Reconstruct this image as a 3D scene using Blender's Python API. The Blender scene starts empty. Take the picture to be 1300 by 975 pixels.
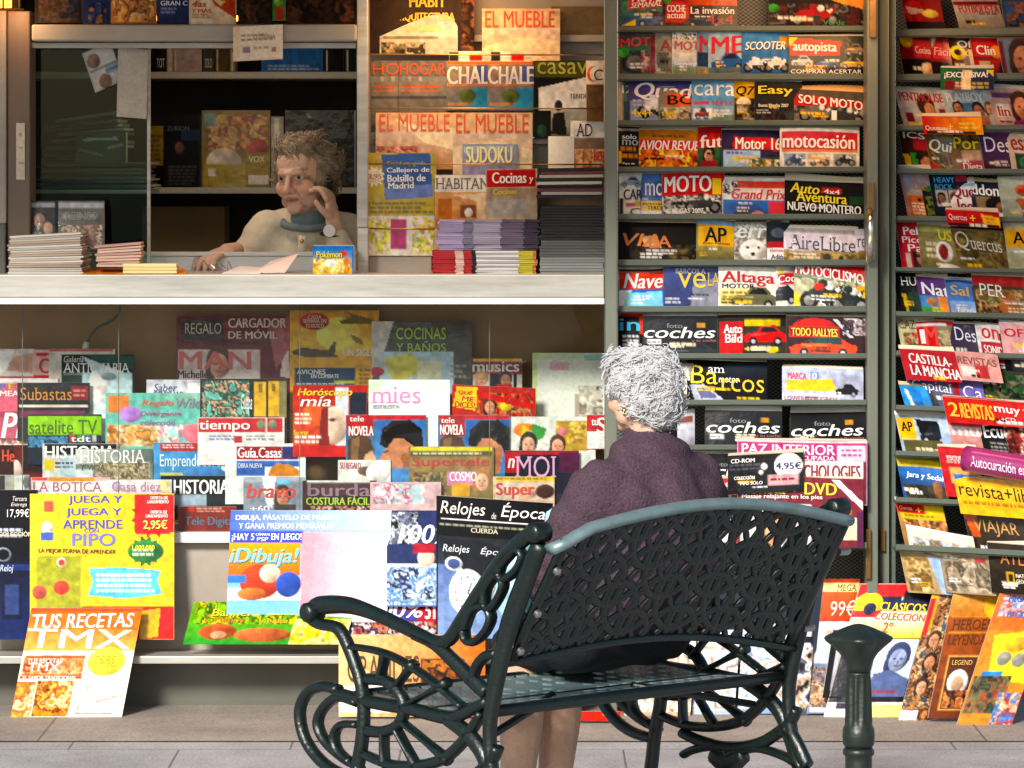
import bpy, math, random
import numpy as np
from mathutils import Vector, Matrix
S = bpy.context.scene
COL = S.collection
# ---------------------------------------------------------------- camera, sky, sun, exposure
HC, HY, FP = 1.60, 200.0, 5450.0          # camera height, horizon row and focal length (in photo pixels)
cd = bpy.data.cameras.new('camera'); cam = bpy.data.objects.new('camera', cd); COL.objects.link(cam)
cam.location = (0, 0, HC); cam.rotation_euler = (math.pi/2, 0, 0)
cd.sensor_fit = 'HORIZONTAL'; cd.sensor_width = 36; cd.lens = 36*FP/1300
cd.shift_y = -(487.5-HY)/1300; cd.clip_start = .1; cd.clip_end = 4000
S.camera = cam
W = bpy.data.worlds.new('World'); S.world = W; W.use_nodes = True
nt = W.node_tree; sky = nt.nodes.new('ShaderNodeTexSky'); sky.sky_type = 'NISHITA'; sky.sun_disc = False
SUN_EL, SUN_AZ = math.radians(31), math.radians(202)      # azimuth clockwise from +Y: behind the camera, to the left
sky.sun_elevation = SUN_EL; sky.sun_rotation = SUN_AZ
nt.links.new(sky.outputs[0], nt.nodes['Background'].inputs[0]); nt.nodes['Background'].inputs[1].default_value = .075
sl = bpy.data.lights.new('sun', 'SUN'); so = bpy.data.objects.new('sun', sl); COL.objects.link(so)
sl.energy = 3.4; sl.angle = math.radians(12); sl.color = (1, .95, .87)
sd = Vector((math.sin(SUN_AZ)*math.cos(SUN_EL), math.cos(SUN_AZ)*math.cos(SUN_EL), math.sin(SUN_EL)))
so.rotation_euler = sd.to_track_quat('Z', 'Y').to_euler(); so.location = (-3, 2, 8)
S.view_settings.view_transform = 'Standard'; S.view_settings.look = 'None'
S.view_settings.exposure = .76; S.view_settings.gamma = 1
S.cycles.max_bounces = 8; S.cycles.transparent_max_bounces = 16
S.cycles.sample_clamp_indirect = 6
rnd = random.Random(7); rng = np.random.default_rng(5)

# ---------------------------------------------------------------- small helpers
def lin(h):
    if not isinstance(h, str): return np.array(h, float)
    h = CC.get(h, h).lstrip('#')
    c = np.array([int(h[i:i+2], 16)/255 for i in (0, 2, 4)])
    return np.where(c <= .04045, c/12.92, ((c+.055)/1.055)**2.4)
CC = dict(w='#e9e7e2', k='#0f1013', r='#c4161f', dr='#8a1119', y='#f4c512', o='#e8701c', g='#3f8f3a', b='#2257a8', lb='#7db4e0',
          n='#1c2540', br='#6b4a2c', cr='#e6d9bd', gy='#8d8d8b', dg='#3b3d40', p='#c2337f', pk='#e9a9bd', v='#5b3f86', t='#3f9c97',
          sk='#cf9a78', ol='#7c7436', be='#c9b28c', lg='#a9cf3a', m='#7a1f2c', gd='#b88a35', s='#b9bdc2')
def P(px, py, Y): return Vector(((px-650)*Y/FP, Y, HC-(py-HY)*Y/FP))
def tag(o, label=None, cat=None, group=None, kind=None):
    for k, v in (('label', label), ('category', cat), ('group', group), ('kind', kind)):
        if v: o[k] = v
    return o
def link(o, parent=None):
    COL.objects.link(o)
    if parent is not None:
        o.parent = parent; o.matrix_parent_inverse = Matrix.Translation(-parent.location)
    return o
def empty(name, loc, label, cat, group=None):
    o = bpy.data.objects.new(name, None); o.location = loc; COL.objects.link(o); o.empty_display_size = .1
    return tag(o, label, cat, group)
def mesh_obj(name, vs, fs, mat, parent=None, smooth=False, bevel=0, origin=None, solid=0):
    me = bpy.data.meshes.new(name)
    if origin is not None: vs = [Vector(v)-Vector(origin) for v in vs]
    me.from_pydata([tuple(v) for v in vs], [], fs); me.update()
    if smooth: me.polygons.foreach_set('use_smooth', [True]*len(me.polygons))
    for m in (mat if isinstance(mat, list) else [mat]): me.materials.append(m)
    o = bpy.data.objects.new(name, me)
    if origin is not None: o.location = origin
    link(o, parent)
    if solid:
        md = o.modifiers.new('solid', 'SOLIDIFY'); md.thickness = solid; md.offset = 0
    if bevel:
        md = o.modifiers.new('bevel', 'BEVEL'); md.width = bevel; md.segments = 2; md.limit_method = 'ANGLE'
    return o
class MB:
    def __init__(s): s.v = []; s.f = []
    def add(s, vs, fs):
        n = len(s.v); s.v += [Vector(v) for v in vs]; s.f += [tuple(i+n for i in f) for f in fs]; return s
    def box(s, a, b):
        (x0, y0, z0), (x1, y1, z1) = tuple(map(min, zip(a, b))), tuple(map(max, zip(a, b)))
        return s.add([(x0,y0,z0),(x1,y0,z0),(x1,y1,z0),(x0,y1,z0),(x0,y0,z1),(x1,y0,z1),(x1,y1,z1),(x0,y1,z1)],
                     [(0,3,2,1),(4,5,6,7),(0,1,5,4),(1,2,6,5),(2,3,7,6),(3,0,4,7)])
    def pbox(s, x0, x1, y0, y1, Y, D):                      # front face seen at photo x0..x1, y0..y1 at depth Y, D metres deep
        a, b = P(x0, y0, Y), P(x1, y1, Y); return s.box(a, (b.x, Y+D, b.z))
    def tube(s, pts, r, n=8, flat=None, axis=None, caps=True, closed=False):
        pts = [Vector(p) for p in pts]; N = len(pts); rs = r if hasattr(r, '__len__') else [r]*N
        vs = []; up = Vector((0, 0, 1)); last = None
        for i, p in enumerate(pts):
            if closed: t = (pts[(i+1) % N]-pts[i-1]).normalized()
            else: t = (pts[min(i+1, N-1)]-pts[max(i-1, 0)]).normalized()
            if axis is not None: a = Vector(axis); b = t.cross(a).normalized()
            else:
                if last is None: a = t.cross(up if abs(t.z) < .9 else Vector((1, 0, 0))).normalized()
                else: a = (last-t*last.dot(t)).normalized()
                last = a; b = t.cross(a)
            ra = flat if flat else rs[i]
            for k in range(n):
                q = 2*math.pi*(k+.5)/n; vs.append(p+a*(ra*math.cos(q))+b*(rs[i]*math.sin(q)))
        fs = []
        for i in range(N if closed else N-1):
            j = (i+1) % N
            for k in range(n): fs.append((i*n+k, i*n+(k+1) % n, j*n+(k+1) % n, j*n+k))
        if caps and not closed: fs += [tuple(range(n))[::-1], tuple((N-1)*n+k for k in range(n))]
        return s.add(vs, fs)
    def lathe(s, prof, c, n=24, flute=0):
        vs = []; fs = []
        for i, (r, z) in enumerate(prof):
            for k in range(n):
                q = 2*math.pi*k/n; rr = r[0] + r[1]*math.cos(r[2]*q) if isinstance(r, tuple) else r
                vs.append((c[0]+rr*math.cos(q), c[1]+rr*math.sin(q), c[2]+z))
        for i in range(len(prof)-1):
            for k in range(n): fs.append((i*n+k, i*n+(k+1) % n, (i+1)*n+(k+1) % n, (i+1)*n+k))
        fs += [tuple(range(n))[::-1], tuple((len(prof)-1)*n+k for k in range(n))]
        return s.add(vs, fs)
    def build(s, name, mat, parent=None, **k): return mesh_obj(name, s.v, s.f, mat, parent, **k)
def spline(pts, m=6, closed=False):
    p = [np.array(q, float) for q in pts]; n = len(p); out = []
    for i in range(n if closed else n-1):
        a, b, c, d = (p[(i-1) % n], p[i], p[(i+1) % n], p[(i+2) % n]) if closed else (p[max(i-1, 0)], p[i], p[i+1], p[min(i+2, n-1)])
        for k in range(m):
            t = k/m; out.append(.5*((2*b)+(c-a)*t+(2*a-5*b+4*c-d)*t*t+(3*b-a-3*c+d)*t**3))
    if not closed: out.append(p[-1])
    return out

# ---------------------------------------------------------------- materials
def mat(name, color='#808080', rough=.5, metal=0, noise=0, nscale=20, bump=0, bscale=60, coat=0, attr=False, emit=None, estr=0, spec=.5, color2=None, stretch=None, sheen=0):
    m = bpy.data.materials.new(name); m.use_nodes = True; t = m.node_tree; N, L = t.nodes, t.links
    b = N['Principled BSDF']; c = lin(color)
    b.inputs['Base Color'].default_value = (*c, 1); b.inputs['Roughness'].default_value = rough
    b.inputs['Metallic'].default_value = metal; b.inputs['Specular IOR Level'].default_value = spec
    b.inputs['Coat Weight'].default_value = coat; b.inputs['Coat Roughness'].default_value = .12
    if sheen: b.inputs['Sheen Weight'].default_value = sheen
    tc = N.new('ShaderNodeTexCoord'); vec = tc.outputs['Object']
    if stretch:
        mp = N.new('ShaderNodeMapping'); mp.inputs['Scale'].default_value = stretch; L.new(vec, mp.inputs[0]); vec = mp.outputs[0]
    if attr:
        a = N.new('ShaderNodeAttribute'); a.attribute_name = 'Col'; src = a.outputs['Color']; L.new(src, b.inputs['Base Color'])
    if noise:
        nz = N.new('ShaderNodeTexNoise'); nz.inputs['Scale'].default_value = nscale; nz.inputs['Detail'].default_value = 8
        nz.inputs['Roughness'].default_value = .65; L.new(vec, nz.inputs['Vector'])
        mx = N.new('ShaderNodeMix'); mx.data_type = 'RGBA'
        r = N.new('ShaderNodeValToRGB'); r.color_ramp.elements[0].position = .5-.3; r.color_ramp.elements[1].position = .5+.3
        L.new(nz.outputs[0], r.inputs[0]); L.new(r.outputs[0], mx.inputs['Factor'])
        if attr:
            lo = N.new('ShaderNodeMix'); lo.data_type = 'RGBA'; lo.blend_type = 'MULTIPLY'; lo.inputs['Factor'].default_value = 1
            lo.inputs['B'].default_value = (1-noise,)*3+(1,); L.new(src, lo.inputs['A']); L.new(lo.outputs['Result'], mx.inputs['A']); L.new(src, mx.inputs['B'])
        else:
            c2 = lin(color2) if color2 else c*(1-noise)
            mx.inputs['A'].default_value = (*c2, 1); mx.inputs['B'].default_value = (*np.minimum(c*(1+noise*.5), .9), 1)
        L.new(mx.outputs['Result'], b.inputs['Base Color'])
        mr = N.new('ShaderNodeMapRange'); mr.inputs['To Min'].default_value = min(rough*1.3, 1); mr.inputs['To Max'].default_value = rough*.8
        L.new(nz.outputs[0], mr.inputs[0]); L.new(mr.outputs[0], b.inputs['Roughness'])
    if bump:
        bn = N.new('ShaderNodeTexNoise'); bn.inputs['Scale'].default_value = bscale; bn.inputs['Detail'].default_value = 4; L.new(vec, bn.inputs['Vector'])
        bp = N.new('ShaderNodeBump'); bp.inputs['Strength'].default_value = bump; bp.inputs['Distance'].default_value = .004
        L.new(bn.outputs[0], bp.inputs['Height']); L.new(bp.outputs[0], b.inputs['Normal']); L.new(bp.outputs[0], b.inputs['Coat Normal'])
    if emit: b.inputs['Emission Color'].default_value = (*lin(emit), 1); b.inputs['Emission Strength'].default_value = estr
    return m
def glass(name, tint, refl, rough=.02):
    m = bpy.data.materials.new(name); m.use_nodes = True; t = m.node_tree; N, L = t.nodes, t.links
    N.remove(N['Principled BSDF']); tr = N.new('ShaderNodeBsdfTransparent'); tr.inputs[0].default_value = (*tint, 1)
    gl = N.new('ShaderNodeBsdfGlossy'); gl.inputs['Roughness'].default_value = rough
    fr = N.new('ShaderNodeFresnel'); fr.inputs[0].default_value = 1.5
    mu = N.new('ShaderNodeMath'); mu.operation = 'MULTIPLY'; mu.inputs[1].default_value = refl; L.new(fr.outputs[0], mu.inputs[0])
    mx = N.new('ShaderNodeMixShader'); L.new(mu.outputs[0], mx.inputs[0]); L.new(tr.outputs[0], mx.inputs[1]); L.new(gl.outputs[0], mx.inputs[2])
    L.new(mx.outputs[0], N['Material Output'].inputs[0]); return m
M = dict(
 prnt=mat('printed_paper', attr=True, rough=.5, noise=.10, nscale=9, bump=.35, bscale=9, coat=0, spec=.09),
 wrap=mat('shrink_wrapped_print', attr=True, rough=.3, noise=.08, nscale=14, bump=1.0, bscale=16, coat=.4, spec=.15),
 matt=mat('matt_paper', attr=True, rough=.75, noise=.12, nscale=12, bump=.3, bscale=30),
 rack=mat('rack_grey_green_paint', '#535c50', rough=.45, noise=.3, nscale=9, bump=.12, bscale=90, spec=.4, color2='#474f45'),
 post=mat('rack_post_paint', '#666b5d', rough=.42, noise=.22, nscale=7, bump=.1, bscale=120, stretch=(3, 3, .5)),
 rust=mat('worn_brass', '#7a5c34', rough=.4, metal=.7, noise=.4, nscale=40),
 chrome=mat('chrome', '#d8d4cc', rough=.15, metal=1),
 alu=mat('brushed_aluminium', '#b9b5ac', rough=.42, metal=.35, noise=.42, nscale=6, bump=.08, bscale=200, stretch=(.6, 4, 6)),
 wht=mat('white_enamel', '#d9dad6', rough=.3, noise=.07, nscale=12),
 bei=mat('beige_panel', '#a4998b', rough=.55, noise=.26, nscale=5, bump=.1, bscale=180),
 brd=mat('brown_board', '#8f7044', rough=.7, noise=.22, nscale=4, bump=.2, bscale=150),
 frm=mat('warm_grey_frame', '#6f5b4b', rough=.45, noise=.2, nscale=8, bump=.08, bscale=120, stretch=(2, 2, .4)),
 plin=mat('dark_plinth_metal', '#5c5b51', rough=.5, noise=.3, nscale=4, bump=.1, bscale=90),
 dark=mat('dark_interior', '#2a241d', rough=.8, noise=.3, nscale=6),
 shelf=mat('interior_shelf_laminate', '#a3a596', rough=.5, noise=.12, nscale=10),
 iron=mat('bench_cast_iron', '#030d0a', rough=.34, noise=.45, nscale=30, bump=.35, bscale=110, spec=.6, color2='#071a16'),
 seat=mat('bench_iron_sky_sheen', '#7b9294', rough=.38, noise=.35, nscale=25, bump=.2, bscale=120, spec=.8, metal=.4),  # paler copy of the bench iron, sky reflection put into its colour
 bolt=mat('bolt_zinc', '#a8a6a0', rough=.3, metal=.9),
 boll=mat('bollard_green_iron', '#0f1710', rough=.4, noise=.4, nscale=22, bump=.4, bscale=70, color2='#1a2218', spec=.6),
 rod=mat('brass_rod', '#c09458', rough=.3, metal=.85),
 cream=mat('cream_cardigan', '#d9d2b8', rough=.9, noise=.12, nscale=60, bump=.6, bscale=260, sheen=.2),
 purp=mat('plum_heather_knit', '#57434d', rough=.95, noise=.7, nscale=210, bump=1.0, bscale=150, color2='#251a22', spec=.15),
 navy=mat('navy_skirt_cloth', '#0b0d18', rough=.9, noise=.3, nscale=60, bump=.4, bscale=120),
 tee=mat('blue_grey_polo', '#6f8388', rough=.9, noise=.15, nscale=90),
 skin=mat('skin', attr=True, rough=.58, noise=.22, nscale=110, bump=.5, bscale=210, spec=.3),
 hgrey=mat('silver_hair', '#f5f3f2', rough=.5, noise=.1, nscale=50, spec=.6, color2='#e6e4e6'),
 hbrn=mat('grey_brown_hair', '#b5a690', rough=.62, noise=.4, nscale=26, spec=.2, color2='#6a5e4e'),
 bag=mat('pale_blue_plastic', '#a4d2e6', rough=.3, bump=.9, bscale=22, noise=.1),
 shoe=mat('dark_shoe', '#17130f', rough=.5), gold=mat('gold', '#d9b25a', rough=.2, metal=1),
 cable=mat('green_cable', '#17452b', rough=.45), black=mat('black_plastic', '#101012', rough=.4),
 lamp=mat('lamp_glow', '#e07a20', emit='#ff8a2a', estr=5),
)
M['pane'] = glass('display_glass', (.95, .96, .95), .4)
M['teal'] = glass('window_glass', (.60, .76, .72), .25)

def translucent(m, f):                                        # thin hair lets light through
    t = m.node_tree; N, L = t.nodes, t.links; b = N['Principled BSDF']; tr = N.new('ShaderNodeBsdfTranslucent'); src = b.inputs['Base Color']
    if src.links: L.new(src.links[0].from_socket, tr.inputs[0])
    mx = N.new('ShaderNodeMixShader'); mx.inputs[0].default_value = f; L.new(b.outputs[0], mx.inputs[1]); L.new(tr.outputs[0], mx.inputs[2]); L.new(mx.outputs[0], N['Material Output'].inputs[0])
translucent(M['hgrey'], .5); translucent(M['hbrn'], .25)
# expanded-metal mesh look for the rack backs: the dark of the holes is painted in a procedural pattern
def mesh_mat():
    m = mat('expanded_metal', '#676b60', rough=.5); t = m.node_tree; N, L = t.nodes, t.links; b = N['Principled BSDF']
    tc = N.new('ShaderNodeTexCoord'); sp = N.new('ShaderNodeSeparateXYZ'); L.new(tc.outputs['Object'], sp.inputs[0])
    def mth(op, a, bb=None):
        q = N.new('ShaderNodeMath'); q.operation = op
        for i, x in enumerate((a, bb)):
            if x is None: continue
            if isinstance(x, (int, float)): q.inputs[i].default_value = x
            else: L.new(x, q.inputs[i])
        return q.outputs[0]
    x = mth('MULTIPLY', sp.outputs[0], 2*math.pi/.016); z = mth('MULTIPLY', sp.outputs[2], 2*math.pi/.011)
    s = mth('ADD', mth('COSINE', x), mth('COSINE', z)); f = mth('GREATER_THAN', mth('ABSOLUTE', s), .55)
    mx = N.new('ShaderNodeMix'); mx.data_type = 'RGBA'; L.new(f, mx.inputs['Factor'])
    mx.inputs['A'].default_value = (.16, .16, .14, 1); mx.inputs['B'].default_value = (.015, .015, .013, 1)
    L.new(mx.outputs['Result'], b.inputs['Base Color']); return m
M['mesh'] = mesh_mat()

# ---------------------------------------------------------------- lettering
_tc = {}
def glyphs(s, fl):
    key = (s, ''.join(c for c in fl if c in 'bif'))
    if key in _tc: return _tc[key]
    cu = bpy.data.curves.new('lettering', 'FONT'); cu.body = s; cu.resolution_u = 3; cu.fill_mode = 'FRONT'
    if 'f' in fl: cu.offset = -.004
    o = bpy.data.objects.new('lettering', cu); COL.objects.link(o)
    dg = bpy.context.evaluated_depsgraph_get(); ev_ = o.evaluated_get(dg); me = ev_.to_mesh()
    v = np.array([x.co[:2] for x in me.vertices]).reshape(-1, 2); f = [tuple(p.vertices) for p in me.polygons]
    ev = {}
    for p in f:
        for a, b in zip(p, p[1:]+p[:1]): k = (min(a, b), max(a, b)); ev[k] = ev.get(k, 0)+1
    if 'f' in fl and len(v):                                   # slab serifs on the stem ends
        top = v[:, 1].max(); extra = []; levels = (0.0, top, .5, .72)
        for (a, b), c in ev.items():
            if c == 1 and abs(v[a, 1]-v[b, 1]) < .004 and .03 < abs(v[a, 0]-v[b, 0]) < .16 and min(abs(v[a, 1]-l) for l in (0, top, v[:, 1].max()*.98)) < .03:
                x0, x1 = sorted((v[a, 0], v[b, 0])); y = v[a, 1]; h = .045 if y < .1 else -.045
                extra.append([(x0-.07, y), (x1+.07, y), (x1+.07, y+h), (x0-.07, y+h)])
        for q in extra:
            n = len(v); v = np.vstack([v, q]); f.append((n, n+1, n+2, n+3))
    if 'i' in fl and len(v): v[:, 0] += .22*v[:, 1]
    ev_.to_mesh_clear()
    bpy.data.objects.remove(o); bpy.data.curves.remove(cu)
    if len(v):
        lo, hi = v.min(0), v.max(0); v = (v-lo)/np.maximum(hi-lo, 1e-6)
    _tc[key] = (v, f); return v, f

# ---------------------------------------------------------------- printed art rasterised to vertex colours
def vnoise(PX, PY, cell, seed):
    r = np.random.default_rng(seed); x = (PX-PX.min())/cell; y = (PY-PY.min())/cell
    G = r.random((int(y.max())+3, int(x.max())+3)); xi, yi = x.astype(int), y.astype(int); fx, fy = x-xi, y-yi
    fx = fx*fx*(3-2*fx); fy = fy*fy*(3-2*fy)
    return (G[yi, xi]*(1-fx)+G[yi, xi+1]*fx)*(1-fy)+(G[yi+1, xi]*(1-fx)+G[yi+1, xi+1]*fx)*fy
def inpoly(PX, PY, pts):
    r = np.zeros(PX.shape, bool); n = len(pts)
    for i in range(n):
        (x1, y1), (x2, y2) = pts[i], pts[i-1]
        if y1 == y2: continue
        r ^= ((y1 > PY) != (y2 > PY)) & (PX < (x2-x1)*(PY-y1)/(y2-y1)+x1)
    return r
def paint(C, art, PX, PY, seed):
    def put(mask, c):
        m = np.clip(mask, 0, 1)[..., None]; C[:] = C*(1-m)+lin(c)*m
    def ell(c, cx, cy, rx, ry):
        u_, v_ = (PX-cx)/rx, (PY-cy)/ry; mk = np.clip((1-np.sqrt(u_**2+v_**2))*min(rx, ry)/.8+.5, 0, 1)[..., None]
        k_ = np.clip(1.05-.30*u_-.28*v_+.5*(vnoise(PX, PY, max(2.5, rx*.5), seed+int(cx))-.5), .35, 1.5)[..., None] if min(rx, ry) > 4.5 else 1.0
        C[:] = C*(1-mk)+lin(c)*k_*mk
    def rect(c, x0, y0, x1, y1): put(np.minimum.reduce([PX-x0, x1-PX, PY-y0, y1-PY])/.8+.5, c)
    for a in art:
        k = a[0]
        if k == 'R': rect(*a[1:])
        elif k == 'E': ell(*a[1:])
        elif k == 'P': put(inpoly(PX, PY, a[2]).astype(float), a[1])
        elif k in 'VH':
            c0, c1, x0, y0, x1, y1 = a[1:]; t = np.clip(((PY-y0)/(y1-y0) if k == 'V' else (PX-x0)/(x1-x0)), 0, 1)[..., None]
            m = (np.minimum.reduce([PX-x0, x1-PX, PY-y0, y1-PY]) > -.4)[..., None]; C[:] = np.where(m, lin(c0)*(1-t)+lin(c1)*t, C)
        elif k == 'N': C *= (1-a[1]+2*a[1]*vnoise(PX, PY, a[2], seed+3))[..., None]
        elif k == 'B':                                         # cluttered photo: blobs of the palette inside a rectangle
            x0, y0, x1, y1, cols, n, sz = a[1:]; sd_ = seed+int(x0*3+y0); r = random.Random(sd_); C0 = C.copy()
            f = .6*vnoise(PX, PY, sz*1.5, sd_)+.28*vnoise(PX, PY, sz*.6, sd_+1)+.12*vnoise(PX, PY, max(2, sz*.25), sd_+2)
            f = np.clip((f-.26)/.48, 0, .999)*len(cols); i0 = f.astype(int); pal = np.array([lin(c) for c in cols]+[lin(cols[0])]); w_ = np.clip(((f-i0)-.5)*2.2+.5, 0, 1)[..., None]
            C[:] = pal[i0]*(1-w_)+pal[i0+1]*w_; C *= (.6+.8*vnoise(PX, PY, max(2.2, sz*.4), sd_+5))[..., None]
            for _ in range(max(2, n//7)):
                q = r.choice(cols); ex, ey, es = r.uniform(x0, x1), r.uniform(y0, y1), sz*r.uniform(.15, .45); ell(lin(q)*r.uniform(.5, 1.3), ex, ey, es, es*r.uniform(.6, 1.5)); ell(lin(q)*.35, ex+es*.5, ey+es*.4, es*.5, es*.35)
            m = (np.minimum.reduce([PX-x0, x1-PX, PY-y0, y1-PY]) > -.3)[..., None]; C[:] = np.where(m, C, C0)
        elif k == 'F':                                         # printed portrait
            cx, cy, r, sk, hr = a[1:]; s = lin(sk)
            ell(hr, cx, cy-r*.2, r*.95, r*1.15); ell(hr, cx-r*.6, cy+r*.5, r*.4, r*.8); ell(sk, cx, cy+r*.15, r*.68, r*.92); ell(s*.6, cx+r*.35, cy+r*.3, r*.3, r*.6); ell(sk, cx+r*.2, cy+r*.2, r*.35, r*.6)
            for d in (-.27, .27): ell(s*.12, cx+d*r, cy+.02*r, r*.13, r*.08)
            ell(s*.55, cx+.03*r, cy+.3*r, r*.09, r*.16); ell(s*np.array([.7, .3, .3]), cx, cy+.58*r, r*.24, r*.08)
        elif k == 'C':                                         # printed car
            c, x0, y0, x1, y1 = a[1:]; w, h = x1-x0, y1-y0; f = lambda u, v: (x0+u*w, y0+v*h)
            put(inpoly(PX, PY, [f(0, .6), f(.12, .45), f(.3, .4), f(.42, .08), f(.72, .05), f(.88, .4), f(1, .5), f(.99, .85), f(.02, .88)])*1., c)
            put(inpoly(PX, PY, [f(.36, .4), f(.45, .15), f(.7, .13), f(.8, .4)])*1., '#20262c'); put(inpoly(PX, PY, [f(.05, .52), f(.3, .46), f(.6, .48), f(.3, .55)])*1., np.minimum(lin(c)*2.2+.05, .9))
            for u in (.22, .79): ell('k', *f(u, .83), h*.2, h*.22); ell('s', *f(u, .83), h*.1, h*.11)
        elif k == 'M':                                         # printed motorcycle
            c, x0, y0, x1, y1 = a[1:]; w, h = x1-x0, y1-y0; f = lambda u, v: (x0+u*w, y0+v*h)
            for u in (.18, .82): ell('k', *f(u, .7), h*.3, h*.3); ell('gy', *f(u, .7), h*.16, h*.16)
            put(inpoly(PX, PY, [f(.1, .45), f(.3, .25), f(.62, .3), f(.9, .12), f(.8, .5), f(.55, .8), f(.35, .75)])*1., c); put(inpoly(PX, PY, [f(.35, .7), f(.4, .5), f(.62, .55), f(.58, .85)])*1., 'dg')
            ell('w', *f(.6, .2), h*.14, h*.14); ell(c, *f(.46, .14), h*.16, h*.14); put(inpoly(PX, PY, [f(.7, .3), f(.8, .2), f(.82, .3), f(.76, .4)])*1., 'w')
        elif k == 'L':                                         # lines of small print
            c, x0, y0, x1, y1, n = a[1:]; r = random.Random(seed+int(y0)); p = (y1-y0)/n
            for i in range(n):
                x = x0; e = x1-r.uniform(0, .25)*(x1-x0)
                while x < e:
                    q = r.uniform(3, 9); rect(c, x, y0+i*p+p*.15, min(x+q, e), y0+i*p+p*.68); x += q+1.6
        elif k == 'S':
            c, cx, cy, r1 = a[1:]; pts = []
            for i in range(24): q = i*math.pi/12; rr = r1*(1 if i % 2 else .68); pts.append((cx+rr*math.cos(q), cy+rr*math.sin(q)))
            put(inpoly(PX, PY, pts)*1., c)
def grade(C):                                                  # printing inks: a little more contrast and saturation than the palette
    g = (C@np.array([.3, .55, .15]))[..., None]; C = np.clip(g+(C-g)*1.10, .004, 1); return np.clip(C**1.18, 0, .84)
ctx = dict(auto=0, slope=0, pyref=676., loc='', Y=12.5, lean=.05, group=None, n=0, step=.005, cat='magazine', name='magazine', dyp=0.0, Y0x=0, pitch=1.5)
def m(x0, x1, y0, y1, base, d, art=(), text=(), sx=0, sy=0, Y=None, lean=None, T=.006, bend=.004, curl=0, surf='prnt', pages=None, loc=None, noise=(.22, 6), parent=None, label=None, **kw):
    c = dict(ctx, **kw); ctx['n'] += 1; k = ctx['n']
    if Y is None: Y = c['Y']-c['step']*k + c['dyp']*(x0-c['Y0x'])
    yr = c['dyp']*(x1-x0); ln = c['lean'] if lean is None else lean
    if c['slope']: Y += c['slope']*(c['pyref']-y1)*.00231; ln = c['slope']*(y1-y0)*.00231; bend = min(bend, .001); curl = 0
    if c.get('auto'): y0 -= 1+2.5*random.Random(k*7+int(x0)).random()
    w, h = x1-x0, y1-y0; nx = max(4, int(w/c['pitch'])); ny = max(4, int(h/c['pitch'])); seed = 1000+k*17+int(x0)
    u = np.linspace(0, 1, nx+1)[None, :]+np.zeros((ny+1, 1)); v = np.linspace(0, 1, ny+1)[:, None]+np.zeros((1, nx+1))
    PX, PY = x0+u*w, y0+v*h; C = np.zeros((ny+1, nx+1, 3)); C[:] = lin(base)
    art = list(art); ra = random.Random(seed); sag = 0
    if c.get('auto') and w > 30 and surf != 'wrap':             # small cover lines that are too small to read
        for _ in range(2 if w > 55 else 1):
            ax_, ay_ = x0+w*ra.uniform(.04, .5), y1-h*ra.uniform(.18, .42); art.append(('L', ra.choice(['w', 'cr', 'y', 'k', 'cr', 'w']), ax_, ay_, min(x1-2, ax_+w*ra.uniform(.22, .4)), ay_+ra.choice([4, 7, 8]), ra.choice([1, 2])))
    if c.get('auto'):
        if pages is None and ra.random() < .8: pages = (ra.uniform(1.5, 4.5), ra.uniform(2, 6.5), ra.choice(['cr', '#d8c8b4', '#e8d8c8', '#c8b8a4', 'w']))
        y0b = y0; sy += ra.uniform(-1.2, 1.8); curl += ra.choice([0, 0, .006, .014]); sag = ra.uniform(-1.2, 2.2)
    if surf == 'prnt' and (c.get('auto') or c['slope']) and random.Random(seed+5).random() < .35: surf = 'wrap'
    paint(C, art, PX, PY, seed)
    if noise:
        C *= (1-noise[0]+2*noise[0]*vnoise(PX, PY, noise[1], seed))[..., None]; C *= (.9+.2*vnoise(PX, PY, 2.4, seed+9))[..., None]
    C = grade(C)
    ph = rnd.uniform(0, 6); wob = rnd.uniform(.4, 1.2)*.0015
    tw, tb = rnd.uniform(-.006, .006)*(.15 if c['slope'] else 1), rnd.uniform(-.3, .3)
    if c['slope']: wob *= .3
    def pos(u, v, off=0):
        px = x0+u*w+v*sx; py = y0+v*h+u*sy-(1-v)*sag*np.sin(math.pi*u+.6*math.sin(ph)); yy = Y+ln*(1-v)+u*yr
        yy = yy-bend*(1-(2*u-1)**2)*(1+tb)+curl*(1-v)**3*(1+.5*np.sin(3*u+ph))-wob*np.sin(4*u+2*v+ph)+tw*(u-.5)*(1-v)
        yy = yy-off
        return np.stack([(px-650)*yy/FP, yy, HC-(py-HY)*yy/FP], -1)
    g = pos(u, v); V = g.reshape(-1, 3).tolist(); idx = np.arange((nx+1)*(ny+1)).reshape(ny+1, nx+1)
    F = np.stack([idx[:-1, :-1], idx[1:, :-1], idx[1:, 1:], idx[:-1, 1:]], -1).reshape(-1, 4).tolist(); CL = C.reshape(-1, 3).tolist()
    loop = list(idx[0, :])+list(idx[1:, -1])+list(idx[-1, ::-1][1:])+list(idx[1:-1, 0][::-1])
    n0 = len(V); n = len(loop); ec = [.62, .58, .5]
    for q in (0.0, T):
        for i in loop: V.append([V[i][0], V[i][1]+q, V[i][2]]); CL.append(ec if T > .003 else CL[i])
    for i in range(n): j = (i+1) % n; F.append([n0+i, n0+j, n0+n+j, n0+n+i])
    F.append([n0+n+i for i in range(n)])
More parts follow.
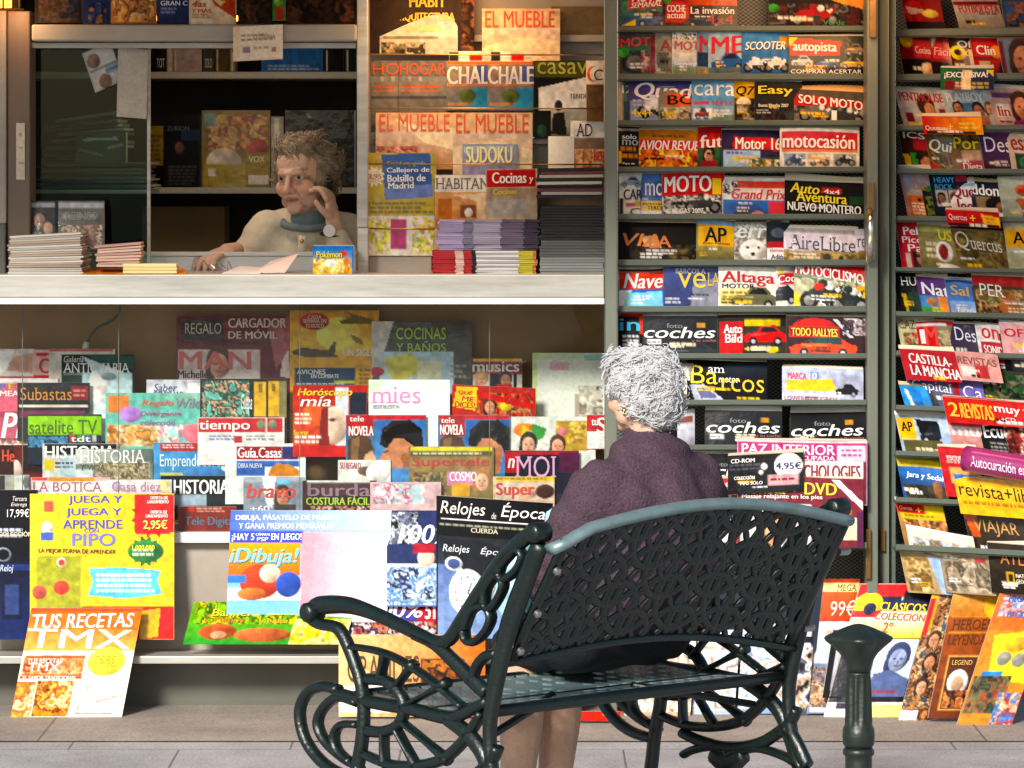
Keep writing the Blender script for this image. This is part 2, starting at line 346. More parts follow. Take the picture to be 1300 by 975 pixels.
    for li, t in enumerate(text):
        s, a, b, cc, e, tc = t[:6]; fl = t[6] if len(t) > 6 else 'b'; tv, tf = glyphs(s, fl); slope = t[7] if len(t) > 7 else 0
        passes = [(.9, lin('k'), .0012)] if 's' in fl else []
        bd = .03*(e-cc) if 'b' in fl else 0
        passes += [(-bd, lin(tc), .0019+.0002*li), (bd, lin(tc), .00196+.0002*li)] if bd else [(0, lin(tc), .0019+.0002*li)]
        for dx, kc, off in passes:
            uu = (a+dx+tv[:, 0]*(b-a)-x0)/w; vv = (e+(dx if off < .0019 else 0)-tv[:, 1]*(e-cc)+slope*tv[:, 0]-y0)/h; q = pos(uu, vv, off); n1 = len(V)
            V += q.tolist(); CL += [list(np.clip(kc, 0, .84))]*len(q); F += [[i+n1 for i in f] for f in tf]
    V = np.array(V); org = Vector(pos(np.array(.5), np.array(1.)).tolist())
    me = bpy.data.meshes.new(c['name']); me.from_pydata((V-np.array(org)).tolist(), [], F); me.update()
    at = me.color_attributes.new('Col', 'FLOAT_COLOR', 'POINT'); at.data.foreach_set('color', np.hstack([np.array(CL), np.ones((len(CL), 1))]).astype(np.float32).ravel())
    me.polygons.foreach_set('use_smooth', [True]*(nx*ny)+[False]*(len(F)-nx*ny)); me.materials.append(M[surf])
    o = bpy.data.objects.new(c['name'], me); o.location = org; link(o, parent)
    lo = loc or c['loc']
    if parent is None: tag(o, label or (d+', '+lo if lo else d), c['cat'], c['group'])
    if pages:                                                  # the thick top edge of the block of pages
        hl, hr = pages[:2]; pc = lin(pages[2] if len(pages) > 2 else 'cr'); nn = 10; rows = 7; pv = []; pf = []; pcl = []
        for r in range(rows+1):
            f = r/rows
            for i in range(nn+1):
                uu = i/nn; hh = (hl*(1-uu)+hr*uu)*(1+.12*math.sin(5*uu+ph)); q = pos(np.array(uu*(1-.02*f)+.01*f), np.array(-f*hh/h))
                yy = q[1]+.010*f; p0 = P(x0+(uu*(1-.02*f)+.01*f)*w-sx*f*hh/h, y0+uu*sy-f*hh, yy); pv.append(p0); s2 = .8+.2*(r % 2)+rnd.uniform(-.05, .05); pcl.append([*(np.clip(pc*s2, 0, .84)), 1])
        for r in range(rows):
            for i in range(nn): a0 = r*(nn+1)+i; pf.append((a0, a0+1, a0+nn+2, a0+nn+1))
        po = mesh_obj('pages', pv, pf, M['matt'], o, solid=.002); at = po.data.color_attributes.new('Col', 'FLOAT_COLOR', 'POINT')
        at.data.foreach_set('color', np.array(pcl, np.float32).ravel())
    return o
ORD = ['top', 'second', 'third', 'fourth', 'fifth', 'sixth', 'seventh', 'eighth', 'ninth', 'tenth', 'eleventh', 'twelfth', 'thirteenth']
# ================================================================ ground
def ground():
    def paving(name, c1, c2, bw, bh, mort, off=.5):
        mm = mat(name, c1, rough=.75, bump=.3, bscale=60); t = mm.node_tree; N, L = t.nodes, t.links; b = N['Principled BSDF']
        tc = N.new('ShaderNodeTexCoord'); br = N.new('ShaderNodeTexBrick'); br.offset = off
        br.inputs['Scale'].default_value = 1; br.inputs['Brick Width'].default_value = bw; br.inputs['Row Height'].default_value = bh
        br.inputs['Mortar Size'].default_value = mort; br.inputs['Color1'].default_value = (*lin(c1), 1); br.inputs['Color2'].default_value = (*lin(c2), 1)
        br.inputs['Mortar'].default_value = (*(lin(c1)*.35), 1); L.new(tc.outputs['Object'], br.inputs['Vector'])
        nz = N.new('ShaderNodeTexNoise'); nz.inputs['Scale'].default_value = 3.2; nz.inputs['Detail'].default_value = 12; nz.inputs['Roughness'].default_value = .7; L.new(tc.outputs['Object'], nz.inputs['Vector'])
        r = N.new('ShaderNodeValToRGB'); r.color_ramp.elements[0].position = .3; r.color_ramp.elements[0].color = (.55, .55, .55, 1); r.color_ramp.elements[1].position = .7
        L.new(nz.outputs[0], r.inputs[0]); mx = N.new('ShaderNodeMix'); mx.data_type = 'RGBA'; mx.blend_type = 'MULTIPLY'; mx.inputs['Factor'].default_value = 1
        g2 = N.new('ShaderNodeTexNoise'); g2.inputs['Scale'].default_value = 130; g2.inputs['Detail'].default_value = 3; L.new(tc.outputs['Object'], g2.inputs['Vector'])
        gr = N.new('ShaderNodeMapRange'); gr.inputs['From Min'].default_value = .3; gr.inputs['From Max'].default_value = .7; gr.inputs['To Min'].default_value = .62; gr.inputs['To Max'].default_value = 1.15; L.new(g2.outputs[0], gr.inputs[0])
        m3 = N.new('ShaderNodeMix'); m3.data_type = 'RGBA'; m3.blend_type = 'MULTIPLY'; m3.inputs['Factor'].default_value = 1; L.new(gr.outputs[0], m3.inputs['B'])
        L.new(br.outputs['Color'], mx.inputs['A']); L.new(r.outputs[0], mx.inputs['B']); L.new(mx.outputs['Result'], m3.inputs['A']); L.new(m3.outputs['Result'], b.inputs['Base Color']); return mm
    gm = paving('grey_paving', '#bab7b8', '#b4b1b3', .60, .40, .003); km = paving('tan_stone_course', '#aca096', '#a69a8f', 1.3, 1.4, .003, 0)
    MB().add([(-300, -300, -.004), (300, -300, -.004), (300, 300, -.004), (-300, 300, -.004)], [(0, 1, 2, 3)]).build('ground', mat('far_ground', '#77736c', rough=.9, noise=.2, nscale=.5))['kind'] = 'structure'
    MB().add([(-8, -2, 0), (8, -2, 0), (8, 11.75, 0), (-8, 11.75, 0)], [(0, 1, 2, 3)]).build('pavement', gm)['kind'] = 'structure'
    MB().add([(-8, 11.756, .002), (8, 11.756, .002), (8, 16, .002), (-8, 16, .002)], [(0, 1, 2, 3)]).build('stone_kerb_course', km)['kind'] = 'structure'
ground()

# ================================================================ kiosk
kio = empty('newsstand_kiosk', (-.3, 13.2, 0), 'grey metal newspaper kiosk with open serving window and glazed lower display', 'kiosk')
def kp(name, ma, *boxes, bevel=.002, **k):
    b = MB()
    for q in boxes: b.pbox(*q)
    return b.build(name, M[ma], kio, bevel=bevel, **k)
MB().box((-2.4, 10.80, 2.36), (1.55, 15.2, 2.46)).build('roof', M['frm'], kio, bevel=.01)
MB().box((.40, 10.30, 2.30), (1.95, 10.79, 2.345)).build('shade_flap', M['frm'], kio, bevel=.006)  # unseen flap added to keep the sun off the right rack
kp('frame_post', 'frm', (9, 38, 14, 350, 12.60, .16), bevel=.004)
kp('frame_post', 'bei', (-60, 7.6, -40, 284, 12.585, .3), bevel=.004)
kp('frame_post', 'plin', (-60, 7.2, 284, 349, 12.58, .3), bevel=.004)
kp('header_beam', 'bei', (40, 452.5, 31, 52, 12.56, .22), bevel=.006)
kp('window_frame', 'alu', (38.5, 452.4, 54, 61, 12.66, .06), (186.5, 191, 61.5, 345, 12.745, .014), (38.5, 44, 61.5, 345, 12.745, .02))
kp('mullion', 'alu', (453, 467, -40, 289, 12.60, .14), (453.6, 467.4, 289.5, 348.5, 12.585, .16), bevel=.003)
kp('window_sill', 'wht', (38.5, 452, 320, 325, 12.84, .05), (38.5, 452, 325.2, 346, 12.85, .03))
kp('counter', 'alu', (-80, 767.5, 348.5, 378, 12.40, .46), bevel=.004)
kp('counter_edge', 'wht', (-80, 767.6, 378.4, 386.5, 12.385, .05), bevel=.003)
kp('counter_soffit', 'brd', (-80, 767, 379.5, 384, 12.437, .5), bevel=0)
kp('display_back', 'brd', (-80, 767, 385, 700, 12.86, .02), bevel=0)
kp('display_step', 'wht', (-80, 767, 676, 689.5, 12.52, .33), bevel=.003)
for yy, Y in ((575, 12.79), (622, 12.72)): kp('display_tier', 'pane', (-70, 766, yy, yy+1.5, Y, .07), bevel=0)
kp('front_panel', 'bei', (-80, 767, 690, 832, 12.56, .05), bevel=0)
kp('base_shelf', 'alu', (-80, 770, 833, 843, 12.38, .22), bevel=.003)
kp('plinth', 'plin', (-80, 1130, 843.6, 900, 12.53, .3), (1130, 1140, 700, 905, 12.8, .3), bevel=0)
kp('seam_strip', 'plin', (28, 29, 387, 676, 12.528, .004), (150, 151, 387, 676, 12.528, .004), (380, 381, 387, 676, 12.528, .004), (621, 622, 387, 676, 12.528, .004), bevel=0)
kp('display_glass', 'pane', (-75, 766, 388, 675, 12.533, .004), bevel=0)
kp('window_glass', 'teal', (44.2, 186.3, 61.5, 345, 12.75, .004), bevel=0)
# interior of the serving booth
kp('interior_wall', 'dark', (-60, 470, -60, 900, 14.3, .04), bevel=0)
kp('interior_side_wall', 'dark', (-120, -100, -60, 900, 12.75, 1.6), bevel=0)
kp('interior_side_wall', 'shelf', (470, 476, -60, 349, 13.0, 1.3), bevel=0)
kp('interior_ceiling', 'wht', (-110, 475, -60, -52, 12.9, 1.4), bevel=0)
kp('interior_shelf', 'shelf', (20, 455, 91, 100, 13.75, .4), bevel=.003)
kp('interior_shelf', 'shelf', (150, 455, 238, 246, 13.75, .4), bevel=.003)
kp('interior_drawers', 'brd', (180, 285, 262, 360, 14.0, .25), bevel=.003)
# sloped display beside the window
kp('display_case', 'bei', (468.5, 767, 175, 349, 12.80, .12), (468.5, 767, -40, 174, 12.86, .06), (600, 767, 44, 53, 12.80, .055), (468.5, 767, 176, 183, 12.755, .04), (468.5, 548, 326, 348, 12.66, .13), bevel=.002)
for y in (69, 137, 208, 290):
    x1 = 556 if y == 290 else 766
    MB().tube([P(468, y, 12.66), P((468+x1)/2, y+.6, 12.655), P(x1, y+.8, 12.66)], .0022, 6).build('display_rod', M['rod'], kio, smooth=True)
kp('warm_panel', 'rust', (700, 767, 8, 46, 12.84, .015), bevel=0)
# lamp glowing under the roof at the left corner
lm = empty('corner_lamp', P(4, 14, 12.5), 'orange glowing lamp in a wire guard at the top left corner of the kiosk', 'lamp')
MB().pbox(-30, 14, -30, 9, 12.5, .05).build('bulb', M['lamp'], lm, bevel=.004)
b = MB()
for x in (-20, -8, 4, 16, 25): b.tube([P(x, -32, 12.47), P(x, 13, 12.47)], .003, 6)
b.tube([P(-40, 12, 12.47), P(30, 12, 12.47)], .004, 6); b.build('guard', M['rust'], lm)
def warm(name, loc, e, size=.12, tgt=None):
    l = bpy.data.lights.new(name, 'AREA'); l.energy = e; l.color = (1, .60, .27); l.size = size; o = bpy.data.objects.new(name, l); o.location = loc
    d = (Vector(tgt)-Vector(loc)) if tgt else Vector((0, 0, -1)); o.rotation_euler = d.to_track_quat('-Z', 'Y').to_euler(); COL.objects.link(o); return o
warm('corner_lamp_light', P(22, 12, 12.5), .25, .1, P(120, 90, 12.7))
MB().pbox(180, 330, 20, 26, 12.98, .06).build('strip_lamp', M['lamp'], kio)  # added fixture for the vendor's fill light, hidden behind the beam
# warm fitting inside the top of the display case
lf = MB().pbox(500, 640, -34, -28, 12.62, .06).build('strip_lamp', M['lamp'], kio)
warm('booth_fill_light', P(250, 30, 12.98), 1.5, .3, P(390, 260, 13.1)).data.color = (1, .84, .66)  # unseen fill light added to brighten the vendor
warm('strip_lamp_light', P(560, -20, 12.5), 2.2, .25, P(590, 200, 12.75))
lf = MB().pbox(820, 1240, -44, -38, 12.10, .06).build('strip_lamp', M['lamp'], kio)
warm('strip_lamp_light', P(1040, -34, 12.12), 2.6, .4, P(1000, 200, 12.5))

# ================================================================ racks
def rack_mid():
    r = empty('magazine_rack', P(940, 905, 12.45), 'tall grey green metal magazine rack with tiered shelves behind the bench', 'rack')
    q = lambda name, ma, *bs, bevel=.002: [MB().pbox(*b_).build(name, M[ma], r, bevel=bevel) for b_ in bs]
    q('post', 'post', (768.5, 784, -50, 905, 12.35, .14), (1101, 1115, -50, 905, 12.35, .14), bevel=.004)
    q('mesh_back', 'mesh', (784.5, 1100.5, -50, 745, 12.64, .008), bevel=0)
    for n, (a, b_) in enumerate(((32, 40), (93, 102), (152, 160), (211, 219), (271, 279), (329, 338), (388, 397), (448, 456), (507, 515), (564, 572), (628, 637), (688, 697))):
        L = 12.52-.02*n; z = MB().pbox(784.5, 1100.5, a+.5, b_-1, L, .006); z.pbox(784.5, 1100.5, b_-1, b_+.6, L+.0065, 12.635-L-.0065); z.build('shelf', M['rack'], r, bevel=.0015)
    q('hinge', 'rust', (1104, 1113, -5, 48, 12.335, .012), (1103, 1111, 232, 268, 12.335, .012), (1099, 1106, 672, 735, 12.335, .012))
    z = MB(); z.tube(spline([P(1104, 268, 12.33), P(1105, 280, 12.29), P(1105.5, 300, 12.285), P(1104, 318, 12.29), P(1103, 330, 12.33)], 5), .011, 8); z.build('handle', M['chrome'], r, smooth=True)
rack_mid()
YR = lambda px: 12.42-.0012*(px-1134)
def rack_right():
    r = empty('magazine_rack', P(1210, 905, 12.4), 'second grey green magazine rack angled towards the street at the right edge', 'rack')
    def rb(x0, x1, y0, y1, off, D, z=None):
        z = z or MB(); a, c = P(x0, y0, YR(x0)+off), P(x0, y1, YR(x0)+off); e = P(x1, 0, YR(x1)+off)
        vs = [(a.x, a.y, c.z), (e.x, e.y, c.z), (e.x, e.y+D, c.z), (a.x, a.y+D, c.z), (a.x, a.y, a.z), (e.x, e.y, a.z), (e.x, e.y+D, a.z), (a.x, a.y+D, a.z)]
        return z.add(vs, [(0, 3, 2, 1), (4, 5, 6, 7), (0, 1, 5, 4), (1, 2, 6, 5), (2, 3, 7, 6), (3, 0, 4, 7)])
    rb(1116, 1129, -50, 905, -.03, .12).build('post', M['post'], r, bevel=.004)
    rb(1129.4, 1137, -50, 905, .0, .12).build('post', M['rack'], r, bevel=.003)
    rb(1330, 1345, -50, 890, -.01, .12).build('post', M['post'], r, bevel=.004)
    rb(1137.3, 1329.5, -50, 760, .27, .008).build('mesh_back', M['mesh'], r)
    for n, (a, b_) in enumerate(((36, 47), (93, 103), (158, 166), (213, 221), (273, 281), (338, 345), (394, 402), (444, 452), (513, 521), (571, 579), (630, 638), (690, 699))):
        of = .10-.02*n; z = rb(1137.3, 1329.5, a+1, b_-1, of, .006); rb(1137.3, 1329.5, b_-1, b_+.6, of+.0065, .258-of, z); z.build('shelf', M['rack'], r, bevel=.0015)
    rb(1117, 1124, 672, 700, -.045, .012).build('hinge', M['rust'], r, bevel=.002)
rack_right()
# ================================================================ magazines, middle rack
def row(n, rack='middle rack', Y=12.578, lean=.014, group='magazines on the middle rack', dyp=0., Y0x=0):
    Y -= .02*n
    ctx.update(auto=1, slope=0, loc=f'{rack}, {ORD[n]} row', Y=Y, lean=lean, group=group, n=0, step=.006, cat='magazine', name='magazine', dyp=dyp, Y0x=Y0x)
def foto(x0, x1, y0, y1, d, w=None, **k):                       # the black car magazine that fills several pockets
    s = (x1-x0)/94.; f = lambda a: x0+a*s
    m(x0, x1, y0, y1+3, '#17171a', d, [('R', '#b98a1c', f(68), y0+7, f(78), y0+13), ('R', 'w', f(6), y0+29, f(23), y0+35), ('L', 'dg', f(7), y0+30.5, f(22), y0+34, 1), ('C', '#2e3338', f(26), y0+32, f(96), y0+54), ('R', '#0c0c0e', x0, y0+47, x1, y0+60)],
      [('foto', f(30), f(50), y0+8, y0+14, '#77777a', 'b'), ('coches', f(2), f(91), y0+12.5, y0+27, 'w', 'bi'), ('y tu coche', f(62), f(92), y0+28, y0+33, '#8a5a5a', 'b')], **k)
row(0)
m(788, 850, -18, 34, '#3d6b4e', 'car weekly with red slanted band over green and blue', [('V', '#4f7f4a', '#1d4b86', 788, 2, 850, 36), ('P', 'r', [(799, -8), (843, -14), (840, 8), (797, 12)]), ('P', 'y', [(788, 34), (830, 12), (838, 16), (800, 36)]), ('C', '#2d6a9f', 806, 12, 850, 34)], [('AUTO', 802, 842, -12, 2, 'w', 'bi'), ('SEMANAL', 801, 840, 3, 10, 'w', 'bi', -2)])
m(842, 936, -20, 34, '#1f242c', 'dark car magazine with red square title and orange top strip', [('R', '#c2571c', 870, -20, 936, 6), ('R', 'r', 845, 0, 875, 28), ('C', '#31445c', 868, 14, 920, 34), ('E', 'g', 847, 0, 5, 4)], [('COCHE', 847, 870, 6, 15, 'w'), ('actual', 847, 870, 15, 23, 'w'), ('La invasión', 877, 932, 8, 17, 'w'), ('4x4', 897, 931, 18, 30, '#a3202a', 'b')])
m(976, 1100, -14, 34, '#241d20', 'dark motocross magazine with red bike and green title corner', [('B', 976, 4, 1100, 34, ['#3a2a30', '#5d2028', '#15151a', '#6d6a68'], 30, 9), ('M', '#a01c24', 1000, 4, 1070, 34), ('E', 'g', 982, 10, 8, 5), ('P', '#e8a050', [(1040, -8), (1100, -2), (1100, 12), (1062, 2)])], [('Verde', 1045, 1072, 25, 31, '#2f8f4a')], pages=(10, 18, '#e0a060'))  # orange page edge paints warm lamplight on the top
row(1)
m(786, 836, 43, 94, '#4a4540', 'motorcycle magazine with dirty red title and big front wheel', [('R', '#2f6a4a', 786, 58, 836, 66), ('E', 'k', 805, 80, 16, 15), ('E', '#5a5450', 805, 80, 10, 9), ('E', 'g', 792, 67, 7, 6), ('B', 815, 66, 836, 92, ['#8a2a30', '#b0a8a4', 'dg'], 20, 5)], [('MOT', 788, 825, 49, 60, 'r', 'b')], pages=(3, 4))
m(825, 858, 42, 94, '#8f948a', 'grey magazine with red letter and maroon spine', [('R', '#7c2a30', 825, 42, 832, 94), ('B', 834, 66, 858, 92, ['#6c6860', '#aaa698', '#515a52'], 18, 6)], [('A', 838, 853, 50, 64, '#8c2a34')])
m(853, 889, 41, 94, '#c9c5bc', 'white magazine with chequered top and faded red title', [('B', 853, 42, 889, 49, ['k', 'w'], 40, 2), ('V', '#dcd8d0', '#8ca4bb', 853, 66, 889, 84), ('R', '#7a8f70', 853, 84, 889, 94)], [('MOT', 857, 888, 51, 62, '#b5464e'), ('Lamborgh', 857, 886, 78, 83, '#f0eeea')], pages=(4, 4))
m(885, 904, 42, 94, '#7f9ab6', 'blue sliver of a car magazine with red initial', [('R', '#28425f', 885, 66, 904, 84), ('R', '#a08a5a', 885, 86, 904, 94)], [('M', 889, 903, 45, 66, '#b02a34')])
m(899, 945, 41, 94, '#a9bfcf', 'pale blue car magazine with large red initials', [('C', '#2b5fa0', 902, 66, 946, 90), ('R', '#5d6d74', 899, 86, 945, 94)], [('ME', 904, 943, 46, 68, '#c22430', 'b')], pages=(4, 5, '#efb890'))
m(942, 1003, 41, 94, '#4c86c2', 'blue scooter magazine with white title and two white scooters', [('V', '#5590c8', '#2f5f92', 942, 41, 1003, 94), ('R', '#b58a28', 990, 46, 1003, 60), ('M', '#d8dade', 944, 72, 974, 92), ('M', '#e4e2dc', 970, 72, 1002, 92)], [('SCOOTER', 946, 997, 53, 63, 'w', 'bis')])
m(1001, 1099, 47, 94, '#22302f', 'dark motoring weekly with slanted red title box and three small cars', [('P', '#c81e28', [(1002, 48), (1068, 52), (1066, 71), (1003, 70)]), ('P', 'y', [(1001, 47), (1013, 47), (1003, 60)]), ('C', '#b9bcc0', 1004, 70, 1032, 84), ('C', '#4a6aa0', 1036, 72, 1066, 86), ('C', '#c0982c', 1066, 72, 1097, 86), ('C', '#8f7a60', 1072, 54, 1097, 70), ('R', '#15191b', 1001, 86, 1099, 94)], [('autopista', 1007, 1062, 53, 68, 'w', 'b', 1), ('COMPRAR ACERTAR', 1004, 1094, 88, 93, 'w', 'n')], pages=(1, 2))
row(2)
m(785, 802, 104, 154, '#5d7a7c', 'narrow teal magazine with white numerals at the left', [('R', '#b7a890', 785, 104, 791, 154), ('R', '#39505c', 792, 128, 802, 154)], [('12', 790, 801, 108, 118, 'w')])
m(798, 882, 101, 154, '#574a86', 'purple quad bike magazine with slanted white title', [('R', '#8fa0c6', 800, 128, 838, 154), ('R', '#413a70', 798, 101, 882, 107), ('M', '#d8dbe6', 812, 120, 848, 150), ('L', '#c9cadb', 803, 126, 830, 136, 2)], [('Quad', 806, 880, 105, 127, 'w', 'bi'), ('4x4+', 802, 828, 138, 148, '#e8d030')], pages=(2, 3, '#eab080'))
m(836, 881, 114, 154, '#8a8474', 'beige magazine with black letters on an orange block', [('R', '#d9642a', 846, 119, 881, 135), ('V', '#b9ae98', '#6d6a58', 838, 136, 881, 154), ('R', '#3a3830', 838, 140, 860, 150), ('B', 840, 138, 880, 152, ['#9a917c', '#57523f', '#ccc0a4'], 14, 6)], [('BC', 848, 880, 121, 133, 'k'), ('Euro', 841, 858, 142, 147, '#d8c43c')])
m(878, 936, 103, 154, '#6fa6cf', 'light blue motorhome magazine with soft white title', [('V', '#5c9acb', '#a8bfc6', 878, 124, 936, 150), ('R', '#b8454e', 880, 129, 900, 133), ('R', 'w', 880, 138, 904, 150), ('C', '#8b2430', 882, 136, 900, 151), ('R', '#6e8f80', 904, 146, 936, 154)], [('cara', 881, 933, 108, 122, 'w', 'n'), ('NUEVA', 905, 930, 128, 134, '#a84a5c')], pages=(2, 2))
m(932, 963, 106, 154, '#c49a26', 'yellow off-road magazine with black figure', [('R', '#2a2a1c', 932, 124, 963, 154), ('E', '#d9c8a8', 944, 130, 9, 7), ('E', '#e2b628', 939, 117, 5, 5), ('B', 936, 132, 962, 152, ['#18181a', '#b9b09a', '#6b5a20'], 16, 5)], [('Q7', 935, 958, 109, 122, '#15130c', 'bi')])
m(958, 1018, 106, 154, '#2b2a26', 'black custom bike magazine with yellow slanted title', [('E', '#15181a', 985, 149, 16, 11), ('E', '#7d8b94', 985, 149, 9, 6), ('B', 962, 138, 1018, 154, ['#1d2124', '#3d4447', '#4a1f16'], 12, 6)], [('Easy', 963, 1006, 110, 123, '#e6cf2c', 'bs'), ('Buena Marcha 2007', 963, 1001, 132, 136, '#d8d4cc')])
m(1008, 1099, 116, 154, '#58524a', 'grey and red motorcycle weekly with sport bike filling its cover', [('P', '#b5202c', [(1008, 118), (1099, 126), (1099, 138), (1008, 133)]), ('B', 1008, 134, 1098, 154, ['#7a746a', '#3c3a36', '#8e8a80'], 20, 9), ('M', '#77736b', 1012, 130, 1064, 154), ('M', '#3b3c3c', 1050, 132, 1098, 156)], [('SOLO MOTO', 1014, 1095, 119, 130, 'w', 'b', 6), ('1', 1056, 1062, 138, 150, 'w')], sy=4, pages=(4, 9, '#e8b070'))  # warm lamplight on the top edge is put into the page colour
row(3)
m(785, 814, 163, 214, '#22242a', 'dark car magazine sliver with orange small print', [('L', '#c8862c', 788, 185, 813, 203, 2), ('R', '#e2c22c', 786, 192, 789, 207), ('R', '#b9b4a4', 785, 163, 814, 166)], [('solo', 790, 808, 170, 176, 'w'), ('mo', 790, 810, 177, 184, '#8fa6bd'), ('Tipo de', 790, 806, 206, 209, 'w')], pages=(2, 3))
m(811, 889, 166, 214, '#c98222', 'aviation magazine with white slanted title over orange flames', [('P', '#cf2028', [(813, 177), (889, 179), (889, 191), (811, 191)]), ('V', '#d8981e', '#8a3a10', 811, 191, 889, 214), ('B', 811, 190, 889, 212, ['#e8b428', '#c84a14', '#f0cc4a', '#8a2a10', '#d87818'], 40, 10), ('L', '#7a4a16', 828, 171, 880, 176, 1)], [('AVION REVUE', 812, 888, 178, 190, 'w', 'bi')], pages=(5, 5))
m(886, 922, 164, 214, '#c8222c', 'red football weekly with white title and green pitch', [('R', '#9a2228', 886, 164, 922, 170), ('V', '#456b44', '#2c5a3a', 886, 188, 922, 214), ('F', 900, 197, 8, 'sk', 'k'), ('R', '#a02430', 890, 204, 910, 214)], [('fut', 889, 918, 172, 188, 'w', 'b')], pages=(3, 5, '#e09060'))
m(922, 1024, 158, 180, '#c9c7b6', 'pale motor magazine tucked behind with green corner', [('P', '#3c9070', [(990, 158), (1024, 160), (1024, 176)]), ('R', '#a33636', 1005, 160, 1024, 166)], [('Motor', 946, 990, 160, 169, '#7f98a4', 'bi')], Y=12.535)
m(916, 993, 167, 214, '#3a2f52', 'motor weekly with white title on red and pale blue lower half', [('P', '#c61f2c', [(932, 173), (992, 175), (992, 190), (930, 189)]), ('R', '#a8c6e2', 918, 190, 965, 214), ('C', '#3d4045', 960, 192, 993, 208), ('R', '#d8c24a', 930, 198, 962, 204), ('B', 950, 202, 993, 214, ['#d8d4c0', '#54604c', '#b8a038'], 14, 5), ('L', '#7f5fb0', 922, 191, 948, 197, 1)], [('Motor 16', 934, 991, 174, 189, 'w', 'bs')])
m(990, 1091, 166, 214, '#e2e0da', 'motorbike classifieds paper with red title and three boxed bikes', [('R', '#c2242c', 992, 168, 1089, 193), ('R', '#d98a3a', 992, 190, 1089, 193), ('R', '#8fa3b8', 995, 195, 1023, 211), ('R', '#d8b888', 1026, 195, 1054, 211), ('R', '#a8aaa4', 1058, 195, 1087, 211), ('M', '#35507c', 997, 196, 1022, 211), ('M', '#e0b020', 1028, 196, 1053, 211), ('M', '#2a2c2e', 1060, 196, 1086, 211)], [('motocasión', 994, 1085, 171, 188, 'w', 'b', 1)], pages=(3, 4))
row(4)
m(786, 816, 223, 274, '#dcdbd4', 'white magazine with black title and small silver car', [('C', '#9aa4ac', 787, 225, 815, 238), ('R', '#2a2c34', 786, 252, 791, 274), ('R', '#b8a838', 806, 255, 816, 262), ('R', '#c03a40', 795, 258, 806, 262)], [('CAR', 792, 815, 241, 254, 'k'), ('C', 800, 813, 264, 273, '#333338', 'n')], pages=(3, 5))
m(813, 844, 222, 274, '#4a78b4', 'blue motorhome magazine with yellow strip', [('R', '#e2c020', 814, 255, 843, 267), ('V', '#5a88c4', '#3a5a94', 813, 222, 844, 250), ('R', '#d8d8d2', 813, 267, 844, 274)], [('mo', 819, 842, 232, 248, 'w', 'n'), ('ESPECIAL', 816, 842, 257, 260, 'k'), ('TERCE', 822, 842, 261, 266, '#3a3010')], pages=(4, 7, '#e8c49a'))
m(840, 920, 220, 274, '#96938c', 'motocross magazine with white title on red and yellow numeral', [('R', '#cc1f28', 840, 220, 920, 250), ('R', '#e8e4da', 841, 251, 862, 262), ('B', 842, 250, 918, 272, ['#bdbab2', '#5c5a58', '#e2ded6', '#3a3836'], 34, 7), ('M', '#4a4846', 868, 246, 916, 272)], [('MOTO', 844, 903, 225, 245, 'w', 'bs'), ('1', 905, 915, 228, 248, 'y'), ('GAS GAS 2007', 847, 893, 265, 271, 'w', 'b')], pages=(2, 3, '#e8b890'))
m(917, 999, 227, 275, '#dddad4', 'racing magazine with red title on white above a blue helmet', [('R', '#cf4a22', 930, 229, 999, 238), ('B', 918, 230, 936, 246, ['k', 'w'], 30, 2.5), ('V', '#2c6fb8', '#1c3e78', 918, 254, 999, 275), ('E', '#1f4a90', 945, 268, 24, 12), ('E', '#18181c', 946, 271, 15, 6), ('R', '#c8242e', 976, 254, 999, 275), ('E', '#c78a60', 962, 271, 8, 4)], [('Grand Prix', 929, 998, 239, 252, '#c41c30', 'bi')], pages=(2, 2))
m(996, 1100, 231, 277, '#16181b', 'black off-road magazine with yellow title and dark car roof', [('P', '#b0202a', [(1044, 235), (1070, 236), (1068, 244), (1042, 243)]), ('R', '#24482c', 1078, 246, 1096, 256), ('C', '#2c3540', 1010, 259, 1090, 292), ('R', '#e4e2dc', 1084, 270, 1092, 275)], [('Auto', 1003, 1040, 230, 243, '#e2d42c', 'bi', 2), ('4x4', 1046, 1066, 237, 243, 'w', 'b', 1), ('Aventura', 1011, 1075, 241, 254, '#e2d42c', 'b', 2), ('NUEVO MONTERO', 1000, 1093, 255, 266, '#dfe3e2', 'b', 3)], sy=3, pages=(8, 8, '#efe2c4'))
row(5)
m(785, 887, 284, 333, '#1f1a18', 'dark curled travel magazine with copper coloured title', [('V', '#2b211c', '#15110f', 785, 284, 887, 333), ('B', 800, 310, 886, 332, ['#6a5a30', '#2e3a2c', '#3c2c20', '#101010'], 26, 8), ('P', '#e0b080', [(815, 300), (834, 298), (840, 314), (818, 313)])], [('VIA', 791, 838, 296, 312, '#e07f3a', 'bi'), ('LA', 824, 852, 298, 313, '#d8743a', 'b')], pages=(3, 6, '#e9c8a8'), curl=.01, sy=2)
m(884, 934, 281, 333, '#8f8a5a', 'car buying guide with black initials on a yellow square', [('R', '#f2b616', 886, 285, 932, 312), ('R', '#86b4dc', 884, 281, 934, 286), ('V', '#9a8f58', '#55522f', 884, 313, 934, 333), ('L', '#e6e2d2', 900, 314, 914, 319, 1)], [('AP', 895, 922, 289, 307, 'k', 'b'), ('Auto Pericial', 892, 926, 307, 310, '#463408')])
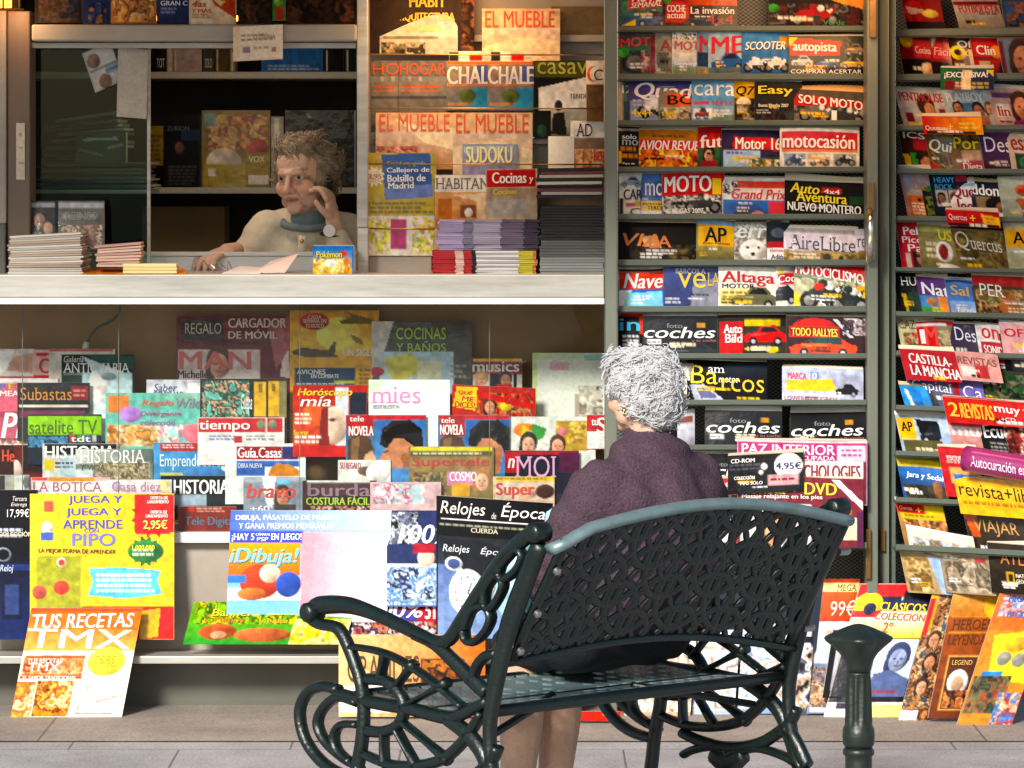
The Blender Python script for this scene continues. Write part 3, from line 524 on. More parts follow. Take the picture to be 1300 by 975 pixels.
m(932, 976, 284, 333, '#8f8b80', 'pet magazine with a white furry dog face', [('B', 932, 284, 976, 333, ['#b8b4a8', '#77736a', '#d4d0c6', '#8e8678'], 44, 8), ('E', '#e2ded6', 956, 318, 17, 14), ('E', '#2a2522', 956, 322, 3, 2.5), ('E', '#2a2522', 949, 314, 2, 2), ('E', '#2a2522', 963, 314, 2, 2)], [('err', 936, 974, 289, 302, 'w', 'bi')], pages=(2, 2))
m(973, 1002, 285, 333, '#1d2630', 'dark magazine sliver with white lower panel', [('R', '#e6e2e2', 974, 315, 1002, 333), ('R', '#b4282e', 974, 308, 1002, 315), ('E', '#56606a', 988, 297, 9, 6)], [('Adiós', 979, 997, 323, 329, '#22222a'), ('MANIAS', 978, 997, 317, 320, 'r')])
m(1085, 1101, 294, 334, '#c9c2cc', 'second copy of the lilac outdoor magazine at the shelf end', [('V', '#8a7440', '#4a3a20', 1085, 318, 1101, 334)], [('re', 1088, 1099, 303, 314, '#48464c', 'f')])
m(995, 1090, 289, 334, '#cfc8d2', 'outdoor magazine with grey serif title on lilac over golden fields', [('V', '#a8925a', '#6a5a34', 995, 316, 1090, 334), ('B', 995, 320, 1090, 334, ['#b39a58', '#6f5a2e', '#8a7a44'], 24, 7), ('E', '#3a2c20', 1050, 327, 5, 8), ('E', '#3a2c20', 1068, 328, 4, 7), ('R', '#9a9a92', 995, 289, 1090, 294)], [('AireLibre', 1001, 1086, 297, 315, '#43414a', 'f', 2)], sy=3, pages=(3, 4))
row(6)
m(785, 843, 343, 392, '#dfe3e8', 'sailing magazine with white italic title on orange', [('R', '#d8481c', 786, 345, 842, 368), ('R', '#2b2b30', 785, 341, 843, 345), ('V', '#3a6fae', '#64b4ea', 785, 368, 843, 392), ('P', 'w', [(786, 369), (802, 369), (794, 388), (786, 390)]), ('P', '#8fd0f4', [(795, 372), (840, 370), (842, 392), (793, 392)])], [('Nave', 792, 841, 347, 366, 'w', 'bi')], pages=(2, 3))
m(842, 916, 338, 392, '#3c4a84', 'deep blue boat magazine with yellow lower case title', [('V', '#46558e', '#2c386c', 842, 338, 916, 392), ('P', '#8a8c98', [(880, 362), (896, 355), (916, 350), (916, 392), (876, 392)]), ('L', '#cfd0dc', 845, 377, 866, 386, 2)], [('BARCOS A', 858, 896, 341, 347, '#c8cad6', 'f'), ('ve', 861, 896, 346, 365, '#e6c23a', 'n'), ('LA', 899, 913, 345, 362, '#d8b23a', 'n')])
m(912, 987, 341, 392, '#e4e2d8', 'white motoring magazine with red title and olive car', [('V', '#e6e0b0', '#c9b93a', 914, 366, 960, 392), ('C', '#6c6a50', 928, 362, 988, 391), ('L', '#a08a20', 917, 369, 952, 380, 2), ('R', '#cfcac0', 912, 387, 987, 392)], [('Altaga', 917, 983, 345, 363, '#c8202c', 'b'), ('MOTOR', 917, 958, 360.5, 366, 'k', 'b')], pages=(2, 2))
m(985, 1011, 341, 392, '#cfcfca', 'white magazine sliver with short red title and black car nose', [('R', '#c4242e', 987, 348, 1010, 362), ('C', '#24262b', 970, 362, 1014, 386), ('E', '#e0c030', 991, 345, 4, 3)], [('Coc', 988, 1009, 350, 359, 'w', 'b')])
m(1008, 1101, 330, 393, '#8a9a80', 'motorcycle weekly with sloping red band and green bike', [('P', '#c4242a', [(1008, 330), (1101, 333), (1101, 352), (1008, 346)]), ('B', 1008, 350, 1100, 392, ['#a8a88a', '#c8c2a0', '#6c7c64', '#d6d0b8'], 36, 12), ('P', '#e2c822', [(1008, 368), (1022, 380), (1008, 390)]), ('P', '#d9b52a', [(1080, 360), (1101, 356), (1101, 382)]), ('M', '#25382c', 1016, 352, 1078, 392), ('E', '#c03228', 1040, 362, 7, 5), ('M', '#26302c', 1056, 358, 1102, 394)], [('MOTOCICLISMO', 1010, 1096, 333, 346, 'w', 'b', 10), ('5', 1040, 1048, 378, 389, 'w')], sy=6, pages=(2, 4, '#e8b48c'))
row(7)
m(785, 820, 400, 452, '#17171a', 'black and red magazine with blue lower case title', [('R', '#d04a20', 812, 401, 820, 424), ('R', '#c4382c', 785, 397, 820, 402), ('L', '#c9c9cc', 790, 425, 816, 446, 4)], [('in', 787, 812, 405, 420, '#3aa6cc', 'b')], pages=(3, 3, '#d89080'))
foto(816, 911, 402, 450, 'black car magazine with white lower case title beside the red block', pages=(3, 4, 'w'))
m(911, 999, 402, 452, '#2a2620', 'car magazine with white title block and red sports car', [('R', '#b8282c', 913, 408, 944, 450), ('R', '#c9b42a', 945, 406, 990, 414), ('R', '#3c3a30', 945, 414, 999, 452), ('C', '#cc2428', 944, 412, 999, 438), ('L', '#d0cfc4', 948, 440, 996, 447, 1), ('E', '#e0c020', 980, 444, 8, 4)], [('Auto', 919, 942, 412, 423, 'w', 'b'), ('Bild', 921, 942, 424, 435, 'w', 'b')], pages=(3, 3))
m(998, 1101, 402, 453, '#3a1a1e', 'rally magazine with yellow title in an arched red label', [('E', '#c22a28', 1034, 416, 28, 12), ('R', '#c9402a', 1002, 414, 1066, 428), ('R', '#8c1c1c', 1003.5, 415.5, 1064.5, 426.5), ('P', '#d9d5d2', [(1062, 404), (1084, 428), (1079, 428), (1056, 404)]), ('B', 1070, 404, 1100, 424, ['#5a4650', '#a89098', '#d0c8c8', '#2c1c22'], 22, 5), ('C', '#d4542a', 1002, 424, 1088, 452), ('P', '#2f4c4a', [(1020, 434), (1034, 427), (1068, 428), (1070, 437)])], [('TODO RALLYES', 1005, 1063, 416, 426, '#e8c63c', 'b', 1)], sy=2, pages=(2, 3))
row(8)
m(862, 880, 462, 510, '#9a958c', 'grey magazine half hidden by the white haired woman', [('R', '#d8d4c8', 862, 466, 874, 500)], [])
m(872, 974, 457, 511, '#14151a', 'black boating magazine with yellow serif letters and white motorboat', [('R', 'w', 873, 461, 876, 482), ('V', '#1f2c3c', '#101116', 920, 458, 974, 478), ('P', '#b9bccb', [(876, 488), (893, 486), (920, 506), (882, 508)]), ('P', '#6c7090', [(884, 492), (896, 490), (912, 503), (890, 505)]), ('L', '#d8b830', 936, 500, 968, 506, 1)], [('Ba', 877, 911, 462, 486, '#e9cb28', 'f'), ('am', 899, 920, 464, 471, 'w', 'f'), ('motor', 912, 938, 476, 483, 'w', 'f'), ('rcos', 914, 970, 478, 494, '#d9b62e', 'f', 1)], sy=3, pages=(2, 2))
m(993, 1096, 468, 511, '#b9bfd8', 'pale lilac car guide with yellow smear and small dark car', [('R', '#8a9ac8', 1025, 471, 1040, 480), ('P', '#d6c24c', [(998, 482), (1070, 478), (1066, 494), (998, 496)]), ('P', '#a8aabc', [(1052, 470), (1096, 474), (1096, 511), (1070, 511)]), ('C', '#2a2a30', 1060, 484, 1090, 500), ('R', '#d8dcec', 993, 498, 1060, 511)], [('MARCA', 1000, 1024, 472, 480, '#c8403c', 'b', 1), ('10', 1027, 1037, 472, 480, 'w'), ('LOWERED BUGBAN', 996, 1062, 502, 507, '#a85a6c', 'b')], sy=3, pages=(3, 4))
row(9)
m(860, 882, 526, 568, '#b9b5ba', 'white and brown magazine behind the woman’s shoulder', [('R', '#7a4a40', 862, 530, 880, 538), ('V', '#c9c6cc', '#8d8c98', 860, 540, 882, 568)], [], sy=-2, pages=(3, 2, 'w'))
foto(895, 993, 522, 565, 'black car magazine with flat white page top', pages=(6, 6, 'w'))
foto(1003, 1099, 527, 567, 'black car magazine with sloping white page top', pages=(7, 14, 'w'))
row(10)
foto(880, 962, 578, 628, 'black car magazine peeking out beside the pink pack', pages=(6, 8, 'w'))
m(936, 1101, 560, 640, '#efe9e4', 'psychology magazine in a pack with pink header and dark red title', [('R', '#b23a78', 936, 560, 1101, 584), ('R', '#e2c6d4', 1063, 564, 1099, 583), ('L', '#b05c8c', 1068, 567, 1094, 580, 2), ('E', '#5a2c48', 1058, 622, 30, 15), ('E', '#e0b49a', 1058, 634, 24, 16), ('R', '#7c2048', 1096, 584, 1101, 640)], [('PAZ INTERIOR', 942, 1060, 563, 576, '#f0e2ea', 'b'), ('PARA GENTE OCUPADA', 942, 1060, 577, 583, '#f0d8e4', 'b'), ('PSYCHOLOGIES', 1000, 1092, 588, 606, '#8a2a32', 'b', 1)], surf='wrap', Y=12.31)
m(924, 1020, 581, 628, '#15141a', 'tilted black card with white price circle', [('E', 'w', 1001, 595, 18, 16), ('R', '#c9a0a4', 975, 606, 1014, 619), ('L', '#8c2a34', 978, 609, 1011, 616, 1), ('L', '#55555c', 926, 590, 972, 600, 2), ('E', 'w', 970, 595, 4, 4), ('E', 'w', 966, 602, 3, 3)], [('CD-ROM', 928, 958, 584, 589, 'w', 'b'), ('4,95€', 985, 1017, 590, 600, '#2c2a60', 'b', 1), ('COLECCIÓN', 932, 958, 605, 610, 'w'), ('MÁS SÓLO', 940, 968, 612, 617, 'w')], sy=-5, Y=12.29, T=.004, lean=.01, name='promotional_card', cat='card', group=None)
row(11)
m(908, 940, 609, 694, '#c43a34', 'red and white magazine pack beside the woman’s shoulder', [('R', 'w', 914, 636, 932, 694), ('R', '#27304c', 922, 640, 930, 660), ('L', '#e8b0a8', 911, 613, 936, 628, 2)], [('MENTOS', 910, 936, 613, 619, '#f0dcd8'), ('RON EL', 912, 936, 621, 628, '#f0dcd8')], surf='wrap')
m(937, 1096, 609, 694, '#7c2c3a', 'maroon wellbeing magazine with lime title and foot massage line', [('P', '#e8e2e4', [(1056, 609), (1066, 609), (1096, 636), (1096, 646)]), ('R', '#d8d0d0', 940, 640, 1030, 694), ('E', '#b07a3a', 1064, 650, 18, 13), ('F', 985, 672, 20, 'sk', 'br'), ('R', '#58204a', 1088, 648, 1096, 694), ('R', '#e0d4b8', 1070, 655, 1088, 684)], [('Revista + DVD', 940, 1062, 613, 628, '#cfd03a', 'b'), ('Masaje relajante en los pies', 942, 1044, 628, 635, '#e8dcd6')], surf='wrap', Y=12.285)

# ================================================================ magazines, right rack
def rr(x0, x1, y0, y1, base, d, art=(), text=(), sx=9, sy=0, **k):
    nat = (y0-200)*.0012*(x1-x0)/12.4
    m(x0, x1, y0, y1, base, d, art, text, sx=sx, sy=sy+nat+.035*(x1-x0), **k)
def rrow(n): row(n, 'right rack', 12.578, .02, 'magazines on the right rack', -.0012, 1134)
rrow(0)
rr(1143, 1192, -8, 40, '#8e1a1e', 'dark red sports magazine with red ball shape', [('E', '#c02a30', 1156, 14, 12, 14), ('P', '#d8b8a0', [(1146, 8), (1168, 12), (1166, 16), (1150, 18)]), ('E', '#e0c860', 1176, 17, 10, 5), ('R', '#1c1414', 1143, 27, 1192, 40)])
rr(1208, 1266, 2, 40, '#b0a8a0', 'football magazine with red title on grey lawn photo', [('R', '#7c1a20', 1208, 2, 1266, 7), ('V', '#a4a094', '#8c8478', 1208, 17, 1266, 40), ('L', '#5c5660', 1238, 16, 1262, 20, 1)], [('FUTBOLISTA', 1214, 1264, 6, 16, '#b51f2a', 'b', 1)], sx=12)
rr(1268, 1322, -12, 42, '#2c4468', 'dark blue magazine with a flesh coloured figure', [('B', 1272, 4, 1318, 40, ['#35507a', '#6a4c48', '#8a5f50', '#22304c'], 30, 8)])
rrow(1)
rr(1139, 1180, 46, 98, '#7c1c22', 'recipe booklet with yellow flower over red box', [('R', '#b8323a', 1156, 50, 1180, 72), ('E', '#e2b428', 1149, 51, 8, 9), ('R', '#15100e', 1139, 74, 1180, 98), ('E', '#c9a078', 1172, 87, 9, 9), ('E', '#e2d0b8', 1168, 84, 4, 5)], [('Cocina', 1159, 1178, 58, 67, '#e0a8a0', 'b')], pages=(3, 4, '#e0b070'))
rr(1176, 1208, 48, 98, '#8c262a', 'second red recipe booklet with cream corner', [('R', '#c23a40', 1180, 54, 1206, 74), ('P', '#c9b890', [(1176, 48), (1188, 48), (1180, 62)]), ('R', '#1a1210', 1176, 78, 1208, 98)], [('Fácil', 1182, 1204, 60, 70, '#e4a49c', 'bi')], pages=(2, 3, '#e0c090'))
rr(1203, 1236, 49, 98, '#3a241c', 'crafts magazine with yellow ring and white letters', [('E', '#e8cc20', 1213, 67, 10, 9), ('E', '#2a2014', 1213, 66, 5, 4), ('R', '#8c5a30', 1205, 78, 1222, 98), ('R', '#d8b8a8', 1226, 62, 1234, 90)], [('Of', 1214, 1232, 51, 60, '#d9d6cc', 'b'), ('Cil', 1222, 1234, 64, 71, '#e8cc20')], pages=(2, 2, '#e0b890'))
rr(1231, 1272, 50, 98, '#a8202a', 'red sewing magazine with small white title', [('R', '#c42a34', 1234, 54, 1264, 72), ('R', '#7c1c24', 1231, 72, 1272, 76), ('P', '#b9b290', [(1238, 78), (1252, 78), (1246, 90), (1236, 92)]), ('E', '#d98a28', 1262, 66, 8, 8), ('P', '#24281a', [(1262, 82), (1272, 72), (1272, 98), (1258, 98)])], [('Clin', 1237, 1260, 57, 69, 'w', 'b', 1)], pages=(3, 3, '#e6c070'))
rr(1266, 1320, 52, 100, '#6f7f92', 'grey blue magazine with a face in purple light', [('R', '#6a2440', 1266, 52, 1272, 100), ('F', 1296, 74, 20, '#a87a60', '#3c2a2c')], pages=(3, 3, '#d88c48'))
m(1194, 1262, 88, 114, '#1f6a42', 'green blue and yellow exclusive banner across the second row', [('H', '#1f6a42', '#2c2f6c', 1194, 88, 1262, 101), ('R', '#2b2a58', 1230, 96, 1262, 114), ('P', '#e0c8a0', [(1222, 88), (1234, 88), (1232, 114), (1218, 114)]), ('R', '#7c1f2c', 1199, 102, 1220, 114), ('P', 'y', [(1252, 88), (1262, 88), (1262, 98)]), ('L', '#b8a83c', 1234, 103, 1260, 113, 2)], [('¡EXCLUSIVA!', 1199, 1254, 91, 100, 'w', 'b', -1)], Y=12.412, lean=.002, dyp=-.0012, sy=1, T=.002, name='promotional_banner', cat='banner', group=None, label='green and blue exclusive banner with yellow corner clipped over the right rack’s second shelf')
rrow(2)
rr(1134, 1196, 112, 164, '#d4ccc6', 'white magazine with red title and dark haired model', [('V', '#d9d2cc', '#bcb0aa', 1134, 112, 1196, 164), ('E', '#3c2420', 1169, 132, 11, 14), ('E', '#c28a68', 1173, 140, 7, 11), ('R', '#7d1f3a', 1140, 142, 1150, 154), ('R', '#b9bccb', 1138, 134, 1154, 140), ('R', '#8a2840', 1184, 136, 1192, 146)], [('PENTHOUSE', 1138, 1193, 116, 127, '#b82a38', 'b', 1)], sx=15, pages=(1, 1))
rr(1194, 1256, 115, 164, '#b9c3c9', 'pale grey magazine with white title and three figures', [('R', '#5d86ae', 1205, 131, 1240, 160), ('F', 1209, 137, 7, '#c08a6a', '#2c201c'), ('F', 1234, 140, 8, '#b9805f', '#2a1a18'), ('P', '#c58c68', [(1228, 146), (1244, 146), (1246, 164), (1222, 164)]), ('F', 1249, 138, 7, '#c99a78', '#6c4a30')], [('PLAYBOY', 1198, 1244, 118, 129, '#e6e8ea', 'b', 1)], sx=16, pages=(1, 1))
rr(1252, 1322, 114, 166, '#c9a9a0', 'pink gossip magazine with tiny red title box', [('R', '#e6e2dc', 1258, 132, 1276, 148), ('R', '#6f4a78', 1256, 117, 1300, 124), ('F', 1292, 134, 15, '#c78a68', '#4a2a20'), ('P', '#9c2a78', [(1278, 152), (1322, 146), (1322, 166), (1270, 166)])], [('lin', 1260, 1274, 134, 147, '#b8242e', 'b')], sx=14)
m(1170, 1246, 149, 170, '#b8242a', 'red to yellow supplement', [('H', '#b8242a', '#e2a42a', 1170, 149, 1246, 170), ('L', '#e8c860', 1216, 154, 1242, 164, 2), ('R', '#2a1a14', 1174, 166, 1236, 170)], [('Quercus', 1173, 1198, 159, 166, '#f0dcc8', 'f'), ('+', 1202, 1208, 157, 163, '#f0c83c')], Y=12.418, lean=.002, dyp=-.0012, sx=3, sy=2, T=.002, name='promotional_banner', cat='banner', group=None, label='red to yellow banner sleeve across the third shelf of the right rack')
rrow(3)
rr(1140, 1180, 166, 219, '#40201c', 'dark magazine with white title and striped corner', [('R', '#a82a2c', 1156, 172, 1180, 190), ('P', '#d0b422', [(1141, 196), (1149, 196), (1152, 219), (1145, 219)]), ('P', '#3f8f3c', [(1150, 194), (1158, 194), (1160, 219), (1153, 219)]), ('E', '#b07a5a', 1170, 208, 8, 10)], [('ICS', 1145, 1172, 168, 176, '#e2dcd2', 'b')], pages=(4, 4, '#e8d0a8'))
rr(1174, 1210, 171, 220, '#6c5a34', 'food magazine with white title on olive brown', [('B', 1176, 188, 1210, 220, ['#7c6a3a', '#4a3a20', '#9a8448', '#5c2c1c'], 22, 8), ('E', '#a83228', 1180, 212, 6, 6)], [('Qui', 1177, 1206, 177, 194, '#e9e3d8', 'bi', 1)], pages=(3, 2))
rr(1203, 1246, 169, 220, '#8a6a44', 'gardening magazine with yellow title above red box', [('R', '#cfa98a', 1216, 190, 1240, 204), ('R', '#a82c34', 1212, 203, 1244, 220), ('B', 1204, 170, 1246, 190, ['#5a4424', '#7c6430', '#8f7a3c'], 14, 6)], [('Por', 1208, 1240, 173, 188, '#e6cf2a', 'b', 1), ('Dieta', 1216, 1240, 206, 216, '#e8d8d0', 'b')], pages=(2, 2))
rr(1242, 1284, 170, 220, '#52305c', 'purple design magazine with large white serif title', [('V', '#5c3868', '#3c2430', 1242, 186, 1284, 220), ('L', '#d8ccd4', 1256, 204, 1274, 212, 2)], [('Des', 1247, 1280, 174, 193, '#e4dfe4', 'f', 1)], pages=(3, 3))
rr(1277, 1325, 172, 222, '#d8c4b0', 'cream magazine with dark red title and green plant', [('R', '#274a38', 1284, 194, 1312, 222), ('E', '#3f6c4c', 1300, 206, 12, 9), ('L', '#e0d0c4', 1284, 190, 1310, 194, 1)], [('esu', 1281, 1306, 176, 190, '#9c2a3c', 'b')])
rrow(4)
rr(1140, 1182, 215, 276, '#7ba4d4', 'sky blue and orange architecture magazine', [('R', '#c67a48', 1140, 215, 1143, 276), ('V', '#86aede', '#b8a490', 1144, 216, 1182, 248), ('R', '#c8713c', 1144, 248, 1182, 276), ('L', '#e8dcc8', 1148, 256, 1178, 272, 4)], [('HOGAR', 1152, 1178, 221, 229, '#d08a6c'), ('DE', 1154, 1172, 231, 240, '#d0804c')], sx=13)
rr(1167, 1206, 226, 277, '#1c2420', 'black cannabis magazine with green leaf', [('S', '#4a8a2c', 1175, 237, 7), ('B', 1170, 250, 1206, 277, ['#1a1a16', '#5d6a2c', '#7c8440', '#141412'], 22, 7)], [], sx=10)
rr(1178, 1226, 222, 276, '#1a2438', 'dark music magazine with blue title and grid of small portraits', [('R', '#a02c38', 1212, 222, 1226, 230), ('R', '#b8b4b0', 1183, 241, 1198, 262), ('R', '#b8a8a0', 1200, 240, 1214, 262), ('F', 1190, 251, 6, '#8f6a58', 'k'), ('F', 1207, 251, 6, '#9c5a50', 'k')], [('HEAVY', 1184, 1210, 224, 231, '#3aa0dc', 'b'), ('ROCK', 1184, 1206, 233, 240, '#3f8fc4', 'b')], sx=10)
rr(1203, 1237, 232, 276, '#e2dedb', 'white book review magazine with plum title', [('R', '#8fb8d8', 1216, 232, 1237, 236)], [('Que', 1206, 1234, 234, 252, '#842048', 'b', 1), ('leer', 1211, 1237, 252, 269, '#842048', 'b', 1)], sx=8)
rr(1230, 1272, 230, 278, '#222842', 'navy magazine with big white letters and black haired person', [('R', '#8c7c5c', 1236, 248, 1262, 278), ('E', 'k', 1259, 258, 12, 10), ('E', '#8a5a44', 1266, 262, 6, 7), ('E', '#dcd4d8', 1266, 276, 11, 8)], [('ddon', 1232, 1266, 232, 246, '#e8e8ea', 'b', 1)], sx=7, pages=(4, 4, '#c8b878'))
rr(1266, 1322, 228, 282, '#a8b0a0', 'pale green magazine with tanned figure in shorts', [('V', '#b8bcae', '#98a294', 1266, 228, 1322, 282), ('P', '#a8603c', [(1284, 252), (1296, 250), (1304, 262), (1300, 282), (1290, 280), (1292, 266)]), ('E', '#a8623e', 1298, 240, 12, 8), ('R', '#b02c30', 1290, 238, 1306, 243)])
m(1200, 1268, 268, 286, '#b8202a', 'red strip banner', [('P', '#e8b428', [(1244, 270), (1268, 273), (1268, 284), (1248, 284)]), ('R', '#14161c', 1202, 282, 1266, 286), ('L', '#c87c20', 1250, 274, 1266, 282, 2)], [('Quercus', 1203, 1226, 271, 279, '#f0d8d0', 'f', 1), ('+', 1230, 1237, 272, 279, '#f0c020')], Y=12.33, lean=.002, dyp=-.0012, sx=3, sy=3, T=.002, name='promotional_banner', cat='banner', group=None, label='red banner with yellow burst above the brown wildlife magazine on the right rack')
rrow(5)
rr(1137, 1173, 284, 342, '#c23042', 'red hairdressing magazine with stacked white words', [('R', '#d8c8b8', 1144, 321, 1150, 342), ('R', '#3c2420', 1152, 318, 1164, 342), ('E', '#a86a54', 1164, 326, 7, 10)], [('Pel', 1145, 1163, 288, 298, 'w', 'b'), ('Pico', 1142, 1168, 300, 308, 'w', 'b'), ('Pa', 1148, 1166, 310, 319, 'w', 'b')], sx=9, pages=(5, 4, '#f0d8c0'))
rr(1164, 1216, 287, 344, '#8f8858', 'theatre magazine with yellow title and white masked performer', [('R', '#b4ae70', 1166, 288, 1214, 294), ('V', '#9c9464', '#6a6440', 1164, 302, 1216, 344), ('E', '#e4e0d8', 1195, 318, 11, 13), ('E', '#8a2a2c', 1194, 318, 6, 10), ('E', '#dcd8d2', 1200, 342, 16, 9), ('L', '#d4cfb8', 1172, 306, 1186, 328, 3)], [('US', 1190, 1206, 290, 303, '#e0d020', 'b', 1)], sx=7, pages=(6, 5, '#f0e6d0'))
rr(1206, 1272, 292, 342, '#7c6a3c', 'brown wildlife magazine with large pale serif title', [('B', 1206, 292, 1272, 342, ['#8a7644', '#6a5a30', '#94804c', '#5c5028', '#7a5a34'], 40, 12), ('E', '#5c4a26', 1224, 320, 12, 9)], [('Q', 1209, 1226, 293, 318, '#cfc8b4', 'f'), ('uercus', 1227, 1266, 304, 315, '#d9d4c4', 'f', 3)], sx=13, pages=(2, 3, '#20242c'))
rr(1273, 1325, 285, 346, '#b8b498', 'yellow square car guide cropped by the edge', [('R', '#f0ae1c', 1274, 291, 1316, 314), ('L', '#e8e8e0', 1282, 317, 1300, 322, 1)], [('AP', 1283, 1308, 294, 309, 'k', 'b', 1)], sx=9, pages=(5, 6, '#d8e0ea'))
rrow(6)
rr(1133, 1172, 348, 397, '#1b211e', 'black history magazine with white serif letters', [('P', '#c9a82a', [(1140, 372), (1146, 372), (1152, 397), (1143, 397)]), ('B', 1146, 370, 1172, 397, ['#1f3a26', '#2c4c30', '#142018'], 14, 8)], [('HU', 1141, 1162, 350, 361, '#e4e2dc', 'f')], sx=9, pages=(3, 3, '#e0c8a0'))
rr(1163, 1204, 353, 397, '#64327c', 'purple nature magazine with white title and green field', [('R', '#4b8ac0', 1163, 375, 1186, 392), ('R', '#e0902c', 1186, 375, 1204, 397), ('E', '#b87a3a', 1178, 382, 7, 5), ('R', '#3f9a3a', 1163, 389, 1188, 397)], [('Nat', 1168, 1202, 358, 373, '#f0eaf0', 'b', 2)], sx=8)
rr(1199, 1239, 356, 398, '#5f86c4', 'light blue travel magazine with gold title', [('R', '#26305c', 1232, 362, 1239, 384), ('V', '#7ea4dc', '#a8bedc', 1202, 382, 1239, 398), ('R', '#2c3450', 1199, 356, 1239, 359)], [('Sal', 1205, 1227, 363, 375, '#d8a83c', 'b', 1), ('ESPAÑA', 1210, 1236, 391, 396, '#f0f2f8')], sx=7, pages=(3, 3))
rr(1233, 1322, 350, 400, '#5c4a38', 'red topped animal magazine with white serif title and brown curls', [('R', '#b83a38', 1233, 350, 1300, 362), ('B', 1236, 366, 1322, 400, ['#8a5a34', '#3c3a28', '#c9a070', '#5a7048', '#a87c4c'], 46, 9), ('E', '#a86a3c', 1277, 388, 13, 11)], [('PER', 1240, 1273, 359, 374, '#efe8e0', 'f', 2)], sx=7, pages=(4, 7, '#ecdcc4'))
rrow(7)
rr(1137, 1186, 403, 450, '#c4b898', 'cream hunting magazine with outlined title', [('B', 1142, 422, 1182, 448, ['#8a7a54', '#5d5438', '#b8a880', '#a04a3c'], 26, 7)], [('CAZA', 1139, 1168, 406, 417, '#55503c', 'f')], sx=9, pages=(2, 2))
rr(1162, 1212, 411, 452, '#c92a30', 'red magazine with white letters and stone coloured right half', [('R', '#8c8064', 1186, 413, 1212, 452), ('B', 1186, 420, 1212, 452, ['#9c9074', '#6a6048', '#c0b490'], 20, 6), ('R', 'w', 1162, 411, 1200, 414)], [('M', 1172, 1187, 415, 438, '#e04038', 'b'), ('I', 1166, 1171, 418, 436, 'w', 'b')], sx=7, pages=(3, 3, 'w'))
rr(1203, 1243, 411, 458, '#3a2448', 'dark purple design magazine with white serif word', [('V', '#442c50', '#2c1c2c', 1203, 430, 1243, 458)], [('Des', 1210, 1236, 414, 431, '#dcd8e0', 'f', 2)], sx=8, pages=(2, 2))
rr(1237, 1276, 413, 462, '#e6e0dc', 'white music magazine with red title over red box', [('R', '#b82432', 1241, 434, 1276, 460)], [('on', 1244, 1266, 417, 430, '#d8242e', 'b', 1), ('SONIDO', 1244, 1274, 438, 448, '#f0dcd8', 'b', 2)], sx=9)
rr(1268, 1325, 412, 448, '#d8a8a8', 'pink magazine with bold red capitals', [], [('OFF', 1273, 1306, 417, 427, '#c01c28', 'b', 1)], sx=6)
rr(1268, 1325, 427, 470, '#19191c', 'black computer magazine with bold white letters', [('L', '#b4b0ac', 1280, 446, 1306, 456, 2)], [('NB', 1277, 1306, 431, 445, '#f0f0ee', 'b', 2)], sx=9)
rrow(8)
rr(1194, 1300, 466, 516, '#2f6aa4', 'blue hunting magazine with yellow band behind the red strip', [('R', '#d9b82c', 1194, 456, 1300, 474), ('B', 1200, 484, 1300, 516, ['#2c4a30', '#5a4a2c', '#1c2a20', '#7c7048'], 36, 11)], [('Jara y', 1240, 1272, 476, 486, '#e2e6ea', 'bi', 2)], sx=9)
rr(1141, 1212, 444, 482, '#b02a34', 'red pack header with two white words', [('P', '#d8a09a', [(1211, 449), (1212, 449), (1212, 482)])], [('CASTILLA-', 1151, 1204, 448, 460, '#f0dcd8', 'b', 3), ('LA MANCHA', 1150, 1212, 462, 475, '#f0dcd8', 'b', 4)], sx=10, Y=12.352, lean=.002)
rr(1209, 1266, 448, 482, '#d4a098', 'pink label with grey capitals', [('R', '#e8d8d0', 1216, 464, 1232, 476), ('R', '#b83c40', 1234, 462, 1250, 478)], [('REVISTAS', 1213, 1262, 452, 461, '#8a4a48', 'b', 1)], sx=8, Y=12.272, lean=.002)
rr(1268, 1325, 470, 512, '#3a3c34', 'dark green landscape magazine with cream edge', [('B', 1268, 476, 1325, 512, ['#24482c', '#3c5c34', '#1a2018', '#6c6a50'], 26, 9)], [], sx=6, pages=(3, 4))
rr(1150, 1247, 477, 515, '#5a5290', 'violet business magazine with white serif title', [('P', '#a82c38', [(1206, 478), (1216, 478), (1220, 515), (1212, 515)]), ('R', '#7068a8', 1216, 478, 1247, 515), ('H', '#4a4684', '#6a6a7c', 1150, 477, 1206, 515)], [('Capital', 1156, 1206, 481, 496, '#e4e2ea', 'f', 4), ('Ca', 1220, 1244, 484, 500, '#e8e6ee', 'f', 1)], sx=6)
rr(1141, 1188, 490, 518, '#3a8fc8', 'bright blue magazine under a cream fold', [('R', '#15181c', 1176, 490, 1188, 518), ('P', 'w', [(1146, 494), (1150, 494), (1154, 514), (1150, 514)]), ('R', '#2f7cc0', 1156, 494, 1166, 514)], [], sx=9, pages=(5, 2, '#e8c890'))
rr(1196, 1325, 506, 536, '#b8302c', 'long red two-magazine band with yellow capitals', [('R', '#c23834', 1258, 508, 1325, 536)], [('2', 1201, 1213, 511, 528, '#e8b428', 'b'), ('REVISTAS', 1216, 1257, 511, 529, '#e0a42c', 'b', 1), ('muy', 1260, 1292, 512, 522, '#f0e0dc', 'b', 1), ('+CD', 1266, 1284, 525, 530, '#f0d8d4', 'n'), ('2', 1296, 1304, 512, 522, '#e8b428')], sx=7, Y=12.272, lean=.01)
rrow(9)
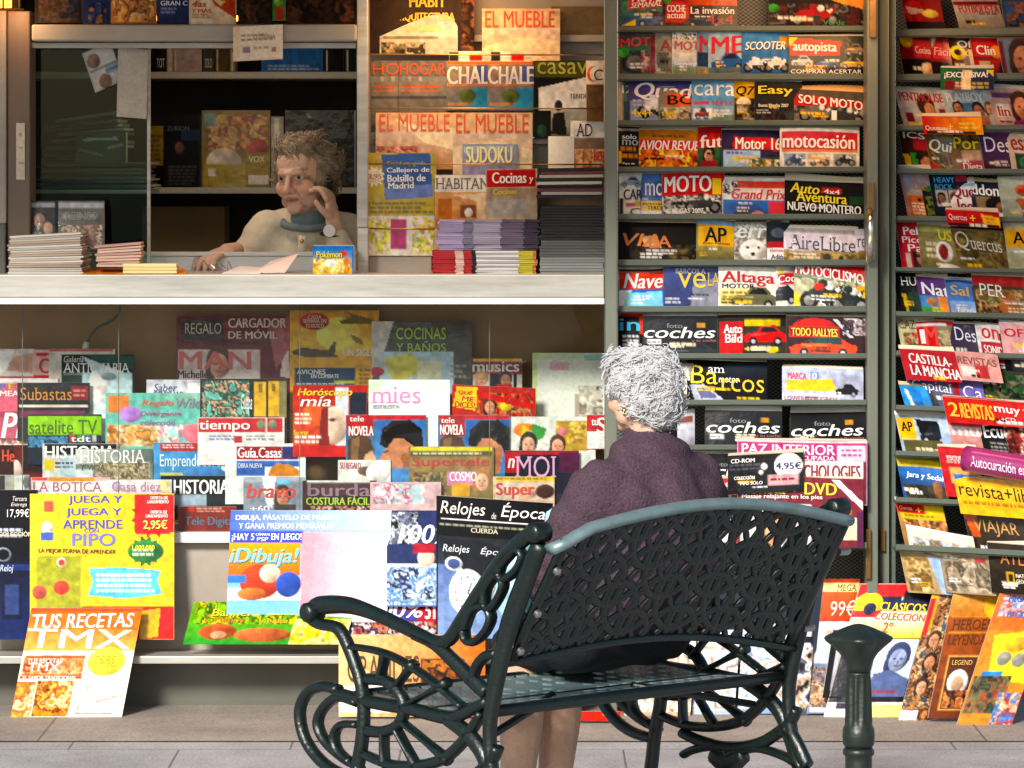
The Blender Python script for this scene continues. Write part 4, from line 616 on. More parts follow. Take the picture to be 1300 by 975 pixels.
rr(1136, 1204, 529, 577, '#aab6c2', 'car guide with yellow initials square and black coupe', [('R', '#f0b41c', 1137, 530, 1158, 557), ('P', '#12151a', [(1160, 532), (1188, 534), (1200, 566), (1166, 564)]), ('C', '#222a32', 1162, 538, 1196, 562), ('V', '#b8c6da', '#8fa4c4', 1190, 530, 1204, 577), ('R', '#5c5a38', 1140, 558, 1190, 577)], [('AP', 1141, 1155, 535, 547, 'k', 'b')], sx=11, pages=(7, 6, 'w'))
rr(1202, 1244, 535, 582, '#d8b4b0', 'pale pink science magazine with white letters', [('R', '#c44a4c', 1202, 535, 1244, 540), ('V', '#c89490', '#8a5a50', 1202, 552, 1244, 582)], [('mu', 1206, 1240, 541, 552, '#f4f0ee', 'b')], sx=10)
rr(1240, 1276, 533, 583, '#1a1b1d', 'black horse riding magazine with chunky white title', [('L', '#9c9890', 1250, 560, 1272, 574, 3)], [('Ecue', 1245, 1278, 539, 556, '#efefec', 'b', -2)], sx=12, pages=(3, 3, '#e8e0d0'))
rr(1272, 1325, 532, 588, '#7c2c2a', 'red and cream patterned magazine', [('B', 1272, 532, 1325, 588, ['#d8c8b4', '#8a3430', '#4a201c', '#b05a50'], 44, 7)], [], sx=12)
rr(1190, 1240, 568, 630, '#b8343a', 'red magazine pack with illegible cream lines', [('L', '#e0a49c', 1198, 577, 1228, 588, 2), ('R', '#c9a068', 1200, 592, 1240, 612), ('R', '#3f78b4', 1204, 600, 1240, 608)], [('ESCUELA', 1200, 1226, 577, 583, '#e8bcb4', 'b', 1)], sx=12, Y=12.25)
rrow(10)
rr(1138, 1196, 584, 637, '#2c64a8', 'blue hunting magazine with yellow top and brown deer', [('R', '#d8c428', 1138, 582, 1196, 591), ('V', '#3070b4', '#24406c', 1138, 592, 1196, 616), ('B', 1142, 614, 1196, 636, ['#2c2a1c', '#4a3c22', '#1c1c16'], 16, 8), ('E', '#8a5c34', 1184, 618, 6, 11)], [('Jara y Sedal', 1146, 1194, 597, 606, '#d8e4f0', 'bi', 3)], sx=11, pages=(4, 5, '#d8c440'))
rr(1210, 1325, 606, 652, '#e0b01e', 'yellow pack with black lower case words', [('L', '#a87c14', 1216, 634, 1320, 641, 1)], [('revista+libro', 1214, 1322, 611, 628, '#1c180e', 'n', 5)], sx=10, surf='wrap', Y=12.215, lean=.01)
rrow(11)
rr(1136, 1196, 637, 700, '#a88050', 'magazine with red plus strip and brown group photo', [('R', '#c8242a', 1136, 637, 1172, 649), ('R', '#d8c020', 1172, 638, 1196, 650), ('R', '#c9b02c', 1140, 649, 1196, 656), ('B', 1142, 657, 1196, 698, ['#8a6038', '#5a3c24', '#c0986c', '#a87448'], 40, 7), ('L', '#7c6a10', 1144, 650, 1190, 654, 1)], [('+', 1160, 1168, 641, 647, '#f0c020'), ('Quercus', 1140, 1156, 640, 646, '#f0c8a0')], sx=15)
rr(1222, 1322, 650, 700, '#3a2c20', 'dark travel magazine with tall copper capitals', [('P', '#c8622a', [(1222, 652), (1238, 652), (1240, 680), (1228, 680)]), ('V', '#4a3824', '#241c16', 1238, 650, 1322, 700), ('R', '#b8a888', 1222, 648, 1300, 652)], [('VIAJAR', 1232, 1288, 658, 678, '#b88a54', 'n', 3)], sx=12)
rrow(12)
rr(1150, 1236, 672, 700, '#d4cdc0', 'open cream paged magazine lying back', [('B', 1156, 680, 1236, 700, ['#c0b49c', '#8a7a60', '#b8bcc8'], 22, 8)], [], sx=6, sy=9, pages=(4, 3, 'w'), Y=12.31)
rr(1142, 1198, 702, 752, '#a8946c', 'sand coloured magazine with pale blue strip', [('P', '#9ab0d4', [(1176, 706), (1194, 706), (1200, 752), (1186, 752)]), ('B', 1146, 708, 1176, 750, ['#8a6c40', '#c0a878', '#6c5430'], 26, 8)], [], sx=11, pages=(8, 6, '#d8d4d0'))
rr(1192, 1256, 704, 752, '#9c8c78', 'grey brown history magazine with small red tab', [('R', '#a83c40', 1236, 706, 1250, 714), ('B', 1196, 712, 1254, 750, ['#8a7c6a', '#5c5044', '#b8aa94', '#a89480'], 34, 8)], [], sx=9, pages=(3, 6, '#e4e0dc'))
rr(1253, 1325, 690, 752, '#3a3024', 'dark brown atlas with copper capitals and yellow frame', [('V', '#40362a', '#2a241c', 1253, 690, 1325, 752), ('R', '#c9a428', 1274, 724, 1284, 740), ('R', '#3a3024', 1276, 726.5, 1282, 737.5)], [('ATL', 1268, 1298, 698, 714, '#c4743a', 'n', 1), ('NATIONAL', 1286, 1312, 726, 731, '#d8ccb4'), ('GEOGRAPHIC', 1286, 1314, 733, 738, '#d8ccb4')], sx=6)
# the rolled purple magazine wedged across the right rack
ctx.update(group=None, auto=0)
def roll():
    g = empty('rolled_magazine', P(1262, 596, 12.13), 'rolled purple magazine with white lettering lying across the right rack', 'magazine')
    a, b_ = P(1226, 582, 12.17), P(1330, 600, 12.05); ax = (b_-a).normalized(); z = MB(); z.tube([a+(b_-a)*i/8 for i in range(9)], .037, 28); me = z.build('cover', mat('purple_gloss_paper', '#8e1f62', rough=.3, noise=.15, nscale=14, coat=.4), g, smooth=True)
    z = MB()
    for rr_ in (.034, .028, .022, .016): z.tube([a-ax*.002, a-ax*.0005], rr_, 24)
    z.build('pages', M['matt'], g); v, f = glyphs('Autocuración emocional', 'b'); up = Vector((0, 0, 1)); n = ax.cross(up).normalized()*1
    vs = []
    for q in v: h = (q[1]-.5)*.8; p = a+(b_-a)*(.12+q[0]*1.0); vs.append(p+(n*math.cos(h)*.0385 if n.y < 0 else n*-math.cos(h)*.0385)+up*math.sin(h)*.0385)
    mesh_obj('lettering', vs, f, mat('white_ink', '#e6dfe4', rough=.5), g)
    at = bpy.data.objects[g.children[1].name].data.color_attributes.new('Col', 'FLOAT_COLOR', 'POINT'); k_ = len(at.data); at.data.foreach_set('color', [.62, .58, .5, 1]*k_)
roll()
# ================================================================ glazed lower display, back to front
def sec(loc, Y, lean, group, step=.006, cat='magazine', name='magazine', pitch=1.5): ctx.update(auto=0, slope=0, loc=loc, Y=Y, lean=lean, group=group, n=0, step=step, cat=cat, name=name, dyp=0., Y0x=0, pitch=pitch)
sec('lower display', 12.735, .05, 'magazines in the glazed lower display', .0042); ctx['slope'] = .14; ctx['auto'] = 0
m(224, 369, 401, 560, '#7c2430', 'maroon magazine pack with grey gift headline', [('R', '#3a2228', 229, 404, 284, 432), ('R', '#8c3440', 228, 445, 276, 482), ('R', '#e8d8d4', 226, 444, 330, 482), ('F', 278, 462, 17, '#d8a890', '#5a3828'), ('R', '#7c2430', 330, 444, 369, 500), ('P', '#e6d4d0', [(358, 454), (366, 440), (369, 480), (356, 478)]), ('P', '#b06a70', [(340, 410), (369, 401), (369, 440), (350, 470)])],
  [('REGALO', 235, 281, 410, 424, '#d0c4b4', 'n'), ('CARGADOR', 290, 363, 404, 416, '#dcd4c8', 'b'), ('DE MÓVIL', 290, 352, 418, 430, '#dcd4c8', 'b'), ('+ 132 páginas de moda', 242, 345, 431, 439, '#4c1820', 'b'), ('MAN', 228, 318, 446, 469, '#d86a64', 'b'), ('Michelle', 226, 264, 470, 480, '#2a2022', 'b')], surf='wrap')
m(368, 481, 394, 570, '#e6b414', 'tall yellow aircraft pack with red oval and two jets', [('V', '#d8a410', '#f0c828', 368, 394, 481, 450), ('E', '#f6e27a', 430, 425, 28, 22), ('E', '#b8362a', 399, 408, 19, 11), ('P', '#7a6a2c', [(430, 408), (446, 402), (440, 396), (450, 399), (474, 406), (470, 412), (436, 412)]), ('P', '#5c5430', [(370, 446), (384, 441), (416, 445), (424, 434), (427, 435), (425, 450), (430, 453), (392, 454), (372, 450)]), ('P', '#8c7a30', [(444, 424), (458, 430), (462, 438), (450, 434)]), ('R', '#1f4a68', 374, 467, 451, 492), ('R', '#c8c838', 424, 483, 450, 487), ('L', '#d8d8d0', 376, 486, 448, 489, 1), ('R', '#c8a018', 451, 480, 468, 520), ('L', '#8a6a10', 456, 468, 474, 510, 8)],
  [('CADA', 391, 408, 400, 405, '#f0d0c0', 'b'), ('SEMANA EN', 385, 414, 405, 410, '#f0d0c0', 'b'), ('TU KIOSCO', 388, 411, 411, 416, '#f0d0c0', 'b'), ('UN SIGLO', 436, 478, 443, 452, '#f4f0dc', 'b'), ('AVIONES', 377, 413, 469, 475, '#e8e8e4', 'b'), ('EN COMBATE', 395, 430, 475, 480, '#d8dce0', 'b')], surf='wrap')
m(472, 599, 408, 560, '#4c4a42', 'large grey shrink-wrapped kitchens magazine with lime capitals', [('V', '#57544a', '#6a675c', 472, 408, 599, 480), ('P', '#d8d8d4', [(472, 408), (500, 408), (480, 470), (472, 480)]), ('R', '#c4dce8', 482, 446, 576, 500), ('P', '#e4dc70', [(486, 456), (520, 448), (548, 470), (500, 486)]), ('R', '#e8e8c8', 530, 458, 560, 482), ('E', '#b83a58', 478, 472, 10, 6), ('L', '#a8a69c', 572, 462, 594, 482, 3)],
  [('COCINAS', 503, 566, 416, 431, '#a9d62c', 'n'), ('Y BAÑOS', 503, 566, 433, 447, '#a9d62c', 'n')], surf='wrap', curl=.01)
m(600, 663, 455, 540, '#b8303c', 'music magazine with white lower case title and singers', [('R', '#e8c828', 600, 455, 663, 459), ('R', '#8c2a3a', 600, 460, 663, 473), ('R', '#d8d4d0', 600, 476, 663, 500), ('F', 612, 480, 9, '#d8a888', '#c8a870'), ('R', '#1c1c20', 622, 474, 634, 500), ('F', 642, 482, 9, '#c08a6c', '#2a1c18'), ('R', '#b83028', 630, 488, 650, 502), ('R', 'k', 652, 474, 656, 500), ('E', '#d89a78', 628, 467, 4, 5)], [('musics', 600, 659, 459, 472, 'w', 'b')])
m(676, 768, 448, 560, '#e8ece0', 'bright white cover with pale green border and faint figures', [('R', '#cfe0a0', 676, 448, 682, 560), ('H', '#cfe0a8', '#d8e8e4', 676, 448, 768, 456), ('R', '#e8c0c8', 698, 460, 722, 470), ('B', 734, 490, 766, 530, ['#c8c0b4', '#d8d4c8', '#9a8c80'], 12, 8), ('R', '#a8d8d4', 742, 450, 768, 458), ('R', '#b8a89c', 730, 500, 735, 532)], [('Chic', 698, 724, 457, 470, '#e0b0bc', 'i')], noise=(.05, 9))
m(-14, 44, 443, 492, '#d8cfc8', 'white magazine with a face at the far left', [('P', '#c89c88', [(4, 470), (20, 452), (42, 448), (42, 474)]), ('P', '#efece8', [(0, 446), (20, 443), (8, 470), (-6, 478)]), ('R', '#b02a34', -14, 478, 44, 484)])
m(42, 82, 444, 492, '#d8b8b4', 'pink magazine with large dark red letter', [('P', '#c03040', [(46, 448), (64, 447), (64, 451), (46, 453)]), ('R', '#f0ecea', 66, 444, 82, 482), ('R', '#b8303c', 42, 476, 70, 484)], [('C', 50, 63, 455, 474, '#c02434', 'b')])
m(62, 146, 443, 500, '#e6e0da', 'white cover with red top edge behind the antiques magazine', [('R', '#c8362c', 62, 443, 144, 446), ('R', '#d8d2c8', 62, 448, 78, 490)])
m(78, 170, 450, 564, '#20302e', 'antiques magazine with serif title and white sculpture', [('P', '#2a5c54', [(110, 450), (170, 452), (170, 470), (130, 462)]), ('V', '#b8d4d8', '#e4ecec', 104, 474, 168, 560), ('E', '#e6e2dc', 124, 490, 12, 22), ('E', '#8a9aa0', 138, 478, 10, 5), ('R', '#3a4c48', 78, 475, 104, 490), ('R', '#8c948c', 80, 473, 105, 476), ('P', '#cfe4e8', [(104, 452), (160, 474), (120, 474)])], [('Galería', 81, 106, 452, 460, '#d8d8d0', 'i'), ('ANTICVARIA', 80, 165, 461, 473, '#eef0ee', 'f')])
m(-16, 74, 480, 540, '#d86a80', 'pink magazine with rainbow coloured letters', [('R', '#efe8e4', -16, 480, 74, 486)], [('R', 0, 9, 487, 494, '#3a6ab0'), ('E', 11, 19, 487, 494, '#c8b030'), ('V', 21, 29, 487, 494, '#c04a3a'), ('MEAL', 0, 30, 496, 503, 'w')])
m(-16, 60, 522, 580, '#c06a7c', 'pink magazine with white script initials', [('R', '#a8506a', -16, 522, 60, 530), ('B', -10, 556, 40, 580, ['#d8b8b0', '#8c5a5a', '#e0ccc4'], 14, 8)], [('Pr', 2, 36, 524, 556, 'w', 'bi')])
m(186, 266, 482, 540, '#d8dce4', 'pale magazine with two slanted blue words', [('P', '#c8b8d8', [(232, 484), (266, 484), (266, 504), (240, 500)]), ('R', '#e8eaee', 238, 486, 258, 504)], [('Saber', 195, 225, 487, 497, '#54588c', 'i'), ('COCINAR', 194, 232, 497, 504, '#5a5a88', 'bi')])
m(134, 262, 499, 590, '#7cc0b4', 'turquoise fantasy magazine with orange corner and pink blobs', [('R', '#d88a50', 137, 502, 164, 524), ('R', '#d89048', 136, 542, 196, 566), ('E', '#a880c0', 166, 526, 14, 10), ('B', 136, 540, 200, 566, ['#e0a860', '#b87a40', '#d8c4a0'], 14, 7), ('B', 200, 540, 262, 566, ['#a8d8d0', '#d8e4d8', '#e8a8b0', '#70b8b8'], 26, 8), ('E', '#d87a88', 246, 550, 15, 12), ('H', '#70b8a8', '#a8d0c0', 180, 499, 262, 508)], [('Regalo', 180, 220, 508, 517, '#d0604c', 'bi'), ('Divergente', 178, 230, 522, 530, '#a05a8c', 'bi'), ('colección', 178, 222, 533, 540, '#8c6a9c', 'bi'), ('Wild', 224, 256, 506, 518, '#8a7a8c', 'bi')])
m(-16, 56, 565, 612, '#6c2020', 'dark red magazine with orange letters over a pale face', [('R', '#2a1416', 30, 565, 56, 600), ('E', '#d8c4b8', 20, 600, 8, 16), ('R', '#3c1818', 0, 565, 18, 610)], [('He', 3, 18, 571, 586, '#d84a2c', 'b'), ('os', 36, 52, 575, 586, '#b83428', 'b')])
m(22, 114, 486, 560, '#191718', 'black auction magazine with orange serif title and red square', [('R', '#8a1c24', 90, 490, 112, 508), ('R', '#d8d0c0', 24, 514, 112, 517), ('R', '#7c2a58', 24, 521, 108, 530), ('L', '#c88a8a', 93, 494, 110, 505, 2)], [('Subastas', 26, 91, 492, 508, '#c8842c', 'f')])
m(35, 129, 526, 590, '#1c2c3c', 'lime green television magazine with grey title', [('R', '#96c82c', 36, 528, 129, 552), ('B', 36, 554, 90, 568, ['#3a6a90', '#20364a', '#5a90b0'], 14, 6), ('R', '#2c3a4a', 86, 552, 126, 562), ('R', '#d03838', 89, 553, 95, 561), ('R', '#5aa03c', 98, 553, 104, 561), ('R', '#3a80c0', 108, 553, 114, 561), ('R', '#b8b8b8', 117, 553, 122, 561)], [('satelite TV', 37, 123, 533, 551, '#4c6a24', 'n'), ('tdt', 90, 115, 553, 561, 'w', 'b')])
m(54, 149, 563, 616, '#d4d4d0', 'history magazine with white capitals on black and yellow frame', [('R', '#15161a', 56, 563, 148, 578), ('R', '#d8c838', 56, 583, 68, 597), ('R', '#b8c8d0', 76, 580, 120, 606), ('L', '#4a4c54', 70, 586, 98, 596, 2), ('R', '#d8a028', 60, 606, 120, 616)], [('HISTORIA', 57, 146, 566, 582, '#f2f2f0', 'b')])
m(96, 194, 570, 622, '#7c8474', 'history magazine with white serif title over brain coral', [('H', '#c8ccc4', '#5c6a60', 96, 570, 194, 588), ('B', 118, 586, 190, 608, ['#a89a7c', '#8a7c5c', '#c0b494', '#6c6044'], 70, 5), ('R', '#d8e0e4', 96, 596, 118, 608)], [('HISTORIA', 101, 185, 571, 588, '#f0f0ee', 'f'), ('Y VIDA', 101, 134, 590, 597, '#3c4440', 'f')])
m(195, 300, 562, 622, '#4a94c4', 'blue business magazine with red top and tall pale title', [('R', '#a83028', 203, 562, 258, 573), ('P', '#d8e8f0', [(278, 562), (300, 562), (300, 604), (282, 604)]), ('E', '#3a70a0', 262, 602, 26, 9), ('R', '#c8c83c', 203, 600, 232, 603), ('L', '#e8d0cc', 206, 564, 252, 570, 2)], [('Emprendedores', 203, 285, 577, 597, '#d8e8f0', 'n')])
m(254, 364, 481, 570, '#1c2220', 'dark photo book pack with green figures and yellow tabs', [('B', 256, 484, 316, 529, ['#6cb0a0', '#8ac8b8', '#244c40', '#3a6c5c', '#d0a88c', '#15201c'], 34, 7), ('R', '#d8b020', 323, 485, 338, 529), ('R', '#d8b020', 341, 484, 354, 529), ('R', '#8c7018', 328, 488, 333, 498), ('R', '#8c7018', 345, 487, 350, 497), ('R', '#8c8458', 354, 484, 364, 530)], [('Guapa', 306, 320, 500, 526, '#e8ece8', 'i')], surf='wrap')
m(251, 361, 530, 590, '#e2dedc', 'news weekly with white title on red band', [('R', '#c0282e', 252, 531, 359, 549), ('L', '#6c8ab0', 265, 552, 300, 560, 2), ('L', '#8a8c94', 312, 552, 352, 560, 2), ('R', '#a83438', 297, 553, 308, 562), ('E', '#7c8a70', 331, 539, 5, 6), ('E', '#7c8a70', 346, 539, 5, 6), ('R', '#d8d4d0', 337, 530, 339, 562)], [('tiempo', 253, 317, 534, 549, 'w', 'b')], surf='wrap')
m(204, 314, 604, 660, '#15161a', 'black history magazine with bold white title and standing woman', [('R', '#c8c0b4', 290, 606, 312, 640), ('P', '#8c8c84', [(298, 614), (304, 614), (307, 632), (296, 632)]), ('R', '#a8b8c4', 220, 628, 262, 642), ('R', '#2c3038', 262, 628, 290, 642)], [('HISTORIA', 221, 290, 609, 627, '#f4f4f2', 'b')])
m(286, 388, 563, 640, '#e4e4e2', 'housing guide with red title strip and orange house', [('R', '#a8242e', 300, 567, 358, 583), ('R', '#3c3a70', 358, 567, 379, 583), ('V', '#4a7ac0', '#3a68a8', 300, 585, 380, 592), ('P', '#c88a3a', [(340, 604), (344, 594), (352, 588), (368, 590), (380, 597), (380, 604)]), ('R', '#3c68ac', 300, 590, 336, 604), ('P', '#d8e4f0', [(382, 563), (388, 563), (392, 640), (384, 640)])], [('Guía.Casas', 302, 357, 568, 581, '#f0e8e8', 'b'), ('OBRA NUEVA', 302, 333, 588, 594, '#e0e8f4', 'n')])
m(372, 466, 489, 580, '#c8342c', 'red horoscope magazine with yellow and white titles and pale face', [('V', '#b82c2c', '#d05a34', 372, 489, 466, 565), ('E', '#f0a830', 398, 528, 7, 8), ('E', '#e06a3c', 398, 528, 14, 16), ('R', '#d8dce4', 426, 492, 442, 566), ('E', '#dcc0b0', 424, 540, 17, 24), ('P', '#8c3028', [(408, 520), (416, 516), (418, 566), (404, 566)]), ('E', '#6c4c44', 422, 533, 5, 2), ('R', '#1f2a3c', 444, 498, 466, 526), ('L', '#f0e0d0', 374, 524, 396, 540, 3), ('L', '#f4ece4', 374, 552, 410, 564, 2)], [('Horóscopo', 378, 447, 493, 505, '#f0d028', 'bi'), ('mía', 381, 420, 503, 516, 'w', 'bi'), ('Suerte', 373, 391, 546, 552, '#e8c828', 'b')])
m(468, 571, 482, 580, '#efeeea', 'white fashion magazine with soft pink title', [('V', '#f0f0ec', '#e4e6e6', 468, 494, 571, 580), ('P', '#d8e8d0', [(468, 484), (490, 482), (480, 500), (468, 500)]), ('L', '#b8b8bc', 474, 514, 508, 520, 1)], [('mies', 471, 534, 491, 512, '#e88ad0', 'f'), ('ESTILISTA', 474, 508, 514, 519, '#9c9ca4')], surf='wrap', noise=(.05, 9))
m(574, 680, 488, 560, '#b83428', 'gossip magazine with yellow square and red banner', [('P', '#f0c818', [(580, 490), (606, 490), (604, 520), (575, 516)]), ('B', 606, 496, 676, 530, ['#c83a24', '#8a2820', '#d86a30', '#a89068', '#5a3c30'], 36, 8), ('F', 622, 514, 9, '#c89474', '#4a2a20'), ('E', '#d8c028', 642, 512, 8, 6), ('P', '#c82a20', [(606, 494), (678, 508), (676, 516), (606, 502)])], [('QUÉ', 582, 600, 494, 500, '#b8202a', 'bi', 1), ('ME', 586, 602, 502, 508, '#b8202a', 'bi', 1), ('DICES!', 577, 603, 509, 516, '#b8202a', 'bi', 1)], sy=5)
m(640, 756, 529, 600, '#d8dad4', 'white magazine with rainbow heart and two young men', [('E', '#d8842c', 666, 546, 14, 9), ('P', '#4a9a4c', [(676, 538), (694, 544), (690, 556), (676, 562)]), ('P', '#d8c030', [(664, 540), (676, 548), (676, 564), (662, 552)]), ('R', '#b8983c', 706, 534, 748, 572), ('B', 706, 536, 748, 562, ['#c8a850', '#a88434', '#d8bc6c'], 16, 8), ('F', 671, 564, 12, '#d8ac94', '#2a2422'), ('F', 708, 566, 11, '#cc9c80', '#4a3020'), ('E', '#d87a8c', 714, 548, 5, 5)], [])
m(745, 775, 527, 570, '#c01c28', 'red magazine with white loop letter beside the woman’s head', [('R', '#e8e4e4', 745, 548, 775, 570)], [('tu', 751, 759, 532, 540, 'w', 'b'), ('S', 758, 770, 530, 550, 'w', 'b')])
m(439, 541, 527, 612, '#4a7a9c', 'romance magazine with red top and couple face to face, left copy', [('R', '#c02430', 440, 527, 540, 533), ('R', '#b8242e', 440, 527, 474, 542), ('R', '#b0202c', 441, 541, 474, 554), ('V', '#3a74b4', '#6a98c0', 476, 534, 540, 600), ('P', '#d8a888', [(0+458,576),(0+472,571),(0+477,582),(0+482,589),(0+478,596),(0+476,606),(0+456,608)]), ('P', '#5c432f', [(0+441,558),(0+456,550),(0+470,556),(0+474,571),(0+464,577),(0+459,590),(0+456,610),(0+441,610)]), ('P', '#8a6a48', [(0+446,558),(0+456,554),(0+454,606),(0+447,608)]), ('P', '#c48c6a', [(0+492,566),(0+500,555),(0+512,555),(0+523,562),(0+527,574),(0+522,600),(0+500,606),(0+489,602),(0+486,595),(0+479,590),(0+484,579)]), ('P', '#a8704e', [(0+508,578),(0+526,570),(0+522,600),(0+504,606),(0+512,592)]), ('P', '#17140f', [(0+482,564),(0+485,545),(0+498,534),(0+520,533),(0+535,544),(0+538,567),(0+530,580),(0+525,566),(0+512,557),(0+500,557),(0+491,570)]), ('E', '#b87c5a', 0+520, 574, 4, 5), ('P', '#3a2418', [(0+487,573),(0+494,571),(0+494,573),(0+487,575)]), ('R', '#5c90c0', 470, 594, 540, 612)], [('tele', 444, 462, 528, 535, 'w', 'b'), ('NOVELA', 443, 474, 541, 553, 'w', 'b')])
m(556, 647, 527, 606, '#4a7a9c', 'romance magazine with red top and couple face to face, right copy', [('R', '#c02430', 557, 527, 646, 532), ('R', '#b0202c', 558, 527, 590, 554), ('V', '#2f6ab4', '#4a84b8', 592, 534, 646, 600), ('P', '#d8a888', [(117+458,576),(117+472,571),(117+477,582),(117+482,589),(117+478,596),(117+476,606),(117+456,608)]), ('P', '#5c432f', [(117+441,558),(117+456,550),(117+470,556),(117+474,571),(117+464,577),(117+459,590),(117+456,610),(117+441,610)]), ('P', '#8a6a48', [(117+446,558),(117+456,554),(117+454,606),(117+447,608)]), ('P', '#c48c6a', [(112+492,566),(112+500,555),(112+512,555),(112+523,562),(112+527,574),(112+522,600),(112+500,606),(112+489,602),(112+486,595),(112+479,590),(112+484,579)]), ('P', '#a8704e', [(112+508,578),(112+526,570),(112+522,600),(112+504,606),(112+512,592)]), ('P', '#17140f', [(112+482,564),(112+485,545),(112+498,534),(112+520,533),(112+535,544),(112+538,567),(112+530,580),(112+525,566),(112+512,557),(112+500,557),(112+491,570)]), ('E', '#b87c5a', 112+520, 574, 4, 5), ('P', '#3a2418', [(112+487,573),(112+494,571),(112+494,573),(112+487,575)])], [('tele', 560, 577, 530, 537, 'w', 'b'), ('NOVELA', 559, 588, 539, 552, 'w', 'b')])
m(429, 496, 584, 640, '#dcdcd6', 'white give-away card with small round picture', [('E', '#6c5a50', 464, 598, 10, 6), ('E', '#e4e0dc', 480, 600, 15, 12)], [('SU REGALO', 432, 458, 587, 595, '#a85c70', 'b')], name='promotional_card', cat='card')
m(641, 735, 572, 640, '#2a2c3c', 'slate blue magazine with pink serif capitals', [('R', '#c02834', 641, 574, 660, 600), ('R', '#a8343c', 641, 572, 735, 577), ('R', '#5c2a4c', 710, 574, 735, 600)], [('n', 645, 653, 582, 594, 'w', 'bi'), ('MOI', 654, 706, 579, 606, '#d09cc4', 'f')])
m(519, 627, 567, 640, '#8a7c50', 'television gossip magazine with yellow top strip and red outlined title', [('R', '#d8cc40', 521, 567, 625, 573), ('R', '#5a5a3c', 521, 573, 625, 579), ('L', '#d8d4b8', 524, 574, 622, 578, 1), ('R', '#9c8458', 522, 580, 624, 598), ('R', '#d088b0', 568, 598, 604, 616), ('R', '#d8a840', 574, 614, 596, 630), ('F', 612, 610, 12, '#e0b89c', '#a87c50'), ('B', 524, 600, 566, 632, ['#8a7a50', '#5a6448', '#a8966c', '#6c5040'], 20, 8)], [('Supertele', 523, 621, 580, 595, '#b03a3c', 'b'), ('COSMO', 571, 605, 599, 611, '#f2e8f0', 'b')])
m(626, 704, 605, 660, '#d8b8a0', 'magazine with yellow top strip and loose red title', [('R', '#e0c428', 628, 605, 704, 611), ('R', '#d8c8b8', 628, 612, 704, 634), ('E', '#d8b49c', 668, 624, 14, 10), ('E', '#4c2c20', 692, 624, 12, 9), ('L', '#8a7a20', 630, 606, 700, 610, 1)], [('Super', 630, 678, 613, 633, '#c84440', 'b')])
m(309, 387, 606, 664, '#8a94a0', 'grey teen magazine with red brush title and man', [('R', '#a8b0b8', 309, 606, 387, 612), ('P', '#e0ecf2', [(333, 606), (350, 606), (346, 646), (338, 640)]), ('F', 359, 630, 11, '#b88468', '#3c2c24'), ('R', '#4a4038', 348, 640, 376, 664), ('R', '#7cc0e0', 352, 609, 368, 614)], [('bravo', 313, 375, 614, 632, '#c83c2c', 'bi'), ('+60', 318, 342, 642, 650, '#f0f0ee', 'b')])
m(384, 478, 610, 664, '#4a3438', 'brown sewing magazine with grey title and lime subtitle', [('R', '#d8dcd8', 390, 605, 470, 613), ('R', '#5c4448', 389, 613, 472, 628), ('B', 392, 642, 472, 660, ['#8a5050', '#c89c88', '#3c2428', '#d8b8b0'], 18, 7)], [('burda', 391, 470, 614, 630, '#8c7480', 'b'), ('COSTURA FÁCIL', 389, 469, 629, 641, '#a4c83c', 'b')])
m(470, 560, 612, 668, '#d8b8bc', 'white and pink puzzle magazine', [('B', 474, 614, 540, 640, ['#e8e0e0', '#c87890', '#b8d4dc', '#e4b8c0', '#f0ecea'], 40, 8), ('R', '#b8d0d8', 524, 616, 534, 640)], [])
m(38, 140, 606, 660, '#e0b8bc', 'pink pharmacy magazine with plum serif title', [('R', '#d85a3a', 40, 606, 60, 610), ('R', '#d89c30', 62, 606, 120, 611), ('R', '#f0e8e6', 40, 611, 138, 626)], [('LA BOTICA', 41, 130, 612, 624, '#b05a70', 'f')])
m(135, 218, 609, 660, '#e4d8dc', 'pale pink home magazine with lilac title', [('P', '#d8d0a0', [(200, 610), (216, 610), (216, 628), (206, 628)]), ('E', '#b0a0b8', 148, 618, 6, 6)], [('Casa diez', 142, 204, 611, 624, '#b8849c', 'n')])
m(226, 300, 643, 676, '#8c3c30', 'red brown television paper with slate blue title', [('E', '#c8403c', 243, 646, 4, 4), ('L', '#d8a898', 250, 644, 290, 651, 2)], [('Tele Digital', 235, 298, 656, 670, '#5a6c84', 'b')])
m(-20, 37, 603, 640, '#a8a8a0', 'silver magazine with monochrome blocks at the far left', [('R', '#3c3c40', -2, 604, 6, 622), ('R', '#d8d8d4', 18, 604, 30, 622), ('E', '#6c7070', 34, 612, 5, 8)])

# ================================================================ big things on the base shelf and the pavement
sec('', 12.44, .06, None, .003, pitch=1.3)
m(-26, 48, 622, 812, '#14151c', 'black collection box card with pale price', [('V', '#15161e', '#223468', -26, 700, 48, 812), ('R', '#2a3c74', 2, 716, 40, 724), ('R', '#18223c', 2, 736, 28, 786), ('R', '#3c4c7c', 6, 742, 24, 780), ('L', '#c8ccd8', -10, 670, 40, 684, 2), ('E', '#8c90a0', 4, 704, 10, 9), ('E', '#14151c', 4, 704, 8, 7)], [('Tercera', 16, 34, 630, 636, '#d8d4c8', 'i'), ('Entrega', 14, 34, 638, 644, '#d8d4c8', 'i'), ('17,99€', 9, 37, 646, 658, '#e8e6e0', 'n'), ('COLECCIÓN', -2, 41, 674, 681, '#d8d0b0', 'b'), ('Reloj', 0, 17, 717, 728, '#c8d0e8', 'i')], Y=12.445, name='display_card', cat='display card', label='black and blue collector card priced 17,99 at the left end of the base shelf')
